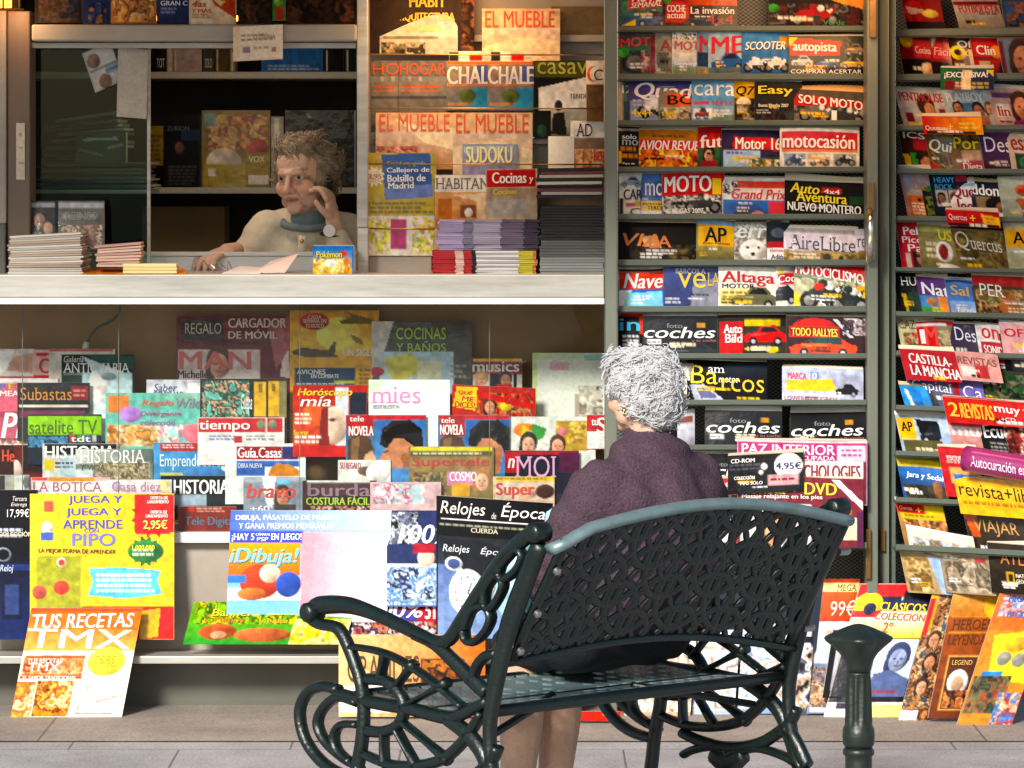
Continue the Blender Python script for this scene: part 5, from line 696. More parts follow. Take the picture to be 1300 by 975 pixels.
m(38, 221, 627, 812, '#f0c80c', '', [('R', '#c41c26', 172, 628, 216, 678), ('S', '#c41c26', 195, 654, 30), ('R', '#c41c26', 171, 628, 221, 676), ('S', '#2f7a3a', 185, 700, 21), ('E', '#2f7a3a', 185, 700, 23, 14), ('P', '#6cc0e0', [(113, 722), (150, 720), (204, 724), (200, 738), (206, 754), (160, 760), (112, 756), (118, 738)]), ('R', '#a8a828', 46, 706, 103, 772), ('E', '#c05a50', 50, 752, 9, 9), ('E', '#d04a3c', 78, 746, 10, 9), ('E', '#e8d8c8', 78, 714, 6, 6), ('E', '#c8443c', 78, 714, 4, 4), ('R', '#c82a24', 104, 770, 221, 812), ('P', '#d8b018', [(176, 776), (204, 772), (200, 808), (178, 812)]), ('L', '#e4f2f8', 122, 727, 196, 754, 4), ('L', '#d8e8c8', 168, 696, 202, 707, 2), ('R', '#c85a48', 56, 636, 68, 650), ('E', '#e0d8d0', 60, 670, 7, 8), ('R', '#4a68b0', 52, 676, 68, 686), ('L', '#8c3c24', 100, 770, 130, 778, 1)],
  [('JUEGA Y', 87, 155, 629, 641, '#3f48a8', 'b'), ('JUEGA Y', 84, 154, 645, 657, '#3f48a8', 'b'), ('APRENDE', 80, 155, 660, 671, '#3f48a8', 'b'), ('CON', 107, 125, 671, 676, '#3f48a8', 'b'), ('PIPO', 92, 146, 677, 693, '#6a70b8', 'b'), ('LA MEJOR FORMA DE APRENDER', 49, 147, 696, 703, '#5a3c18', 'b', 2), ('OFERTA DE', 191, 213, 630, 634, 'w', 'b'), ('LANZAMIENTO', 187, 214, 635, 639, 'w', 'b'), ('OFERTA DE', 191, 212, 648, 652, 'w', 'b'), ('LANZAMIENTO', 185, 213, 653, 657, 'w', 'b'), ('2,95€', 182, 212, 660, 673, '#f4e060', 'b'), ('1.000.000', 168, 196, 692, 698, '#e8e020', 'b')], Y=12.43, surf='wrap', T=.02, name='software_pack', cat='box', label='large yellow children’s learning game pack with red price burst standing on the base shelf')
m(40, 181, 772, 913, '#efe2cc', '', [('V', '#cf5a26', '#eeb060', 40, 772, 181, 826), ('R', '#f6efe2', 46, 826, 181, 913), ('P', '#d87a2c', [(40, 778), (181, 776), (181, 800), (40, 790)]), ('R', '#c8602c', 44, 832, 120, 858), ('B', 44, 836, 120, 856, ['#d88c4c', '#b84c28', '#e0b080'], 14, 7), ('R', '#b8582c', 42, 858, 120, 862), ('B', 66, 864, 112, 910, ['#d88c30', '#8a4c1c', '#e8b85c', '#b8682c', '#f0d8a0'], 44, 10), ('B', 40, 866, 64, 912, ['#e0a050', '#c87838', '#f0d8b0'], 18, 7), ('E', '#f0dc60', 148, 840, 24, 18), ('R', '#f0e8dc', 112, 864, 118, 913), ('L', '#b8a040', 132, 832, 164, 848, 4), ('P', '#b8a8a0', [(132, 866), (134, 866), (122, 906), (120, 906)]), ('P', '#b8a8a0', [(122, 905), (168, 905), (168, 907), (122, 907)]), ('P', '#d89a90', [(144, 890), (172, 882), (172, 884), (144, 893)])],
  [('TUS RECETAS', 44, 172, 780, 798, '#fbf6ee', 'b', -2), ('TMX', 42, 174, 798, 822, '#fbf6ee', 'b', 2), ('TUS RECETAS', 48, 92, 836, 842, '#f4e8d8', 'b'), ('TMX', 50, 90, 842, 852, '#f4e8d8', 'b'), ('EL SABOR TRADICIONAL', 46, 114, 858, 863, '#f4e8d8', 'b')], sx=-27, Y=12.26, lean=.14, T=.008, label='sunlit recipe magazine with orange top leaning against the shelf from the pavement', loc='')
m(293, 497, 648, 790, '#8cc0e0', '', [('H', '#5a78c8', '#cfe4ec', 293, 648, 497, 674), ('R', '#4a58b8', 293, 674, 386, 690), ('H', '#e89cae', '#f2f2f2', 386, 676, 497, 790), ('R', '#e0a8b4', 386, 676, 400, 762), ('V', '#f0b030', '#e87828', 291, 690, 384, 730), ('R', '#e8dcd0', 293, 746, 386, 762), ('E', '#c85038', 334, 738, 26, 22), ('E', '#e8c8b0', 346, 728, 13, 12), ('E', '#3a58a8', 370, 742, 16, 16), ('E', '#c87a48', 324, 754, 18, 8), ('R', '#4a80c8', 292, 730, 316, 740), ('P', '#dfe6ee', [(450, 700), (497, 740), (497, 742), (448, 702)])],
  [('DIBUJA, PÁSATELO DE MUERTE', 300, 432, 652, 662, '#f4f6f8', 'b'), ('Y GANA PREMIOS MENSUALES', 304, 424, 664, 671, '#f0f4f8', 'b'), ('¡HAY 5', 296, 324, 677, 688, '#f4f4f8', 'b'), ('EN JUEGO!', 346, 384, 677, 688, '#f4f4f8', 'b'), ('CÁMARAS', 326, 344, 676, 680, '#f4f4f8', 'b'), ('PSP', 328, 342, 682, 687, '#f4f4f8', 'b'), ('iDibuja!', 294, 382, 696, 720, '#7ad0e8', 'bis')], sx=-6, Y=12.445, noise=(.05, 9), T=.01, label='pale blue drawing magazine pack with orange insert standing on the base shelf', loc='')
m(491, 556, 648, 770, '#34406c', '', [('V', '#e8ecf2', '#5c78b0', 491, 716, 556, 770), ('B', 493, 650, 530, 690, ['#20242c', '#c8ccd4', '#5c6478', '#8c90a0'], 26, 7), ('E', '#e0c8b8', 541, 708, 11, 12), ('R', '#a83040', 524, 690, 552, 702), ('B', 491, 720, 556, 768, ['#e4ecf6', '#6c90c8', '#b8cce4', '#34406c'], 40, 9)], [('100%', 506, 575, 666, 690, 'w', 'bi')], Y=12.45, label='blue music magazine with big white number beside the black watch card', loc='')
m(444, 560, 760, 812, '#4a4a98', '', [('H', '#4a4a98', '#a8283c', 444, 760, 560, 776), ('R', '#b02c3c', 530, 764, 560, 812), ('B', 446, 790, 556, 812, ['#8c3040', '#d8ccc8', '#3c2a48', '#b87a60'], 40, 7)], [('100%', 470, 538, 764, 784, '#f4f4f6', 'bi'), ('51', 540, 552, 764, 786, '#f0e0e0', 'b')], Y=12.425, label='purple music magazine lying low in front of the blue one', loc='')
m(554, 702, 629, 806, '#111318', '', [('R', '#f0f0ee', 560, 657, 700, 658), ('V', '#2b3036', '#3c4450', 556, 680, 702, 720), ('P', '#202428', [(556, 682), (620, 684), (690, 720), (640, 736), (590, 730), (566, 706)]), ('V', '#6478a8', '#8ca4cc', 556, 716, 650, 806), ('P', '#23272e', [(556, 682), (610, 684), (702, 706), (702, 760), (640, 735), (596, 730), (566, 712)]), ('E', '#d8dce4', 594, 750, 24, 30), ('E', '#eef0f4', 594, 750, 20, 25), ('P', '#c8ccd4', [(578, 722), (586, 718), (592, 726), (583, 731)]), ('E', '#c8ccd4', 576, 714, 11, 9), ('E', '#4c5c88', 576, 714, 8, 6.5), ('L', '#9a9a88', 558, 663, 690, 667, 1)]+[('E', '#5c6478', 594+16*math.cos(q*.5236), 750+20*math.sin(q*.5236), 1.3, 1.6) for q in range(12)]+[('P', '#3a4054', [(593, 751), (595, 749), (606, 762), (605, 763)]), ('P', '#3a4054', [(593, 750), (595, 751), (600, 736), (599, 735)])],
  [('Relojes', 559, 616, 635, 656, '#eceae4', 'i'), ('de', 624, 630, 646, 654, '#d8d4c8', 'i'), ('Época', 636, 692, 632, 655, '#eceae4', 'i'), ('CUERDA', 598, 632, 667, 673, '#c8c0a0', 'b'), ('Relojes', 562, 596, 690, 702, '#d8dce0', 'i'), ('Época', 610, 646, 690, 702, '#d8dce0', 'i')], sy=10, Y=12.42, bend=.012, T=.012, name='display_card', cat='display card', label='black collector card with white script and a blue pocket watch picture', loc='')
m(246, 452, 764, 818, '#4f9a34', '', [('V', '#7ca828', '#3f9a3c', 246, 764, 452, 818), ('B', 252, 764, 420, 792, ['#8ab830', '#4c7c24', '#c8b828', '#2f6a2c'], 50, 8), ('B', 380, 786, 452, 818, ['#e8e060', '#d8c838', '#f0e8a0'], 26, 10), ('E', '#a85a38', 286, 802, 24, 10), ('E', '#b86a44', 344, 806, 36, 9), ('E', '#c89878', 288, 806, 10, 5)], [('Banner', 274, 325, 773, 782, '#e8d028', 'bs'), ('y Flappy', 266, 318, 784, 791, '#d86a28', 'b'), ('Jackie', 342, 378, 774, 783, '#e8d028', 'b'), ('y Nuca', 336, 372, 785, 793, '#e0a030', 'b')], sx=-14, Y=12.385, lean=.10, bend=.012, T=.006, label='green children’s picture book with yellow titles sloping on the base shelf', loc='', cat='book', name='picture_book')
m(430, 616, 806, 910, '#d88a3c', '', [('H', '#e6c490', '#d0702c', 430, 806, 616, 910), ('R', '#6c3c1c', 534, 836, 590, 870), ('B', 536, 838, 588, 868, ['#8a5428', '#3c2414', '#b8783c'], 16, 8), ('B', 430, 870, 616, 905, ['#d8c8b0', '#c89c60', '#e4dccc'], 30, 12), ('R', '#e8e2d4', 430, 870, 540, 904), ('L', '#a87038', 540, 876, 610, 900, 4)], [('GRANDES', 441, 532, 832, 866, '#54402c', 'n')], Y=12.22, lean=.10, T=.01, name='display_card', cat='display card', label='orange board with tall brown capitals leaning behind the bench armrest', loc='')
# floor row on the right
sec('', 12.28, .10, None, .0, pitch=1.4)
m(1046, 1092, 735, 870, '#c8542c', '', [('R', '#e2d498', 1046, 740, 1092, 752), ('V', '#c8683a', '#b04a2c', 1046, 752, 1092, 790), ('V', '#cfe0ec', '#a8b8c8', 1046, 790, 1092, 870), ('R', '#d8b8a8', 1056, 800, 1090, 812)], [('MEGA', 1064, 1089, 742, 750, '#7c5a3c', 'f'), ('99€', 1058, 1090, 762, 782, '#e8d4c0', 'n')], sx=-14, label='orange and cream price card behind the green bollard', name='display_card', cat='display card', Y=12.36)
m(1028, 1082, 826, 906, '#7c88a4', '', [('R', '#c8ccd8', 1030, 828, 1078, 842), ('B', 1032, 846, 1078, 902, ['#9a7a68', '#5c6480', '#b8a08c', '#3c4258', '#d8b08c'], 46, 8), ('R', '#d8d8dc', 1032, 898, 1078, 904)], [('PEARL APO', 1034, 1064, 832, 839, '#eef0f4')], sx=-4, label='blue grey film disc case standing left of the bollard', name='disc_case', cat='disc case', T=.02, Y=12.30)
m(1058, 1112, 800, 886, '#1a1b20', '', [('V', '#d8d4d8', '#8a8c98', 1066, 806, 1106, 876), ('E', '#c8a894', 1084, 846, 12, 16)], sx=-14, label='black edged disc case right behind the bollard', name='disc_case', cat='disc case', T=.02, Y=12.28)
m(1092, 1190, 741, 916, '#eee6cc', '', [('R', '#d0242c', 1092, 741, 1190, 758), ('R', '#23264c', 1094, 757, 1150, 766), ('R', '#1c1c24', 1152, 750, 1190, 768), ('R', '#2a2c58', 1092, 762, 1190, 776), ('E', '#f0cc10', 1110, 768, 18, 16), ('P', '#c8202c', [(1092, 776), (1128, 776), (1122, 788), (1104, 790), (1092, 784)]), ('E', '#23264c', 1113, 773, 8, 8), ('V', '#f4ecd0', '#f0c848', 1092, 784, 1190, 810), ('R', '#1a1c24', 1092, 810, 1190, 892), ('V', '#e2e6f0', '#b8c0d4', 1136, 812, 1186, 884), ('F', 1166, 836, 16, '#8c98b4', '#3c4668'), ('P', '#5c6c94', [(1136, 884), (1140, 856), (1160, 850), (1186, 862), (1186, 884)]), ('R', '#8c4a5c', 1136, 876, 1176, 880), ('R', '#efe8d8', 1092, 892, 1190, 916), ('R', '#2c2040', 1104, 892, 1130, 900), ('R', '#f0d890', 1150, 894, 1190, 916)],
  [('CLASICOS', 1126, 1184, 764, 775, '#f0d020', 'b', 3), ('COLECCION', 1122, 1186, 777, 786, '#c84a24', 'b', 3), ('2º', 1136, 1148, 790, 803, '#c85a28', 'b')], sx=-48, T=.012, surf='wrap', label='red, yellow and white classics collection pack with a blue grey man portrait', name='display_card', cat='display card', Y=12.26)
m(1186, 1226, 745, 916, '#7a5a3c', '', [('B', 1186, 745, 1226, 916, ['#8a5c38', '#3c2c20', '#c08a58', '#5a4c44', '#d8b080', '#4a5c70'], 90, 9), ('R', '#d8a028', 1186, 748, 1196, 800), ('R', '#b02c24', 1186, 760, 1193, 808), ('R', '#e6e6ea', 1186, 902, 1208, 914), ('F', 1204, 812, 9, '#c09070', '#4a3020'), ('F', 1206, 840, 9, '#b88464', '#2c2420'), ('F', 1204, 872, 9, '#c8987a', '#3c2a20')], sx=-46, label='narrow film collage strip leaning next to the classics pack', name='display_card', cat='display card', Y=12.19)
m(1212, 1280, 745, 912, '#8a4a1c', '', [('V', '#d8a860', '#b87830', 1212, 745, 1262, 782), ('R', '#3c2414', 1222, 747, 1246, 750), ('V', '#9c5420', '#6c3414', 1212, 782, 1280, 912), ('R', '#c08840', 1216, 782, 1274, 784), ('R', '#c08840', 1216, 802, 1274, 804), ('R', '#c8a060', 1222, 832, 1262, 902), ('R', '#5a3420', 1224, 834, 1260, 900), ('E', '#d8d0c8', 1240, 866, 13, 16), ('E', '#b89880', 1240, 868, 8, 10), ('B', 1226, 876, 1258, 898, ['#a05a34', '#c88c58', '#3c2418'], 16, 6), ('P', '#e0b040', [(1252, 745), (1280, 750), (1280, 800), (1256, 776)])],
  [('HEROES', 1219, 1268, 786, 799, '#4c2a10', 'f'), ('LEYENDA', 1217, 1266, 806, 818, '#4c2a10', 'f'), ('LEGEND', 1228, 1254, 838, 844, '#d8b060', 'f')], sx=-34, T=.01, label='brown and gold heroes and legends pack with a helmeted figure', name='display_card', cat='display card', Y=12.15)
m(1270, 1340, 752, 922, '#d88a30', '', [('R', '#d8741c', 1270, 752, 1340, 800), ('B', 1276, 756, 1330, 782, ['#c8d0e4', '#8c9cc8', '#d8a8a0', '#b86a58'], 24, 6), ('P', '#e0d020', [(1280, 806), (1340, 800), (1340, 868), (1290, 862)]), ('E', '#d8b02c', 1312, 816, 15, 12), ('E', '#8c8a7c', 1302, 836, 9, 9), ('E', '#8c8a7c', 1322, 838, 9, 9), ('R', '#3c88c8', 1280, 852, 1306, 862), ('B', 1272, 858, 1320, 906, ['#4a5c3c', '#2c3424', '#7c5c3c', '#6a7448', '#a84a30'], 50, 8), ('B', 1310, 880, 1340, 922, ['#5c7cb0', '#b84038', '#c8b090'], 22, 7)], [('MEGA', 1284, 1306, 756, 764, '#3c5ca8', 'b'), ('PACK', 1288, 1310, 776, 784, '#3c5ca8', 'b')], sx=-56, T=.012, surf='wrap', lean=.06, label='orange comic pack with toys at the right end of the floor row', name='display_card', cat='display card', Y=12.10)
# things half seen behind the bench
for i, (a, b_, y0, y1, c1, c2, lb) in enumerate([(886, 940, 800, 908, '#d8e0ec', '#a8b8d0', 'pale blue wrapped disc case seen through the bench back'), (944, 1012, 792, 906, '#c8d4e8', '#8ca4c8', 'bigger pale blue wrapped pack seen through the far armrest'), (1000, 1034, 796, 908, '#2a2c34', '#5c606c', 'dark disc case standing behind the far bench leg'), (800, 884, 810, 910, '#e2d8cc', '#b8a48c', 'cream pack standing low behind the bench seat'), (640, 738, 812, 908, '#c8ccd4', '#8c94a4', 'grey blue pack on the pavement behind the seated woman')]):
    m(a, b_, y0, y1, c1, '', [('V', c1, c2, a, y0+14, b_, y1), ('B', a, y0+20, b_, y1-6, [c1, c2, '#f0f0f0', '#c0a890'], 26, 12), ('R', 'w', a+3, y0+4, b_-3, y0+12)], [], sx=-8, Y=12.32-.01*i, T=.015, surf='wrap', label=lb, name='disc_case' if 'disc' in lb else 'magazine_pack', cat='disc case' if 'disc' in lb else 'pack', noise=(.06, 8))
m(728, 788, 903, 915, '#d83a2c', '', [('E', '#f0c8a0', 770, 907, 5, 2)], [], Y=12.12, lean=.06, T=.004, label='bright red leaflet lying at the foot of the kiosk under the bench', name='leaflet', cat='leaflet')

# ================================================================ window display beside the serving window
sec('window display', 12.775, .02, 'magazines in the window display', .006, pitch=1.3)
m(470, 602, -30, 70, '#3a2c20', 'dark magazine with yellow top lettering behind the house cover', [('B', 586, 0, 602, 66, ['#5a3a28', '#8a5a3c', '#2a1c14'], 10, 8)], [('HABIT', 520, 566, -6, 9, '#c8a82c', 'b')])
m(482, 581, 11, 70, '#b8b8b4', 'architecture magazine with gold title over a pale house', [('V', '#9aa8b8', '#d8ccb8', 482, 11, 581, 46), ('R', '#8c8478', 486, 46, 556, 50), ('R', '#c8b8a8', 484, 50, 580, 68), ('B', 484, 54, 540, 70, ['#3c3a2c', '#5c5a40', '#8a7c60', '#c0b098'], 24, 6), ('R', '#4a6a9c', 488, 30, 498, 36)], [('ARQUITECTURA', 500, 577, 16, 28, '#d8b838', 'b'), ('& INTERIOR', 516, 560, 32, 40, '#d8c060', 'b')])
m(612, 711, 11, 78, '#d8b898', 'home magazine with orange capitals on the upper ledge', [('V', '#dccbb8', '#d09a6c', 612, 36, 711, 78), ('P', '#e8d0b0', [(612, 60), (660, 46), (711, 52), (711, 78), (612, 78)])], [('EL MUEBLE', 616, 704, 14, 35, '#d2542c', 'n')])
def card2(x, w, t, d, **k): m(x, x+w, 77, 168, '#7a7670', d, [('V', '#8c8880', '#6c6a66', x, 98, x+w, 168), ('R', '#b8623c', x+4, 108, x+w-8, 111), ('R', '#b8a89c', x+12, 97, x+16, 103), ('R', '#b8a89c', x+26, 97, x+30, 103), ('L', '#c8704c', x+3, 108, x+w-3, 118, 2), ('R', '#5c5a58', x, 122, x+w, 126)], [(t, x+2, x+w-2, 80, 95, '#d2562e', 'n')], **k)
card2(471, 38, 'HO', 'left copy of the grey home magazine with orange capitals')
card2(506, 62, 'HOGAR', 'right copy of the grey home magazine with orange capitals')
def chalet(x, w, t, d): m(x, x+w, 77, 140, '#9a8a78', d, [('R', '#d27a40', x, 77, x+w, 82), ('R', '#5a6c9c', x+w*.72, 83, x+w, 105), ('R', '#c8906c', x, 105, x+w, 109), ('V', '#8c8074', '#6c7c8c', x, 109, x+w, 140), ('R', '#3f8cb0', x+w*.62, 112, x+w, 140), ('E', '#5a6a3c', x+w*.5, 122, w*.2, 9), ('R', '#b08a5c', x+2, 130, x+w*.5, 134)], [(t, x+1, x+w, 84, 107, '#e6e2e0', 'b')])
chalet(567, 53, 'CHAL', 'left copy of the chalet magazine with white capitals')
chalet(619, 58, 'CHALE', 'right copy of the chalet magazine with white capitals')
for i, x in enumerate((570, 623)):
    m(x, x+52, 65, 78, '#d8c8b4', '', [('R', '#26201e', x, 66, x+12, 78), ('R', '#e0d8cc', x+14, 66, x+25, 78), ('R', '#c82c28', x+26, 68, x+42, 77), ('R', '#b8b4b0', x+43, 71, x+51, 75)], [], T=.012, name='cosmetics_gift', cat='gift', group='cosmetic gifts above the chalet magazines', label=('left' if i == 0 else 'right')+' lipstick gift pack clipped on the rod above a chalet magazine', Y=12.66)
m(678, 767, 77, 176, '#1a1814', 'black home magazine with olive title band and white roof', [('R', '#5c5a1c', 678, 78, 767, 98), ('P', '#e0dcd8', [(682, 112), (744, 98), (767, 98), (767, 140), (682, 140)]), ('V', '#b8b8b0', '#5c6a4c', 700, 138, 767, 176), ('R', '#15140f', 678, 112, 684, 176), ('E', '#2c2a3c', 709, 134, 5, 7), ('P', '#22201c', [(700, 170), (702, 144), (716, 142), (720, 172)]), ('E', '#2a4c3c', 688, 166, 6, 8)], [('casav', 682, 746, 79, 94, '#a8a84c', 'n'), ('TENDE', 723, 746, 119, 125, '#6c6a60')])
m(744, 767, 77, 155, '#e6d8c4', 'cream card with round red emblem at the right edge', [('E', '#c85a3c', 753, 94, 8, 10), ('E', '#e6d8c4', 756, 94, 7, 9), ('R', '#6c5238', 744, 107, 767, 155)], [('C', 754, 765, 88, 102, '#3c2a20', 'f')], Y=12.70)
m(477, 577, 143, 215, '#dcb48c', 'home magazine with orange capitals under crinkled plastic', [('V', '#d8c4b0', '#c89460', 477, 166, 577, 215), ('P', '#f0e0c0', [(500, 150), (556, 168), (577, 160), (577, 190), (540, 182)]), ('B', 478, 186, 530, 200, ['#b86c44', '#8c4a30', '#d8a880'], 14, 5)], [('EL MUEBLE', 482, 571, 145, 167, '#d25a30', 'n')], surf='wrap', Y=12.705)
m(575, 676, 143, 222, '#d8bc9c', 'home magazine with orange capitals beside the plastic wrapped copy', [('V', '#d8c8b8', '#caa078', 575, 168, 676, 222), ('P', '#e6d8bc', [(575, 186), (620, 178), (676, 190), (676, 222), (575, 222)])], [('EL MUEBLE', 579, 671, 145, 169, '#d2562e', 'n')], Y=12.70)
m(696, 729, 173, 222, '#f0ece6', 'plain white card standing in front of the design magazine', [], [], Y=12.68, noise=(.02, 9), name='blank_card', cat='card', group=None)
m(724, 768, 153, 232, '#9c8674', 'design magazine with black serif initials on white', [('R', '#e8e4de', 724, 153, 768, 175), ('R', '#8c7868', 724, 176, 768, 200), ('B', 728, 190, 768, 215, ['#d8a878', '#b8683c', '#e8c8a0'], 16, 7)], [('AD', 731, 752, 157, 173, '#2a2624', 'f'), ('BER', 754, 768, 192, 204, '#c8402c', 'b')], Y=12.69)
m(587, 657, 183, 235, '#8c98b0', 'grey blue puzzle magazine with pale yellow title', [('V', '#8494b0', '#9c8cb0', 587, 184, 657, 235), ('P', '#a8b4c8', [(588, 186), (652, 184), (648, 192), (590, 196)])], [('SUDOKU', 592, 650, 186, 207, '#e0dc9c', 'bs')], Y=12.68, surf='wrap')
m(552, 622, 222, 320, '#dcc0a0', 'interiors magazine with grey serif title above an arch', [('R', '#efe8de', 552, 222, 622, 244), ('V', '#d8ac7c', '#c08850', 552, 244, 622, 290), ('R', '#b87838', 556, 252, 574, 282), ('R', '#8a5c40', 584, 260, 604, 276), ('E', '#efe0d0', 595, 270, 5, 6), ('P', '#e8d0b0', [(576, 248), (622, 244), (622, 290), (606, 290), (606, 256)])], [('HABITANIA', 553, 637, 226, 240, '#6a625c', 'f')], Y=12.655, lean=.008)
m(617, 682, 215, 290, '#c8b8a0', 'kitchen magazine with white title on a red box', [('R', '#b81c24', 618, 216, 680, 238), ('V', '#a89478', '#c8c0b4', 618, 240, 682, 276), ('R', '#b8b4b0', 620, 254, 668, 276)], [('Cocinas', 625, 668, 219, 233, '#f0ebe4', 'b'), ('y', 672, 677, 226, 234, '#f0ebe4', 'b'), ('Cocinas', 626, 656, 240, 247, '#e0c030', 'bi')], Y=12.645, sy=-1, lean=.008)
m(461, 554, 194, 325, '#b8a828', 'mustard city street guide with blue panel and map', [('P', '#2c5ca0', [(484, 196), (546, 194), (549, 250), (489, 254)]), ('P', '#6c84c0', [(488, 238), (549, 234), (549, 250), (489, 254)]), ('S', '#f0ead0', 475, 224, 14), ('R', '#e2e0d8', 462, 274, 553, 324), ('B', 464, 276, 494, 322, ['#e8e050', '#f0eee6', '#d8c8a0', '#c8c83c'], 30, 7), ('R', '#b83a78', 496, 278, 516, 316), ('B', 524, 276, 552, 322, ['#e0dc80', '#f0eee4', '#d8c040', '#a8b860'], 26, 7), ('P', 'w', [(464, 300), (480, 318), (476, 320), (462, 306)]), ('L', '#7c7020', 464, 256, 550, 272, 3)], [('Grand city guide', 491, 540, 205, 211, '#c8c850', 'n'), ('Callejero de', 491, 545, 213, 221, '#e8eaf0', 'b', -1), ('Bolsillo de', 492, 540, 222, 231, '#e8eaf0', 'b', -1), ('Madrid', 493, 525, 232, 240, '#e8eaf0', 'b', -1), ('3,95', 468, 484, 221, 228, '#b84a2c', 'b')], surf='wrap', Y=12.66, lean=.02, cat='street guide', name='street_guide', group=None)

# ================================================================ stacks and small things on the counter
def stack(nm, cat, label, x0, x1, y0, y1, Y, D, cols, n, jit=.004, tilt=None, group=None, segs=None):
    r = empty(nm, P((x0+x1)/2, y1, Y), label, cat, group); a, b_ = P(x0, y0, Y), P(x1, y1, Y); h = (a.z-b_.z)/n
    vs, fs, cl = [], [], []
    for i in range(n):
      z0 = b_.z+h*i; j = [rnd.uniform(-jit, jit) for _ in range(4)]; c = lin(cols(i/n) if callable(cols) else cols[i % len(cols)])*rnd.uniform(.85, 1.1); dz = (tilt or 0)*i/n
      e = h*.12; L0, R0, cc = a.x+j[0], b_.x+j[2], c
      for f0, f1, sc in (segs or [(0, 1, None)]):
        k = len(vs); c = lin(sc)*rnd.uniform(.75, 1.1) if sc else cc; xl, xr = L0+(R0-L0)*f0, L0+(R0-L0)*f1
        vs += [(xl, Y+j[1], z0+e), (xr, Y+j[3], z0+e+dz), (xr, Y+D, z0+e+dz), (xl, Y+D, z0+e), (xl, Y+j[1]*1.5, z0+h), (xr, Y+j[3]*1.5, z0+h+dz), (xr, Y+D, z0+h+dz), (xl, Y+D, z0+h)]
        fs += [tuple(k+q for q in f) for f in [(0, 3, 2, 1), (4, 5, 6, 7), (0, 1, 5, 4), (1, 2, 6, 5), (2, 3, 7, 6), (3, 0, 4, 7)]]; cl += [[*np.clip(c, 0, .84), 1]]*8
    o = mesh_obj('paper_block', vs, fs, M['matt'], r); at = o.data.color_attributes.new('Col', 'FLOAT_COLOR', 'POINT'); at.data.foreach_set('color', np.array(cl, np.float32).ravel()); return r
stack('newspaper_stack', 'newspapers', 'folded newspapers piled at the left end of the counter', 11, 103, 300, 348, 12.45, .26, ['#cfc6b8', '#b8aea0', '#d8cfc0', '#a89c8c', '#c8a890'], 18, .006, .012)
stack('paper_bag_bundle', 'paper bags', 'pink tied bundle of paper slips leaning beside the newspapers', 122, 178, 312, 339, 12.46, .10, ['#d8b09c', '#c89c88', '#e0bca8'], 8, .005, .012)
stack('leaflet_pile', 'leaflets', 'small cream box with yellow edge on the open counter', 156, 224, 335, 347.5, 12.43, .10, ['#f0dca0', '#e8cc80'], 3, .001)
m(100, 235, 341, 348, '#d88a2c', '', [('R', '#c86a20', 118, 341, 160, 345)], Y=12.42, lean=.18, T=.002, label='orange envelope lying flat under the pink bundle', name='envelope', cat='envelope', sx=3)
stack('magazine_stack', 'magazines', 'violet magazine stack resting on the red and white one', 556, 684, 279, 318, 12.50, .2, ['#a898b4', '#94869c', '#b8a8c0', '#8c7c94'], 15, .005, -.002, segs=[(0, .25, '#b09cc0'), (.25, .35, '#7c7488'), (.35, .62, '#a89cae'), (.62, .85, '#6c5c70'), (.85, 1, '#3a2c3c')])
stack('magazine_stack', 'magazines', 'red, white and yellow edged magazine stack at counter level', 549, 681, 318.5, 348.3, 12.49, .2, ['#d8d4d2', '#b8b4b0', '#e4e0dc', '#a8a4a2'], 11, .003, segs=[(0, .22, '#b01a20'), (.22, .30, '#e0b8a8'), (.30, .38, '#b01a20'), (.38, .42, '#1c1818'), (.42, .83, None), (.83, .97, '#c4b428'), (.97, 1, '#c8783c')])
stack('magazine_stack', 'magazines', 'loose black and cream magazines on top of the right hand pile', 684, 767, 214, 252, 12.50, .2, ['#2a2626', '#c8b8a4', '#6c3a3c', '#1c1a1a', '#d8ccb8'], 9, .008, .004)
stack('magazine_stack', 'magazines', 'black plastic wrapped bundle at the right end of the counter', 686, 767, 262, 348.3, 12.48, .22, lambda f: '#8c8c8a' if f < .25 else ('#5c5a54' if f < .5 else '#1a1816'), 24, .003)
o = mesh_obj('plastic_wrapper', *(lambda v: ([v[0], v[1], v[2], v[3]], [(0, 1, 2, 3)]))([P(685, 348, 12.474), P(767.4, 348, 12.474), P(767.4, 288, 12.474), P(687, 290, 12.474)]), M['pane'], bpy.data.objects[[x.name for x in bpy.data.objects if x.get('label', '').startswith('black plastic wrapped bundle')][0]])
sec('', 12.62, .03, None, .004)
m(38, 75, 255, 312, '#5a5c58', '', [('R', '#b8bcc0', 38, 257, 75, 263), ('E', '#b89a84', 50, 280, 7, 9), ('E', '#c8a890', 61, 290, 6, 8), ('R', '#3c3e3c', 70, 255, 75, 312)], [], surf='wrap', label='grey plastic wrapped paperback behind the newspapers, left one', name='paperback_book', cat='book', T=.02)
m(74, 132, 255, 318, '#7c7a74', '', [('R', '#c8ccd0', 75, 257, 132, 264), ('L', '#b0aca4', 80, 270, 124, 280, 1), ('B', 78, 286, 130, 316, ['#b8a08c', '#8c7c6c', '#d8c8b4', '#5c544c'], 22, 7)], [('REINES', 82, 122, 269, 279, '#a8a49c', 'f')], surf='wrap', label='grey plastic wrapped book with crinkled cover behind the pink bundle', name='paperback_book', cat='book', T=.02)
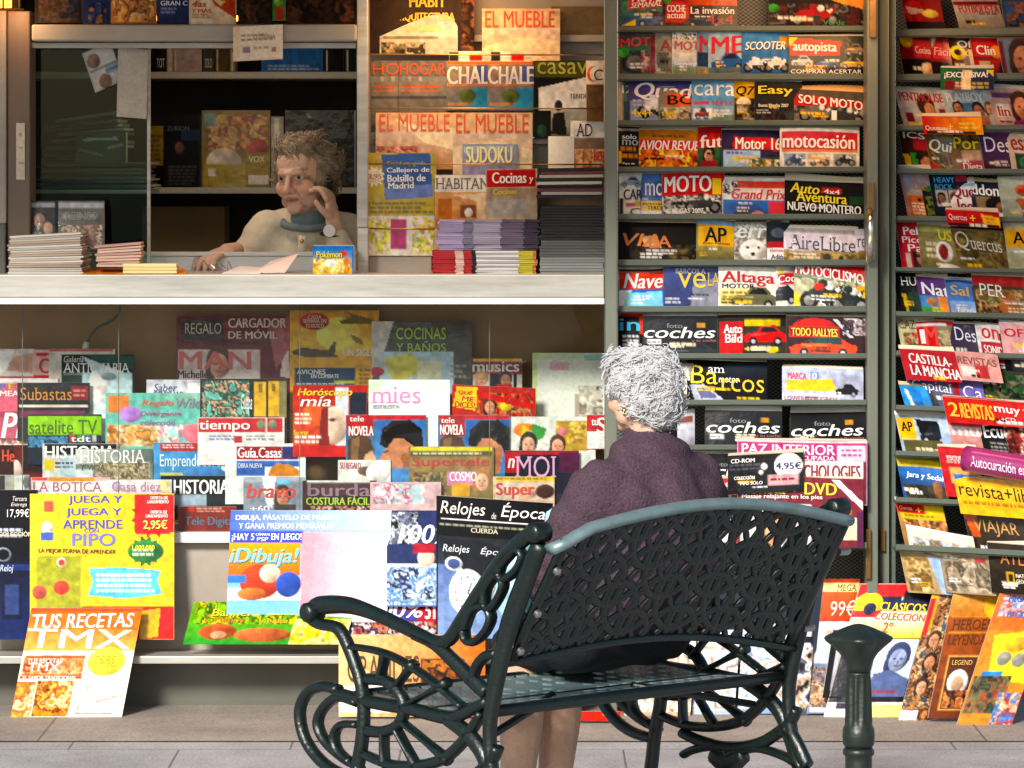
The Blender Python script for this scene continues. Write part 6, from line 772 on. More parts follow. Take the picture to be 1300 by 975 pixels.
# small trading card box (no character art)
m(397, 449, 312, 348.5, '#2f78b8', '', [('V', '#3a88c8', '#e0b020', 397, 318, 446, 348), ('B', 398, 328, 444, 347, ['#e8c030', '#d89828', '#f0e0a0'], 18, 6), ('E', '#c84a3c', 436, 322, 5, 4), ('E', '#d8884c', 440, 332, 4, 5), ('E', '#f0f0ea', 420, 334, 8, 5)], [('Pokémon', 402, 434, 319, 327, '#e8d440', 'bs')], T=.09, bend=0, Y=12.46, lean=0, label='small blue and yellow trading card box on the counter by the mullion', name='card_box', cat='card box', surf='prnt')
def sheet(nm, lab, cat, pts, c, fold=0, text=()):
    o = mesh_obj(nm, pts, [tuple(range(len(pts)))], mat(nm+'_paper', c, rough=.8, noise=.06, nscale=30), None, solid=.0015); return tag(o, lab, cat)
sheet('paper_sheet', 'white paper sheet lying on the counter before the vendor', 'paper', [P(282, 347, 12.45), P(330, 347.4, 12.45), P(345, 340, 12.72), P(305, 338, 12.72)], '#e8e2dc')
sheet('folded_paper', 'pink folded paper standing up on the counter before the vendor', 'paper', [P(322, 346.5, 12.5), P(362, 346, 12.5), P(379, 322, 12.62), P(345, 331, 12.7)], '#e6cdc4')
bkt = MB()
for q in range(5): bkt.tube([P(252+q*9, 345-(q % 2)*3, 12.5+.02*q), P(258+q*8, 330+(q*5) % 9, 12.55), P(266+q*7, 341, 12.52)], .0016, 6)
tag(bkt.build('wire_tray', M['chrome']), 'small chrome wire coin holder under the vendor’s hand', 'coin holder')

# papers on the window and the row of books above the beam
sec('', 12.6, 0, None, .004)
m(296, 359, 34, 78, '#e8cdb0', '', [('R', '#e8d8c4', 304, 33, 359, 76), ('L', '#a8806c', 306, 44, 350, 54, 2), ('R', '#9c8890', 308, 60, 318, 68), ('R', '#b08c80', 345, 62, 351, 68), ('L', '#c0a090', 322, 60, 342, 66, 1)], [('LOTERIA', 322, 350, 46, 51, '#a07868', 'n')], sx=0, sy=-3, Y=12.54, T=.001, label='cream price notice taped to the front of the beam', name='notice', cat='notice', bend=.006, noise=(.05, 9))
m(104, 140, 68, 118, '#b8b4b0', '', [('R', '#c8c4c0', 106, 70, 140, 116), ('E', '#8a7464', 114, 82, 8, 9), ('E', '#8a7464', 120, 110, 8, 9), ('R', '#9cb0c4', 124, 92, 140, 104), ('R', '#8c8884', 106, 92, 138, 94)], [('ESPAÑA', 124, 140, 96, 101, '#6c7078')], sx=17, sy=-16, Y=12.735, T=.001, label='pair of identity card copies taped to the window at a tilt', name='notice', cat='notice', noise=(.05, 9))
m(150, 188, 60, 148, '#c4bcb0', '', [], [], sx=-2, sy=3, Y=12.72, T=.001, label='blank pale paper hanging inside the window edge', name='blank_paper', cat='paper', curl=.01, noise=(.05, 12))
m(20.5, 31.5, 156, 228, '#d8ccb8', '', [('L', '#a89c88', 24, 168, 29, 176, 1), ('L', '#a89c88', 24, 186, 29, 190, 1), ('R', '#8c8478', 23, 206, 30, 207.5)], [], Y=12.595, T=.001, bend=0, label='tall white sticker on the left post of the kiosk', name='sticker', cat='sticker', noise=(.05, 9))
sec('on top of the beam', 12.62, .03, 'books above the window beam', .003, 'book', 'paperback_book')
m(44, 104, -30, 29, '#26262c', 'dark book with brown mottled picture', [('B', 50, 0, 100, 28, ['#4a3a2c', '#2c3448', '#5a4a3c'], 16, 8)], T=.02)
m(105, 140, -30, 30, '#2a3c64', 'narrow navy book with pale figure', [('B', 112, 4, 134, 30, ['#8a6c50', '#1c2a4c', '#3a5078'], 12, 7)], T=.02)
m(141, 198, -30, 30, '#b8804c', 'orange brown book with a classical painting', [('B', 143, -8, 196, 28, ['#d8a868', '#8a5a34', '#c08c5c', '#6c4c38', '#e0c090'], 40, 9)], T=.02)
m(199, 241, -30, 30, '#34406c', 'dark blue book with white capitals', [('L', '#8c94b0', 204, 9, 226, 18, 2)], [('GRAN C', 204, 238, 1, 7, '#d8d8d8', 'b')], T=.02)
m(240, 300, -24, 31, '#e2ccb0', 'cream magazine with red numeral and orange swirl', [('P', '#b8502c', [(266, -8), (300, 0), (300, 24), (272, 6)]), ('P', '#e8c890', [(268, -4), (286, 2), (280, 8)]), ('R', '#efe4d4', 242, 24, 270, 30), ('L', '#a88c7c', 244, 17, 268, 24, 2)], [('4as', 244, 262, 1, 9, '#b8402c', 'bi'), ('Y MÁS', 243, 268, 10, 16, '#b8402c', 'b')], T=.004)
m(302, 452, -34, 30, '#2a1c14', 'dark brown wide book end', [('B', 306, 0, 450, 30, ['#3c281c', '#1c130e', '#5a3c28'], 30, 11)], T=.02)
m(346, 362, -20, 26, '#4a7a3c', '', [('R', '#a8442c', 350, 8, 360, 26), ('E', '#7ca84c', 354, 0, 6, 8)], [], Y=12.53, T=.01, label='small green and red packet hanging above the beam', name='hanging_packet', cat='packet', group=None)
# inside the booth
sec('upper inner shelf', 13.78, .0, 'books on the upper inner shelf', .0, 'book', 'hardback_book')
for i, (x0, x1, y0, c, d, t) in enumerate([(196, 211, 62, '#1c1a18', 'black book with white lettering', 'TOT'), (212, 219, 58, '#c8c0b0', 'thin white book', None), (220, 256, 61, '#b0a4a0', 'pale mauve box file', None), (257, 271, 61, '#4a4c44', 'dark book with round white letters', 'SOLO'), (273, 291, 59, '#5a4c2c', 'leaning olive book', None), (292, 298, 62, '#a89c80', 'thin cream book', None), (332, 410, 61, '#2f6ca8', 'wide blue book with pale lines', None), (412, 436, 60, '#141618', 'black book beside the blue one', None), (438, 452, 60, '#1c2a24', 'dark green book near the mullion', None)]):
    m(x0, x1, y0, 91, c, d, [('L', '#a8b8c8', x0+8, 82, x1-4, 90, 2)] if x1-x0 > 60 else ([('R', '#d8d0c0', x0+2, y0+4, x0+4, 90)] if not t else []), [(t, x0+3, x1-2, 74, 86, '#d0ccc0', 'n')] if t else [], T=.14)
sec('lower inner shelf', 13.80, .0, 'things on the lower inner shelf', .0, 'book', 'hardback_book')
m(187, 207, 160, 210, '#8a7a1c', 'mustard yellow spine', [('L', '#5c5010', 189, 170, 205, 206, 6)], T=.1)
m(208, 254, 146, 238, '#15181c', 'black photo book with blue landscape and singer', [('R', '#26445c', 230, 165, 254, 178), ('E', '#6c5448', 228, 188, 6, 8), ('L', '#4c5054', 214, 210, 252, 236, 6)], [('ZURION', 212, 240, 160, 166, '#4c6070', 'b')], T=.03)
m(256, 343, 140, 238, '#8a7c30', 'yellow computer course pack with disc and red figure', [('B', 262, 146, 340, 190, ['#b89c60', '#c8a878', '#7c6a38', '#a8504c'], 30, 9), ('E', '#c8c0b4', 284, 206, 22, 18), ('R', '#a89820', 258, 208, 312, 238), ('R', '#7c9c9c', 258, 144, 274, 160), ('E', '#b05054', 328, 190, 13, 14), ('R', '#9c8c20', 314, 194, 343, 220), ('R', '#d8d4cc', 315, 222, 341, 234), ('R', '#d8d4d0', 264, 214, 274, 224)], [('VOX', 316, 336, 198, 206, '#e0d8a0', 'b')], T=.03, surf='wrap')
m(344, 360, 148, 238, '#a8a89c', 'silver wrapped spine behind the vendor', [('R', '#d8d8d0', 348, 150, 354, 236)], T=.08, surf='wrap')
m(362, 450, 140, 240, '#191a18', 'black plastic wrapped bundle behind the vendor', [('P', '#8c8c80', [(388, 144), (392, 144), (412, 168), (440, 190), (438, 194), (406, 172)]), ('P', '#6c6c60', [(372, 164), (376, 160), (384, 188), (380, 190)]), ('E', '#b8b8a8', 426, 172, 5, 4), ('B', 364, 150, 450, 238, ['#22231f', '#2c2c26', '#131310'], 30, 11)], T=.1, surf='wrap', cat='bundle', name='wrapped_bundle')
stack('newspaper_stack', 'newspapers', 'dark pile of papers on the inner shelf behind the glass', 50, 187, 206, 240, 13.02, .3, ['#7c867f', '#98a09a', '#5a625c', '#a8b0a8'], 13, .03)
stack('newspaper_stack', 'newspapers', 'upper pile of papers seen through the tinted window glass', 62, 150, 152, 204, 13.04, .3, ['#6c766f', '#88908a', '#4c544e', '#98a098'], 12, .035, .03)
kp('interior_shelf', 'shelf', (20, 189, 241, 246, 12.98, .4), bevel=.003)
sec('', 13.0, .0, None, .0)
m(96, 160, 168, 208, '#3a423e', '', [('P', '#c8ccc4', [(104, 176), (148, 174), (150, 178), (106, 179)]), ('P', '#8c948e', [(100, 188), (132, 196), (130, 199), (99, 191)]), ('P', '#a8aca4', [(136, 186), (156, 182), (156, 185), (138, 190)])], T=.05, surf='wrap', label='plastic wrapped dark parcel with painted glints behind the tinted window glass', name='wrapped_bundle', cat='bundle', Y=12.99)  # added parcel; its pale polygons paint glints of the window glass
# cable in the lower display
cb = MB(); cb.tube(spline([P(152, 388, 12.80), P(151, 398, 12.80), P(140, 408, 12.80), P(124, 416, 12.80), P(113, 430, 12.80), P(110, 440, 12.80)], 6), .004, 8)
o = tag(cb.build('power_cable', M['cable'], smooth=True), 'green cable hanging down from the counter with a white plug', 'cable')
pl = MB(); pl.tube([P(110, 434, 12.80), P(108.5, 441, 12.80), P(107, 447, 12.80)], [.007, .011, .006], 10); pl.build('plug', M['wht'], o, smooth=True)
# ================================================================ cast iron bench
AX, FW, UP = Vector((.728, .685, 0)), Vector((-.685, .728, 0)), Vector((0, 0, 1))
BO = Vector((-.0335, 9.12, 0)); BL = .866
def bp(s, t, z): return BO+AX*s+FW*t+UP*z
bench = empty('park_bench', bp(BL/2, .15, 0), 'dark green cast iron bench with ornate scrolled ends and lattice back', 'bench')
def fp(px, py, s):
    o = BO+AX*s; k = px-650; t = (FP*o.x-k*o.y)/(k*FW.y-FP*FW.x); return t, HC-(py-HY)*(o.y+FW.y*t)/FP
SL, SR = -.03, BL+.03
BARS = [ # (points in the near end frame as the photo shows it, half width in metres, side)
 ([(393, 786), (398, 772), (412, 768), (446, 769), (485, 783), (527, 803), (553, 815), (570, 812), (585, 790), (606, 757), (640, 708), (668, 682), (682, 676)], [.013, .019, .021, .019, .016, .015, .015, .016, .016, .017, .018, .018, .014], 0),
 ([(393, 784), (405, 792), (428, 797), (440, 815), (451, 843), (459, 870), (462, 905), (459, 945), (453, 980), (446, 1040), (432, 1085), (412, 1118), (392, 1130)], [.012, .013, .014, .015, .015, .015, .015, .016, .016, .017, .018, .02, .016], 0),
 ([(447, 821), (478, 826), (506, 837), (543, 860), (569, 881), (588, 897)], .008, 0),
 ([(527, 806), (553, 818), (580, 843), (602, 865), (618, 880)], [.012, .014, .016, .017, .016], 0),
 ([(467, 862), (491, 865), (506, 878), (514, 897), (506, 920), (486, 929), (467, 928)], .013, 0),
 ([(489, 829), (486, 848), (482, 868)], [.012, .006, .007], 0), ([(526, 842), (512, 860), (500, 878)], [.012, .006, .007], 0), ([(568, 866), (540, 882), (512, 897)], [.013, .006, .007], 0),
 ([(488, 926), (488, 950), (489, 972)], [.006, .006, .013], 0), ([(503, 924), (516, 948), (530, 974)], [.006, .006, .013], 0), ([(508, 914), (540, 940), (570, 966)], [.006, .006, .014], 0),
 ([(428, 879), (470, 891), (517, 899), (569, 911), (590, 905), (620, 890)], [.012, .015, .015, .016, .014, .012], 0),
 ([(430, 876), (411, 871), (391, 879), (381, 902), (386, 934), (402, 960), (424, 978), (452, 988)], .013, 0),
 ([(455, 892), (430, 885), (411, 899), (404, 918), (412, 939), (430, 957), (446, 968)], .011, 0),
 ([(455, 920), (434, 920), (425, 933), (429, 952), (446, 968), (458, 976)], .009, 0),
 ([(462, 957), (494, 970), (528, 972), (560, 965), (582, 948), (600, 925), (612, 905)], [.01, .011, .012, .013, .013, .012, .01], 0),
 ([(569, 913), (592, 930), (611, 954), (622, 985), (634, 1030)], [.016, .018, .018, .015, .012], 0),
 ([(686, 690), (668, 735), (648, 790), (634, 845), (627, 880), (622, 920), (623, 960), (630, 1005), (645, 1055), (668, 1110), (690, 1155)], [.02, .024, .024, .022, .02, .016, .015, .015, .016, .018, .018], 0),
 ([(590, 800), (600, 775), (616, 770), (624, 784), (616, 803), (602, 815), (592, 812), (590, 800)], .009, 0),
 ([(616, 768), (618, 748), (632, 730), (640, 742), (632, 762), (622, 774), (616, 768)], .009, 0),
 ([(634, 728), (640, 712), (656, 698), (664, 706), (656, 724), (640, 736), (634, 728)], .009, 0),
 ([(600, 865), (606, 845), (618, 832), (632, 830)], .011, 0),
 # lower pieces, read off the far end frame
 ([(866, 930), (890, 941), (925, 950), (965, 944), (1000, 920), (1012, 900)], [.012, .014, .016, .015, .014, .012], 1),
 ([(868, 958), (880, 952), (905, 948), (925, 955)], .010, 1), ([(925, 958), (960, 950), (1000, 962), (1030, 985)], .010, 1),
 ([(905, 958), (925, 968), (945, 958)], [.02, .03, .02], 1),
 ([(990, 930), (1002, 930), (1010, 942), (1018, 960), (1026, 972)], [.012, .016, .018, .02, .014], 1),
]
def frame(s):
    b = MB()
    for pts, r, side in BARS:
        q = [fp(x, y, SR if side else SL) for x, y in pts]; rr = r if hasattr(r, '__len__') else [r]*len(q)
        sm = spline([(t, z, w) for (t, z), w in zip(q, rr)], 4)
        b.tube([bp(s, t, max(z, .004)) for t, z, w in sm], [w for *_, w in sm], 10, flat=.016, axis=AX)
    for x, y, r in ((397, 777, .022), (684, 676, .022)):                 # rolled ends
        t, z = fp(x, y, SL); c = bp(s, t, z); b.tube([c-AX*.026, c-AX*.02, c+AX*.02, c+AX*.026], [r*.7, r, r, r*.7], 14)
    return b.build('end_frame', M['iron'], bench, smooth=True)
frame(SL); frame(SR)
# seat: perforated plate with rolled rails
def seat_z(t): return .428-.018*math.sin(math.pi*min(max(t/.43, 0), 1))
b = MB(); nx, ny = 21, 9; cw, ch = BL/nx, .40/ny
for i in range(nx):
    for j in range(ny):
        s0, t0 = i*cw, .01+j*ch; o4 = [(s0, t0), (s0+cw, t0), (s0+cw, t0+ch), (s0, t0+ch)]
        if abs(i/nx-j/ny*.55-.22) < .035 or abs((1-i/nx)-j/ny*.55-.22) < .035: b.add([bp(s, t, seat_z(t)) for s, t in o4], [(0, 1, 2, 3)]); continue
        cs, ct = s0+cw/2, t0+ch/2; inner = [(cs+cw*.31*math.cos(q)*(1+.16*math.cos(4*q)), ct+ch*.34*math.sin(q)*(1+.16*math.cos(4*q))) for q in [math.pi*2*(k+.5)/12-math.pi*.75-math.pi/12 for k in range(12)]]
        outer = []
        for e in range(4):
            for k in range(3): a_, c_ = o4[e], o4[(e+1) % 4]; outer.append((a_[0]+(c_[0]-a_[0])*k/3, a_[1]+(c_[1]-a_[1])*k/3))
        vs = [bp(s, t, seat_z(t)) for s, t in outer+inner]; b.add(vs, [(k, (k+1) % 12, 12+(k+1) % 12, 12+k) for k in range(12)])
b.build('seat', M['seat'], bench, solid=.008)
b = MB()
for t, z in ((.0, .424), (.415, .422)): b.tube([bp(s, t, z-.006*math.sin(math.pi*(s+.03)/(BL+.06))*0) for s in np.linspace(-.03, BL+.03, 8)], .014, 10, flat=.013, axis=UP)
b.tube([bp(s, .19, .405) for s in np.linspace(-.02, BL+.02, 4)], .012, 8)
b.build('seat_rail', M['iron'], bench, smooth=True)
b = MB()                                                                  # struts that brace the seat to the legs
b.tube([bp(.02, .05, .36), bp(.2, .1, .40), bp(.3, .14, .42)], .009, 8); b.tube([bp(BL-.02, .05, .36), bp(BL-.22, .1, .40), bp(BL-.32, .14, .42)], .009, 8)
b.tube([bp(-.02, .2, .17), bp(BL/2, .2, .155), bp(BL+.02, .2, .17)], .010, 8)
b.build('brace', M['iron'], bench, smooth=True)
# back panel
H = .245
def back(s, w):
    u = s/BL; bow = math.sin(math.pi*min(max(u, 0), 1)); zb = .540-.035*u+.042*bow; zt = .800-.022*u+.052*bow; v = w/H
    return bp(s, -.045-.165*v-.022*bow, zb+(zt-zb)*v)
NB = (FW*.82+UP*.55).normalized()
b = MB()
def clipped(fn, r=.0145):
    run = []
    for q in np.linspace(0, 1, 120):
        s, w = fn(q)
        if -.004 <= s <= BL+.004 and -.004 <= w <= H+.004: run.append(back(s, w))
        else:
            if len(run) > 3: b.tube(run[::2]+([run[-1]] if len(run) % 2 == 0 else []), r, 8, flat=.006, axis=NB)
            run = []
    if len(run) > 3: b.tube(run[::2]+([run[-1]] if len(run) % 2 == 0 else []), r, 8, flat=.006, axis=NB)
for r_ in range(6):                                                       # overlapping scale-like rings
    for i in range(-1, 9):
        cs, cw = i*.150+(r_ % 2)*.075, -.035+r_*.066
        for R_, t_ in ((.088, .0115), (.052, .006)): clipped(lambda q, cs=cs, cw=cw, R_=R_: (cs+R_*math.cos(q*2*math.pi+.3), cw+R_*math.sin(q*2*math.pi+.3)), t_)
for s in (.004, BL-.004): b.tube([back(s, w) for w in np.linspace(0, H, 6)], .016, 8, flat=.009, axis=NB)
b.build('backrest', M['iron'], bench, smooth=True)
b = MB(); b.tube([back(s, H+.012-.02*max(0, .06-s)/.06) for s in np.linspace(-.03, BL+.005, 30)], .013, 12, flat=.019, axis=FW); b.build('top_rail', M['seat'], bench, smooth=True)  # paler iron paints the sky highlight along the rail
b = MB(); b.tube([back(s, -.01-.05*max(0, .05-s)/.05*0) for s in np.linspace(-.02, BL+.02, 24)], .010, 12, flat=.011, axis=FW); b.build('bottom_rail', M['iron'], bench, smooth=True)
for s, w in ((.0, H*.78), (.0, H*.42), (.0, H*.1), (BL, H*.78), (BL, H*.12)):
    c = back(s, w)-NB*.012; z = MB(); z.tube([c, c-NB*.008, c-NB*.012], [.009, .009, .004], 10)
    if s > .1: c = back(s, w); z = MB(); z.tube([c+AX*.02, c+AX*.05, c+AX*.058], [.008, .009, .004], 10)
    z.build('bolt', M['bolt'], bench)

# ================================================================ bollard
bc = P(1090, 900, 7.5); bol = empty('bollard', (bc.x, bc.y, 0), 'dark green iron bollard with fluted shaft and flared faceted top', 'bollard')
k = 7.5/FP; Z = lambda py: HC-(py-HY)*k
pr = [(.075, 0), (.075, .05), (.06, .07), ((.052, .002, 12), .10), ((.05, .002, 12), .36), (.05, .38)]
z = MB().lathe([(.062, 0), (.062, .05), (.05, .07), (.036, .10), (.03, .16), (17*k, Z(985)), (17*k, Z(966)), (17*k, Z(960)), (20*k, Z(957)), (20*k, Z(952)), (17*k, Z(949))], (bc.x, bc.y, 0), 32); z.build('base', M['boll'], bol, smooth=True)
z = MB().lathe([(17*k, Z(949)), (20*k, Z(944)), (20.5*k, Z(934)), (20*k, Z(925)), (17.5*k, Z(920)), ((16.5*k, .0013, 10), Z(914)), ((15.5*k, .0015, 10), Z(880)), ((14.5*k, .0015, 10), Z(860)), (15*k, Z(857)), (15.5*k, Z(855)), (15*k, Z(853))], (bc.x, bc.y, 0), 80); z.build('shaft', M['boll'], bol, smooth=True)
z = MB().lathe([(15*k, Z(853)), (15.5*k, Z(846)), ((18*k, .0006, 4), Z(838)), ((23*k, .0022, 4), Z(829)), ((31*k, .0045, 4), Z(820)), ((37*k, .0065, 4), Z(814)), ((39*k, .007, 4), Z(810.5)), ((38*k, .0068, 4), Z(808)), ((30*k, .004, 4), Z(803)), ((18*k, .0022, 4), Z(797)), ((8*k, .0006, 4), Z(793)), (1*k, Z(791.5))], (bc.x, bc.y, 0), 64); o = z.build('cap', M['boll'], bol, smooth=True)

# ================================================================ people
def ellip(b, c, r, ax=None, n=14):
    ax = ax or (Vector((1, 0, 0)), Vector((0, 1, 0)), UP); vs = []; fs = []; c = Vector(c)
    for i in range(n+1):
        p = math.pi*i/n
        for j in range(2*n): q = math.pi*j/n; d = (math.sin(p)*math.cos(q)*r[0], math.sin(p)*math.sin(q)*r[1], math.cos(p)*r[2]); vs.append(c+ax[0]*d[0]+ax[1]*d[1]+ax[2]*d[2])
    for i in range(n):
        for j in range(2*n):
            f = (i*2*n+j, i*2*n+(j+1) % (2*n), (i+1)*2*n+(j+1) % (2*n), (i+1)*2*n+j)
            fs.append(f[1:] if i == 0 else (f[:3] if i == n-1 and 0 else f))
    b.add(vs, fs)
def cap(b, pts, rs, n=12):
    sm = spline([(*p, r) for p, r in zip([tuple(p) for p in pts], rs)], 4); b.tube([q[:3] for q in sm], [q[3] for q in sm], n)
    for p, r in ((pts[0], rs[0]), (pts[-1], rs[-1])): ellip(b, p, (r, r, r), n=7)
def fuse(name, b, ma, parent, vox, sm=4, paintf=None, disp=None):
    me = bpy.data.meshes.new(name); me.from_pydata([tuple(v) for v in b.v], [], b.f); o = bpy.data.objects.new(name, me); COL.objects.link(o)
    r = o.modifiers.new('r', 'REMESH'); r.mode = 'VOXEL'; r.voxel_size = vox
    s = o.modifiers.new('s', 'SMOOTH'); s.factor = .5; s.iterations = sm
    dg = bpy.context.evaluated_depsgraph_get(); m2 = bpy.data.meshes.new_from_object(o.evaluated_get(dg)); bpy.data.objects.remove(o)
    if disp:
        for v in m2.vertices: v.co = v.co+v.normal*disp(v.co)
    m2.materials.clear(); m2.materials.append(ma); m2.polygons.foreach_set('use_smooth', [True]*len(m2.polygons))
    if paintf:
        at = m2.color_attributes.new('Col', 'FLOAT_COLOR', 'POINT'); at.data.foreach_set('color', np.array([[*paintf(v.co), 1] for v in m2.vertices], np.float32).ravel())
    o = bpy.data.objects.new(name, m2); m2.name = name; return link(o, parent)
class Head:
    def __init__(s, c, face, tilt=0, k=1.0, roll=0):
        f = Vector(face).normalized(); r = f.cross(UP).normalized(); s.c = Vector(c); u = r.cross(f).normalized()
        f2 = (f*math.cos(tilt)-u*math.sin(tilt)); u2 = (u*math.cos(tilt)+f*math.sin(tilt)); r2 = r*math.cos(roll)+u2*math.sin(roll); u2 = u2*math.cos(roll)-r*math.sin(roll)
        s.f, s.r, s.u, s.k = f2, r2, u2, k
    def p(s, x, y, z): return s.c+(s.r*x+s.f*y+s.u*z)*s.k
    def loc(s, v): d = (Vector(v)-s.c)/s.k; return d.dot(s.r), d.dot(s.f), d.dot(s.u)
    def build(s, b, neck):
        A = (s.r, s.f, s.u); K = s.k; E = lambda x, y, z, a, c, d: ellip(b, s.p(x, y, z), (a*K, c*K, d*K), A)
        E(0, -.005, .03, .072, .092, .088); E(0, .028, -.045, .056, .062, .066); E(0, .070, -.088, .024, .02, .02); E(0, .06, .05, .055, .03, .045)
        for q in (-1, 1):
            E(q*.038, .058, -.026, .026, .028, .028); E(q*.075, -.006, -.014, .010, .020, .033); E(q*.031, .074, .006, .016, .014, .011); E(q*.012, .092, -.036, .009, .010, .008); E(q*.044, .030, -.066, .017, .03, .022)
        cap(b, [s.p(-.036, .080, .022), s.p(0, .091, .020), s.p(.036, .080, .022)], [.009*K, .010*K, .009*K])
        cap(b, [s.p(0, .088, .018), s.p(0, .100, -.012), s.p(0, .110, -.032)], [.008*K, .0095*K, .0115*K])
        cap(b, [s.p(-.019, .082, -.057), s.p(0, .0895, -.056), s.p(.019, .082, -.057)], [.004*K, .006*K, .004*K]); cap(b, [s.p(-.018, .081, -.067), s.p(0, .088, -.068), s.p(.018, .081, -.067)], [.004*K, .0065*K, .004*K])
        cap(b, [s.p(0, -.02, -.05), neck], [.052*K, .056*K])
    def paint(s, base, lipc='#a0584c', brow='#5c4634'):
        base, lipc, brow = lin(base), lin(lipc), lin(brow); red = base*np.array([1.06, .80, .74])
        def f(v):
            x, y, z = s.loc(v); c = base.copy(); ax_ = abs(x)
            if y > .04:
                d = math.hypot((ax_-.040)/.03, (z+.028)/.026); c = c+(red-c)*max(0, 1-d)*.8
                d = math.hypot(x/.016, (z+.034)/.02); c = c+(red-c)*max(0, 1-d)*.7
                if ax_ < .023 and -.071+ax_*.15 < z < -.0515-ax_*.1 and y > .07: c = lipc*(.55 if abs(z+.0615) < .0028 else 1)
                if abs(math.hypot((ax_-.031)/1.0, (z-.006)*2.0)) < .0155 and y > .055:
                    e = math.hypot(ax_-.031, z-.006); c = lin('#c9beb4')
                    if math.hypot(x-math.copysign(.031, x)+.002, z-.006) < .0062: c = lin('#1a110c')
                    if z > .0105: c = base*.45
                elif math.hypot((ax_-.031)/1.25, (z-.004)*1.5) < .019 and y > .05: c = c*np.array([.8, .68, .64])
                for (ax0, az0, ax1, az1) in ((.020, -.030, .031, -.062), (.018, -.012, .042, -.014), (.046, .004, .058, -.004), (.027, -.070, .031, -.086)):
                    tt = max(0, min(1, ((ax_-ax0)*(ax1-ax0)+(z-az0)*(az1-az0))/((ax1-ax0)**2+(az1-az0)**2))); dd = math.hypot(ax_-ax0-tt*(ax1-ax0), z-az0-tt*(az1-az0))
                    if dd < .0035: c = c*np.array([.72, .62, .58])
                for zz in (.045, .056, .067):
                    if abs(z-zz-.004*math.sin(x*70)) < .0016 and ax_ < .04: c = c*.82
                if abs(z-.026-.12*(.03-abs(ax_-.034))) < .0042 and .014 < ax_ < .052: c = c*.35+brow*.65
            return np.clip(c, 0, .9)
        return f
def hair(name, hd, ma, parent, n, per, shell, keep, amp, rad, ln, seed, curl=1.6, back=.0):
    b = MB(); A = (hd.r, hd.f, hd.u); K = hd.k
    for (x, y, z, a, c, d) in shell: ellip(b, hd.p(x, y, z), (a*K, c*K, d*K), A)
    r = random.Random(seed); ph = [r.uniform(0, 6) for _ in range(6)]
    def dp(v): return .003*(math.sin(v.x*150+ph[0])*math.sin(v.z*140+ph[1])+math.sin(v.y*160+v.z*90+ph[2]))
    o = fuse(name, b, ma, parent, .006, 2, None, dp); me = o.data; st = MB()
    vs = [(v.co.copy(), v.normal.copy()) for v in me.vertices]; vs = [q for q in vs if keep(*hd.loc(q[0]))]
    for _ in range(n):                                          # one lock of hair: strands that share their direction and curl
        p0, n0 = r.choice(vs); t0 = hd.u*r.uniform(-1.2, .2)+hd.r*r.uniform(-1, 1)-hd.f*(back+r.uniform(-.4, .5)); t0 = (t0-n0*t0.dot(n0)).normalized(); w0 = n0.cross(t0)
        cu0 = r.choice((-1, 1))*r.uniform(.5, 1)*curl; L0 = ln*r.uniform(.7, 1.25); a0 = amp*r.uniform(.5, 1.4); sp = r.uniform(.006, .015)
        for _ in range(per):
            p = p0+w0*r.gauss(0, sp)+t0*r.gauss(0, sp*.6); dn = (p-p0).length; p = p-n0*(dn*dn*6); cu = cu0*r.uniform(.6, 1.4); L_ = L0*r.uniform(.8, 1.1); a_ = a0*r.uniform(.6, 1.2); pts = []
            for i in range(8):
                u = i/7; ang = cu*u*2; x = L_*math.sin(ang)/(cu*2); y = L_*(1-math.cos(ang))/(cu*2)
                pts.append(p+t0*x+w0*y+n0*(a_*math.sin(u*math.pi*.9)+.001-(x*x+y*y)*6.3))
            st.tube(pts, [rad*(.45+.55*math.sin(math.pi*(.2+.7*i/7))) for i in range(8)], 4)
    mesh_obj('strands', st.v, st.f, ma, o, smooth=True); return o
def hand(b, wrist, d, palm_n, k=1.0, curl=.5, thumb=1, spread=.18):
    d = Vector(d).normalized(); n = (Vector(palm_n)-d*Vector(palm_n).dot(d)).normalized(); s = d.cross(n).normalized()*thumb; w = Vector(wrist)
    ellip(b, w+d*.042*k, (.040*k, .046*k, .016*k), (s, d, n)); cap(b, [w-d*.02*k, w+d*.02*k], [.025*k, .027*k])
    for i, (o, L_) in enumerate(((.031, .072), (.011, .080), (-.010, .075), (-.029, .060))):
        p = w+d*.078*k+s*o*k; a_ = spread*(o/.03); q = [p]; an = curl*.35
        for j in range(3): dd = (d*math.cos(an)+n*math.sin(an)+s*a_*.5).normalized(); q.append(q[-1]+dd*L_*k*(.45, .32, .23)[j]); an += curl*.75
        cap(b, q, [.0098*k, .0095*k, .0086*k, .0074*k])
    q = [w+d*.022*k+s*.03*k]; q += [q[0]+(d*.6+s*.75+n*.3)*.036*k]; q += [q[1]+(d*.9+s*.25+n*.4)*.032*k]; cap(b, q, [.014*k, .0115*k, .009*k])

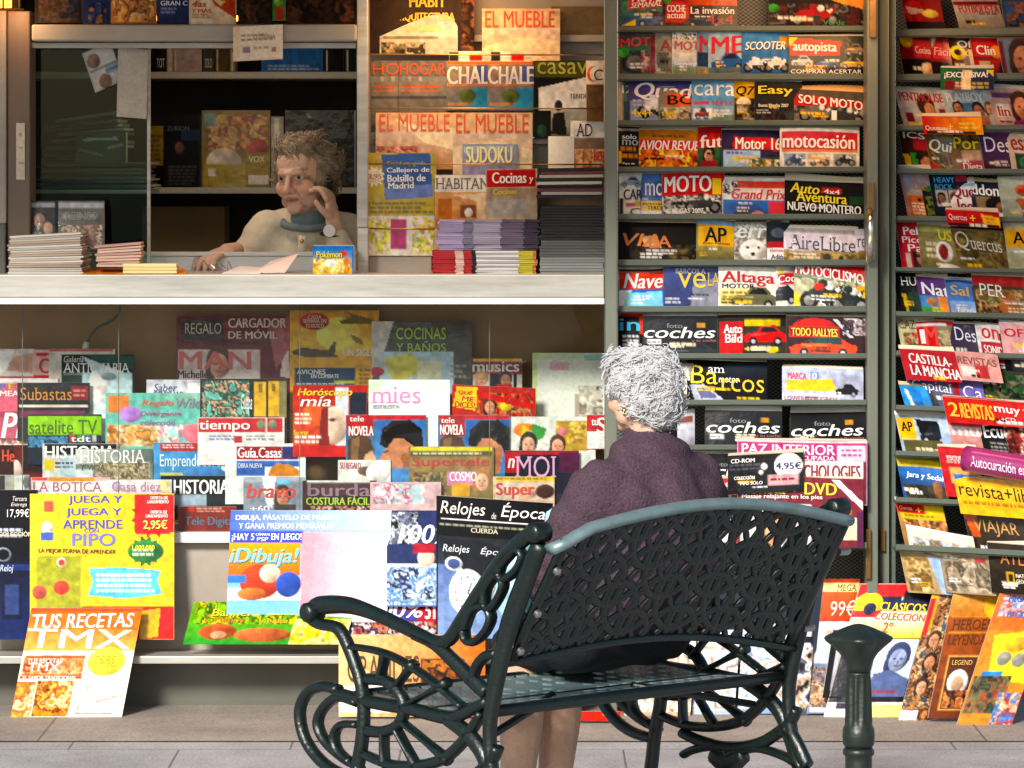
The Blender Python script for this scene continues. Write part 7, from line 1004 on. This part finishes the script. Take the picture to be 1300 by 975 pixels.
# --- the white haired woman on the bench
def wb(s, t, z): return bp(s+(.07 if z > .5 else 0), t+(.085+.075*min(max((.70-z)/.14, 0), 1) if z > .5 else 0), z)
wo = empty('person', wb(.55, .2, 0), 'white haired seated woman in a plum knit top seen from behind', 'person')
hd = Head(wb(.555, .108, 1.070), FW*.96-AX*.12, tilt=.14, k=.79)
b = MB(); hd.build(b, wb(.55, .075, .945))
cap(b, [wb(.55, .12, .56), wb(.55, .08, .70), wb(.55, .07, .86)], [.07, .075, .06])
for q in (-1, 1):
    s0 = .55+q*.14; cap(b, [wb(s0, .07, .86), wb(s0+q*.045, .12, .74), wb(s0+q*.05, .17, .665)], [.04, .040, .036])
    el = wb(s0+q*.05, .17, .665); hn = wb(.55+q*.06, .42, .62); cap(b, [el, (el+hn)/2, hn], [.038, .033, .025]); hand(b, hn, FW*.4-AX*q*.8-UP*.25, -UP, .92, .7, -q)
    hs = .56+q*.060; kn = wb(hs, .45, .47); cap(b, [wb(hs, .16, .52), kn], [.055, .048]); fo = wb(hs-.01, .47, .075)
    cap(b, [kn, wb(hs, .45, .34), wb(hs-.005, .455, .22), fo], [.050, .053, .043, .033]); cap(b, [fo-UP*.02, wb(hs-.01, .53, .035), wb(hs-.01, .61, .03)], [.03, .03, .024])
fuse('body', b, M['skin'], wo, .0055, 3, hd.paint('#d6ab90'))
b = MB()                                                                  # plum top
cap(b, [wb(.545, .12, .60), wb(.545, .09, .66), wb(.545, .06, .74), wb(.545, .055, .82), wb(.55, .065, .88)], [.11, .12, .13, .125, .095])
ellip(b, wb(.548, .065, .885), (.175, .085, .066), (AX, FW, UP)); ellip(b, wb(.55, .07, .93), (.11, .08, .05), (AX, FW, UP))
for q in (-1, 1):
    ellip(b, wb(.545+q*.085, .07, .70), (.10, .115, .17), (AX, FW, UP)); ellip(b, wb(.545+q*.095, .055, .82), (.10, .09, .09), (AX, FW, UP))
    s0 = .545+q*.150; cap(b, [wb(s0, .07, .862), wb(s0+q*.04, .11, .77), wb(s0+q*.045, .165, .665)], [.070, .072, .068])
cap(b, [wb(.55, .075, .92), wb(.555, .090, .958)], [.078, .056])
def folds(v): return .0035*math.sin(v.x*26+v.z*34+1.2*math.sin(v.z*21))*max(0, math.sin(v.x*17-v.z*9))+.0035*math.sin(v.z*60+v.x*38)*math.sin(v.x*44-v.y*30)+.002*math.sin(v.z*110+v.x*70)
fuse('knit_top', b, M['purp'], wo, .008, 8, None, folds)
b = MB()
cap(b, [wb(.44, .13, .55), wb(.68, .13, .55)], [.115, .115]); cap(b, [wb(.42, .10, .52), wb(.45, .12, .53)], [.075, .09])
for q in (-1, 1): cap(b, [wb(.55+q*.1, .15, .53), wb(.56+q*.06, .45, .49)], [.095, .068])
cap(b, [wb(.55, .2, .53), wb(.56, .44, .49)], [.09, .062])
fuse('skirt', b, M['navy'], wo, .01, 4, None, folds)
hair('hair', hd, M['hgrey'], wo, 1000, 18, [(0, -.020, .025, .088, .100, .090), (0, -.060, -.035, .068, .050, .062), (.05, -.03, -.01, .04, .055, .06), (-.05, -.035, .0, .04, .05, .06), (0, .03, .075, .06, .06, .042)],
     lambda x, y, z: not (y > .05 and z < .07) and not (abs(x) > .05 and y > -.022 and z < .012) and z > -.095, .003, .0012, .034, 3, 1.7)
z = MB(); ellip(z, hd.p(-.082, -.0, -.048), (.006, .006, .006), n=6); z.tube([hd.p(-.082+.006*math.cos(q), .0, -.056+.008*math.sin(q)) for q in np.linspace(0, 6.28, 12)], .0018, 6); z.build('earring', M['gold'], wo, smooth=True)
z = MB()
for q in (-1, 1): hs = .56+q*.060-.01; cap(z, [wb(hs, .445, .035), wb(hs, .52, .032), wb(hs, .63, .026)], [.036, .040, .032])
fuse('shoe', z, M['shoe'], wo, .007, 2)
# pale blue bag beside her
b = MB(); cap(b, [bp(.36, .34, .605), bp(.36, .33, .66), bp(.37, .30, .74)], [.04, .04, .026]); cap(b, [bp(.44, .34, .615), bp(.44, .33, .68), bp(.43, .28, .795)], [.045, .045, .016])
o = fuse('carrier_bag', b, M['bag'], None, .009, 3, None, lambda v: .005*math.sin(v.z*47+v.x*33)*math.sin(v.x*60-v.y*41)+.005*math.sin(v.z*120+v.y*90)); tag(o, 'pale blue crumpled bag on the bench left of the seated woman', 'bag')

# --- the vendor inside the booth
V0 = 13.06
ve = empty('person', P(380, 700, V0), 'vendor in a cream cardigan holding a phone to her ear behind the counter', 'person')
hv = Head(P(386, 226, V0), (-.46, -.88, -.02), tilt=.04, k=1.0, roll=-.06)
def vp(px, py, d=0): return P(px, py, V0+d)
b = MB(); hv.build(b, vp(396, 296, .03))
cap(b, [vp(386, 460, .06), vp(388, 360, .06), vp(392, 300, .05)], [.10, .10, .07])
wr = P(294, 319, 12.91); el = vp(311, 345, -.0); sh = vp(335, 296, .03)
cap(b, [sh, el], [.045, .04]); cap(b, [el, wr], [.038, .026]); hand(b, wr, (-.62, -.70, -.12), (-.1, -.05, -.95), 1.0, .8, -1)
wr2 = vp(424, 283, -.10); el2 = vp(440, 345, -.12); cap(b, [vp(442, 298, .04), el2], [.045, .04]); cap(b, [el2, vp(428, 305, -.11), wr2], [.04, .033, .026])
hand(b, wr2, (-.16, .12, .95), (-.75, .30, .1), .92, 1.0, 1, .12)
fuse('body', b, M['skin'], ve, .0045, 3, hv.paint('#dcb59c', '#c08074', '#8a7a68'))
b = MB()
cap(b, [vp(384, 470, .06), vp(384, 380, .06), vp(388, 330, .06), vp(391, 306, .06)], [.15, .155, .15, .11])
cap(b, [vp(341, 293, .03), vp(391, 290, .07), vp(441, 295, .04)], [.062, .07, .062])
cap(b, [vp(350, 320, .04), vp(345, 370, .04)], [.09, .10]); cap(b, [vp(428, 320, .04), vp(432, 370, .04)], [.09, .10])
cap(b, [vp(340, 292, .02), vp(321, 322, 0), vp(312, 348, -.01)], [.064, .062, .058]); cap(b, [vp(312, 348, -.01), vp(298, 334, -.08)], [.056, .043])
cap(b, [vp(442, 296, .03), vp(450, 328, -.03), vp(442, 348, -.12)], [.062, .062, .056]); cap(b, [vp(442, 348, -.12), vp(433, 320, -.115), vp(429, 304, -.112)], [.056, .047, .038])
fuse('cardigan', b, M['cream'], ve, .008, 10, None, lambda v: .0016*math.sin(v.z*70+v.x*45)*math.sin(v.x*50-v.z*40)+.0012*math.sin(v.z*120+v.x*40))
b = MB(); nc = vp(390, 280, .0); cap(b, [vp(391, 282, .01), vp(391, 305, .03)], [.058, .075])
b.tube([nc+Vector((.074*math.cos(q), .07*math.sin(q), .018*math.sin(q)-.004)) for q in np.linspace(0, 2*math.pi, 28)[:-1]], .013, 10, closed=True)
fuse('polo_collar', b, M['tee'], ve, .005, 3)
z = MB(); 
for y in (306, 319, 331): ellip(z, vp(383, y, -.132), (.007, .004, .007), n=6)
z.build('button', M['rod'], ve, smooth=True)
z = MB(); z.tube([vp(423, 296.5, -.108)+Vector((.034*math.cos(q), .034*math.sin(q), .008*math.sin(q))) for q in np.linspace(0, 6.28, 20)], .008, 8, flat=.003, axis=UP); wt = z.build('watch_strap', M['black'], ve, smooth=True)
z = MB(); z.tube([vp(384, 299, -.122), vp(383, 315, -.134), vp(382, 348, -.14)], [.012, .013, .013], 8, flat=.004, axis=(0, 1, 0)); z.build('placket', M['cream'], ve, smooth=True)
z = MB(); c = vp(419, 293, -.142); z.tube([c, c+Vector((-.002, -.008, 0))], .019, 18); z.build('watch_face', M['wht'], wt)
hair('hair', hv, M['hbrn'], ve, 300, 14, [(0, -.022, .048, .080, .088, .084), (0, .034, .094, .064, .050, .036), (0, -.055, -.02, .068, .05, .07), (.062, -.02, .02, .036, .055, .066), (-.062, -.02, .02, .036, .055, .066)],
     lambda x, y, z: not (y > .06 and z < .066) and not (abs(x) > .05 and y > -.01 and z < .0), .0035, .0014, .046, 9, .8, 1.3)
ph = MB(); c0 = hv.p(-.078, .0, -.02); 
ph.box((-.007, -.019, -.046), (.007, .019, .046)); mo = [Vector(hv.c)+hv.r*(v.x-.084*hv.k)+hv.f*(v.y+.002+v.z*-.3)+hv.u*(v.z-.03) for v in ph.v]
o = tag(mesh_obj('mobile_phone', mo, ph.f, M['black'], bevel=.004), 'small black mobile phone held to the vendor’s ear', 'phone')
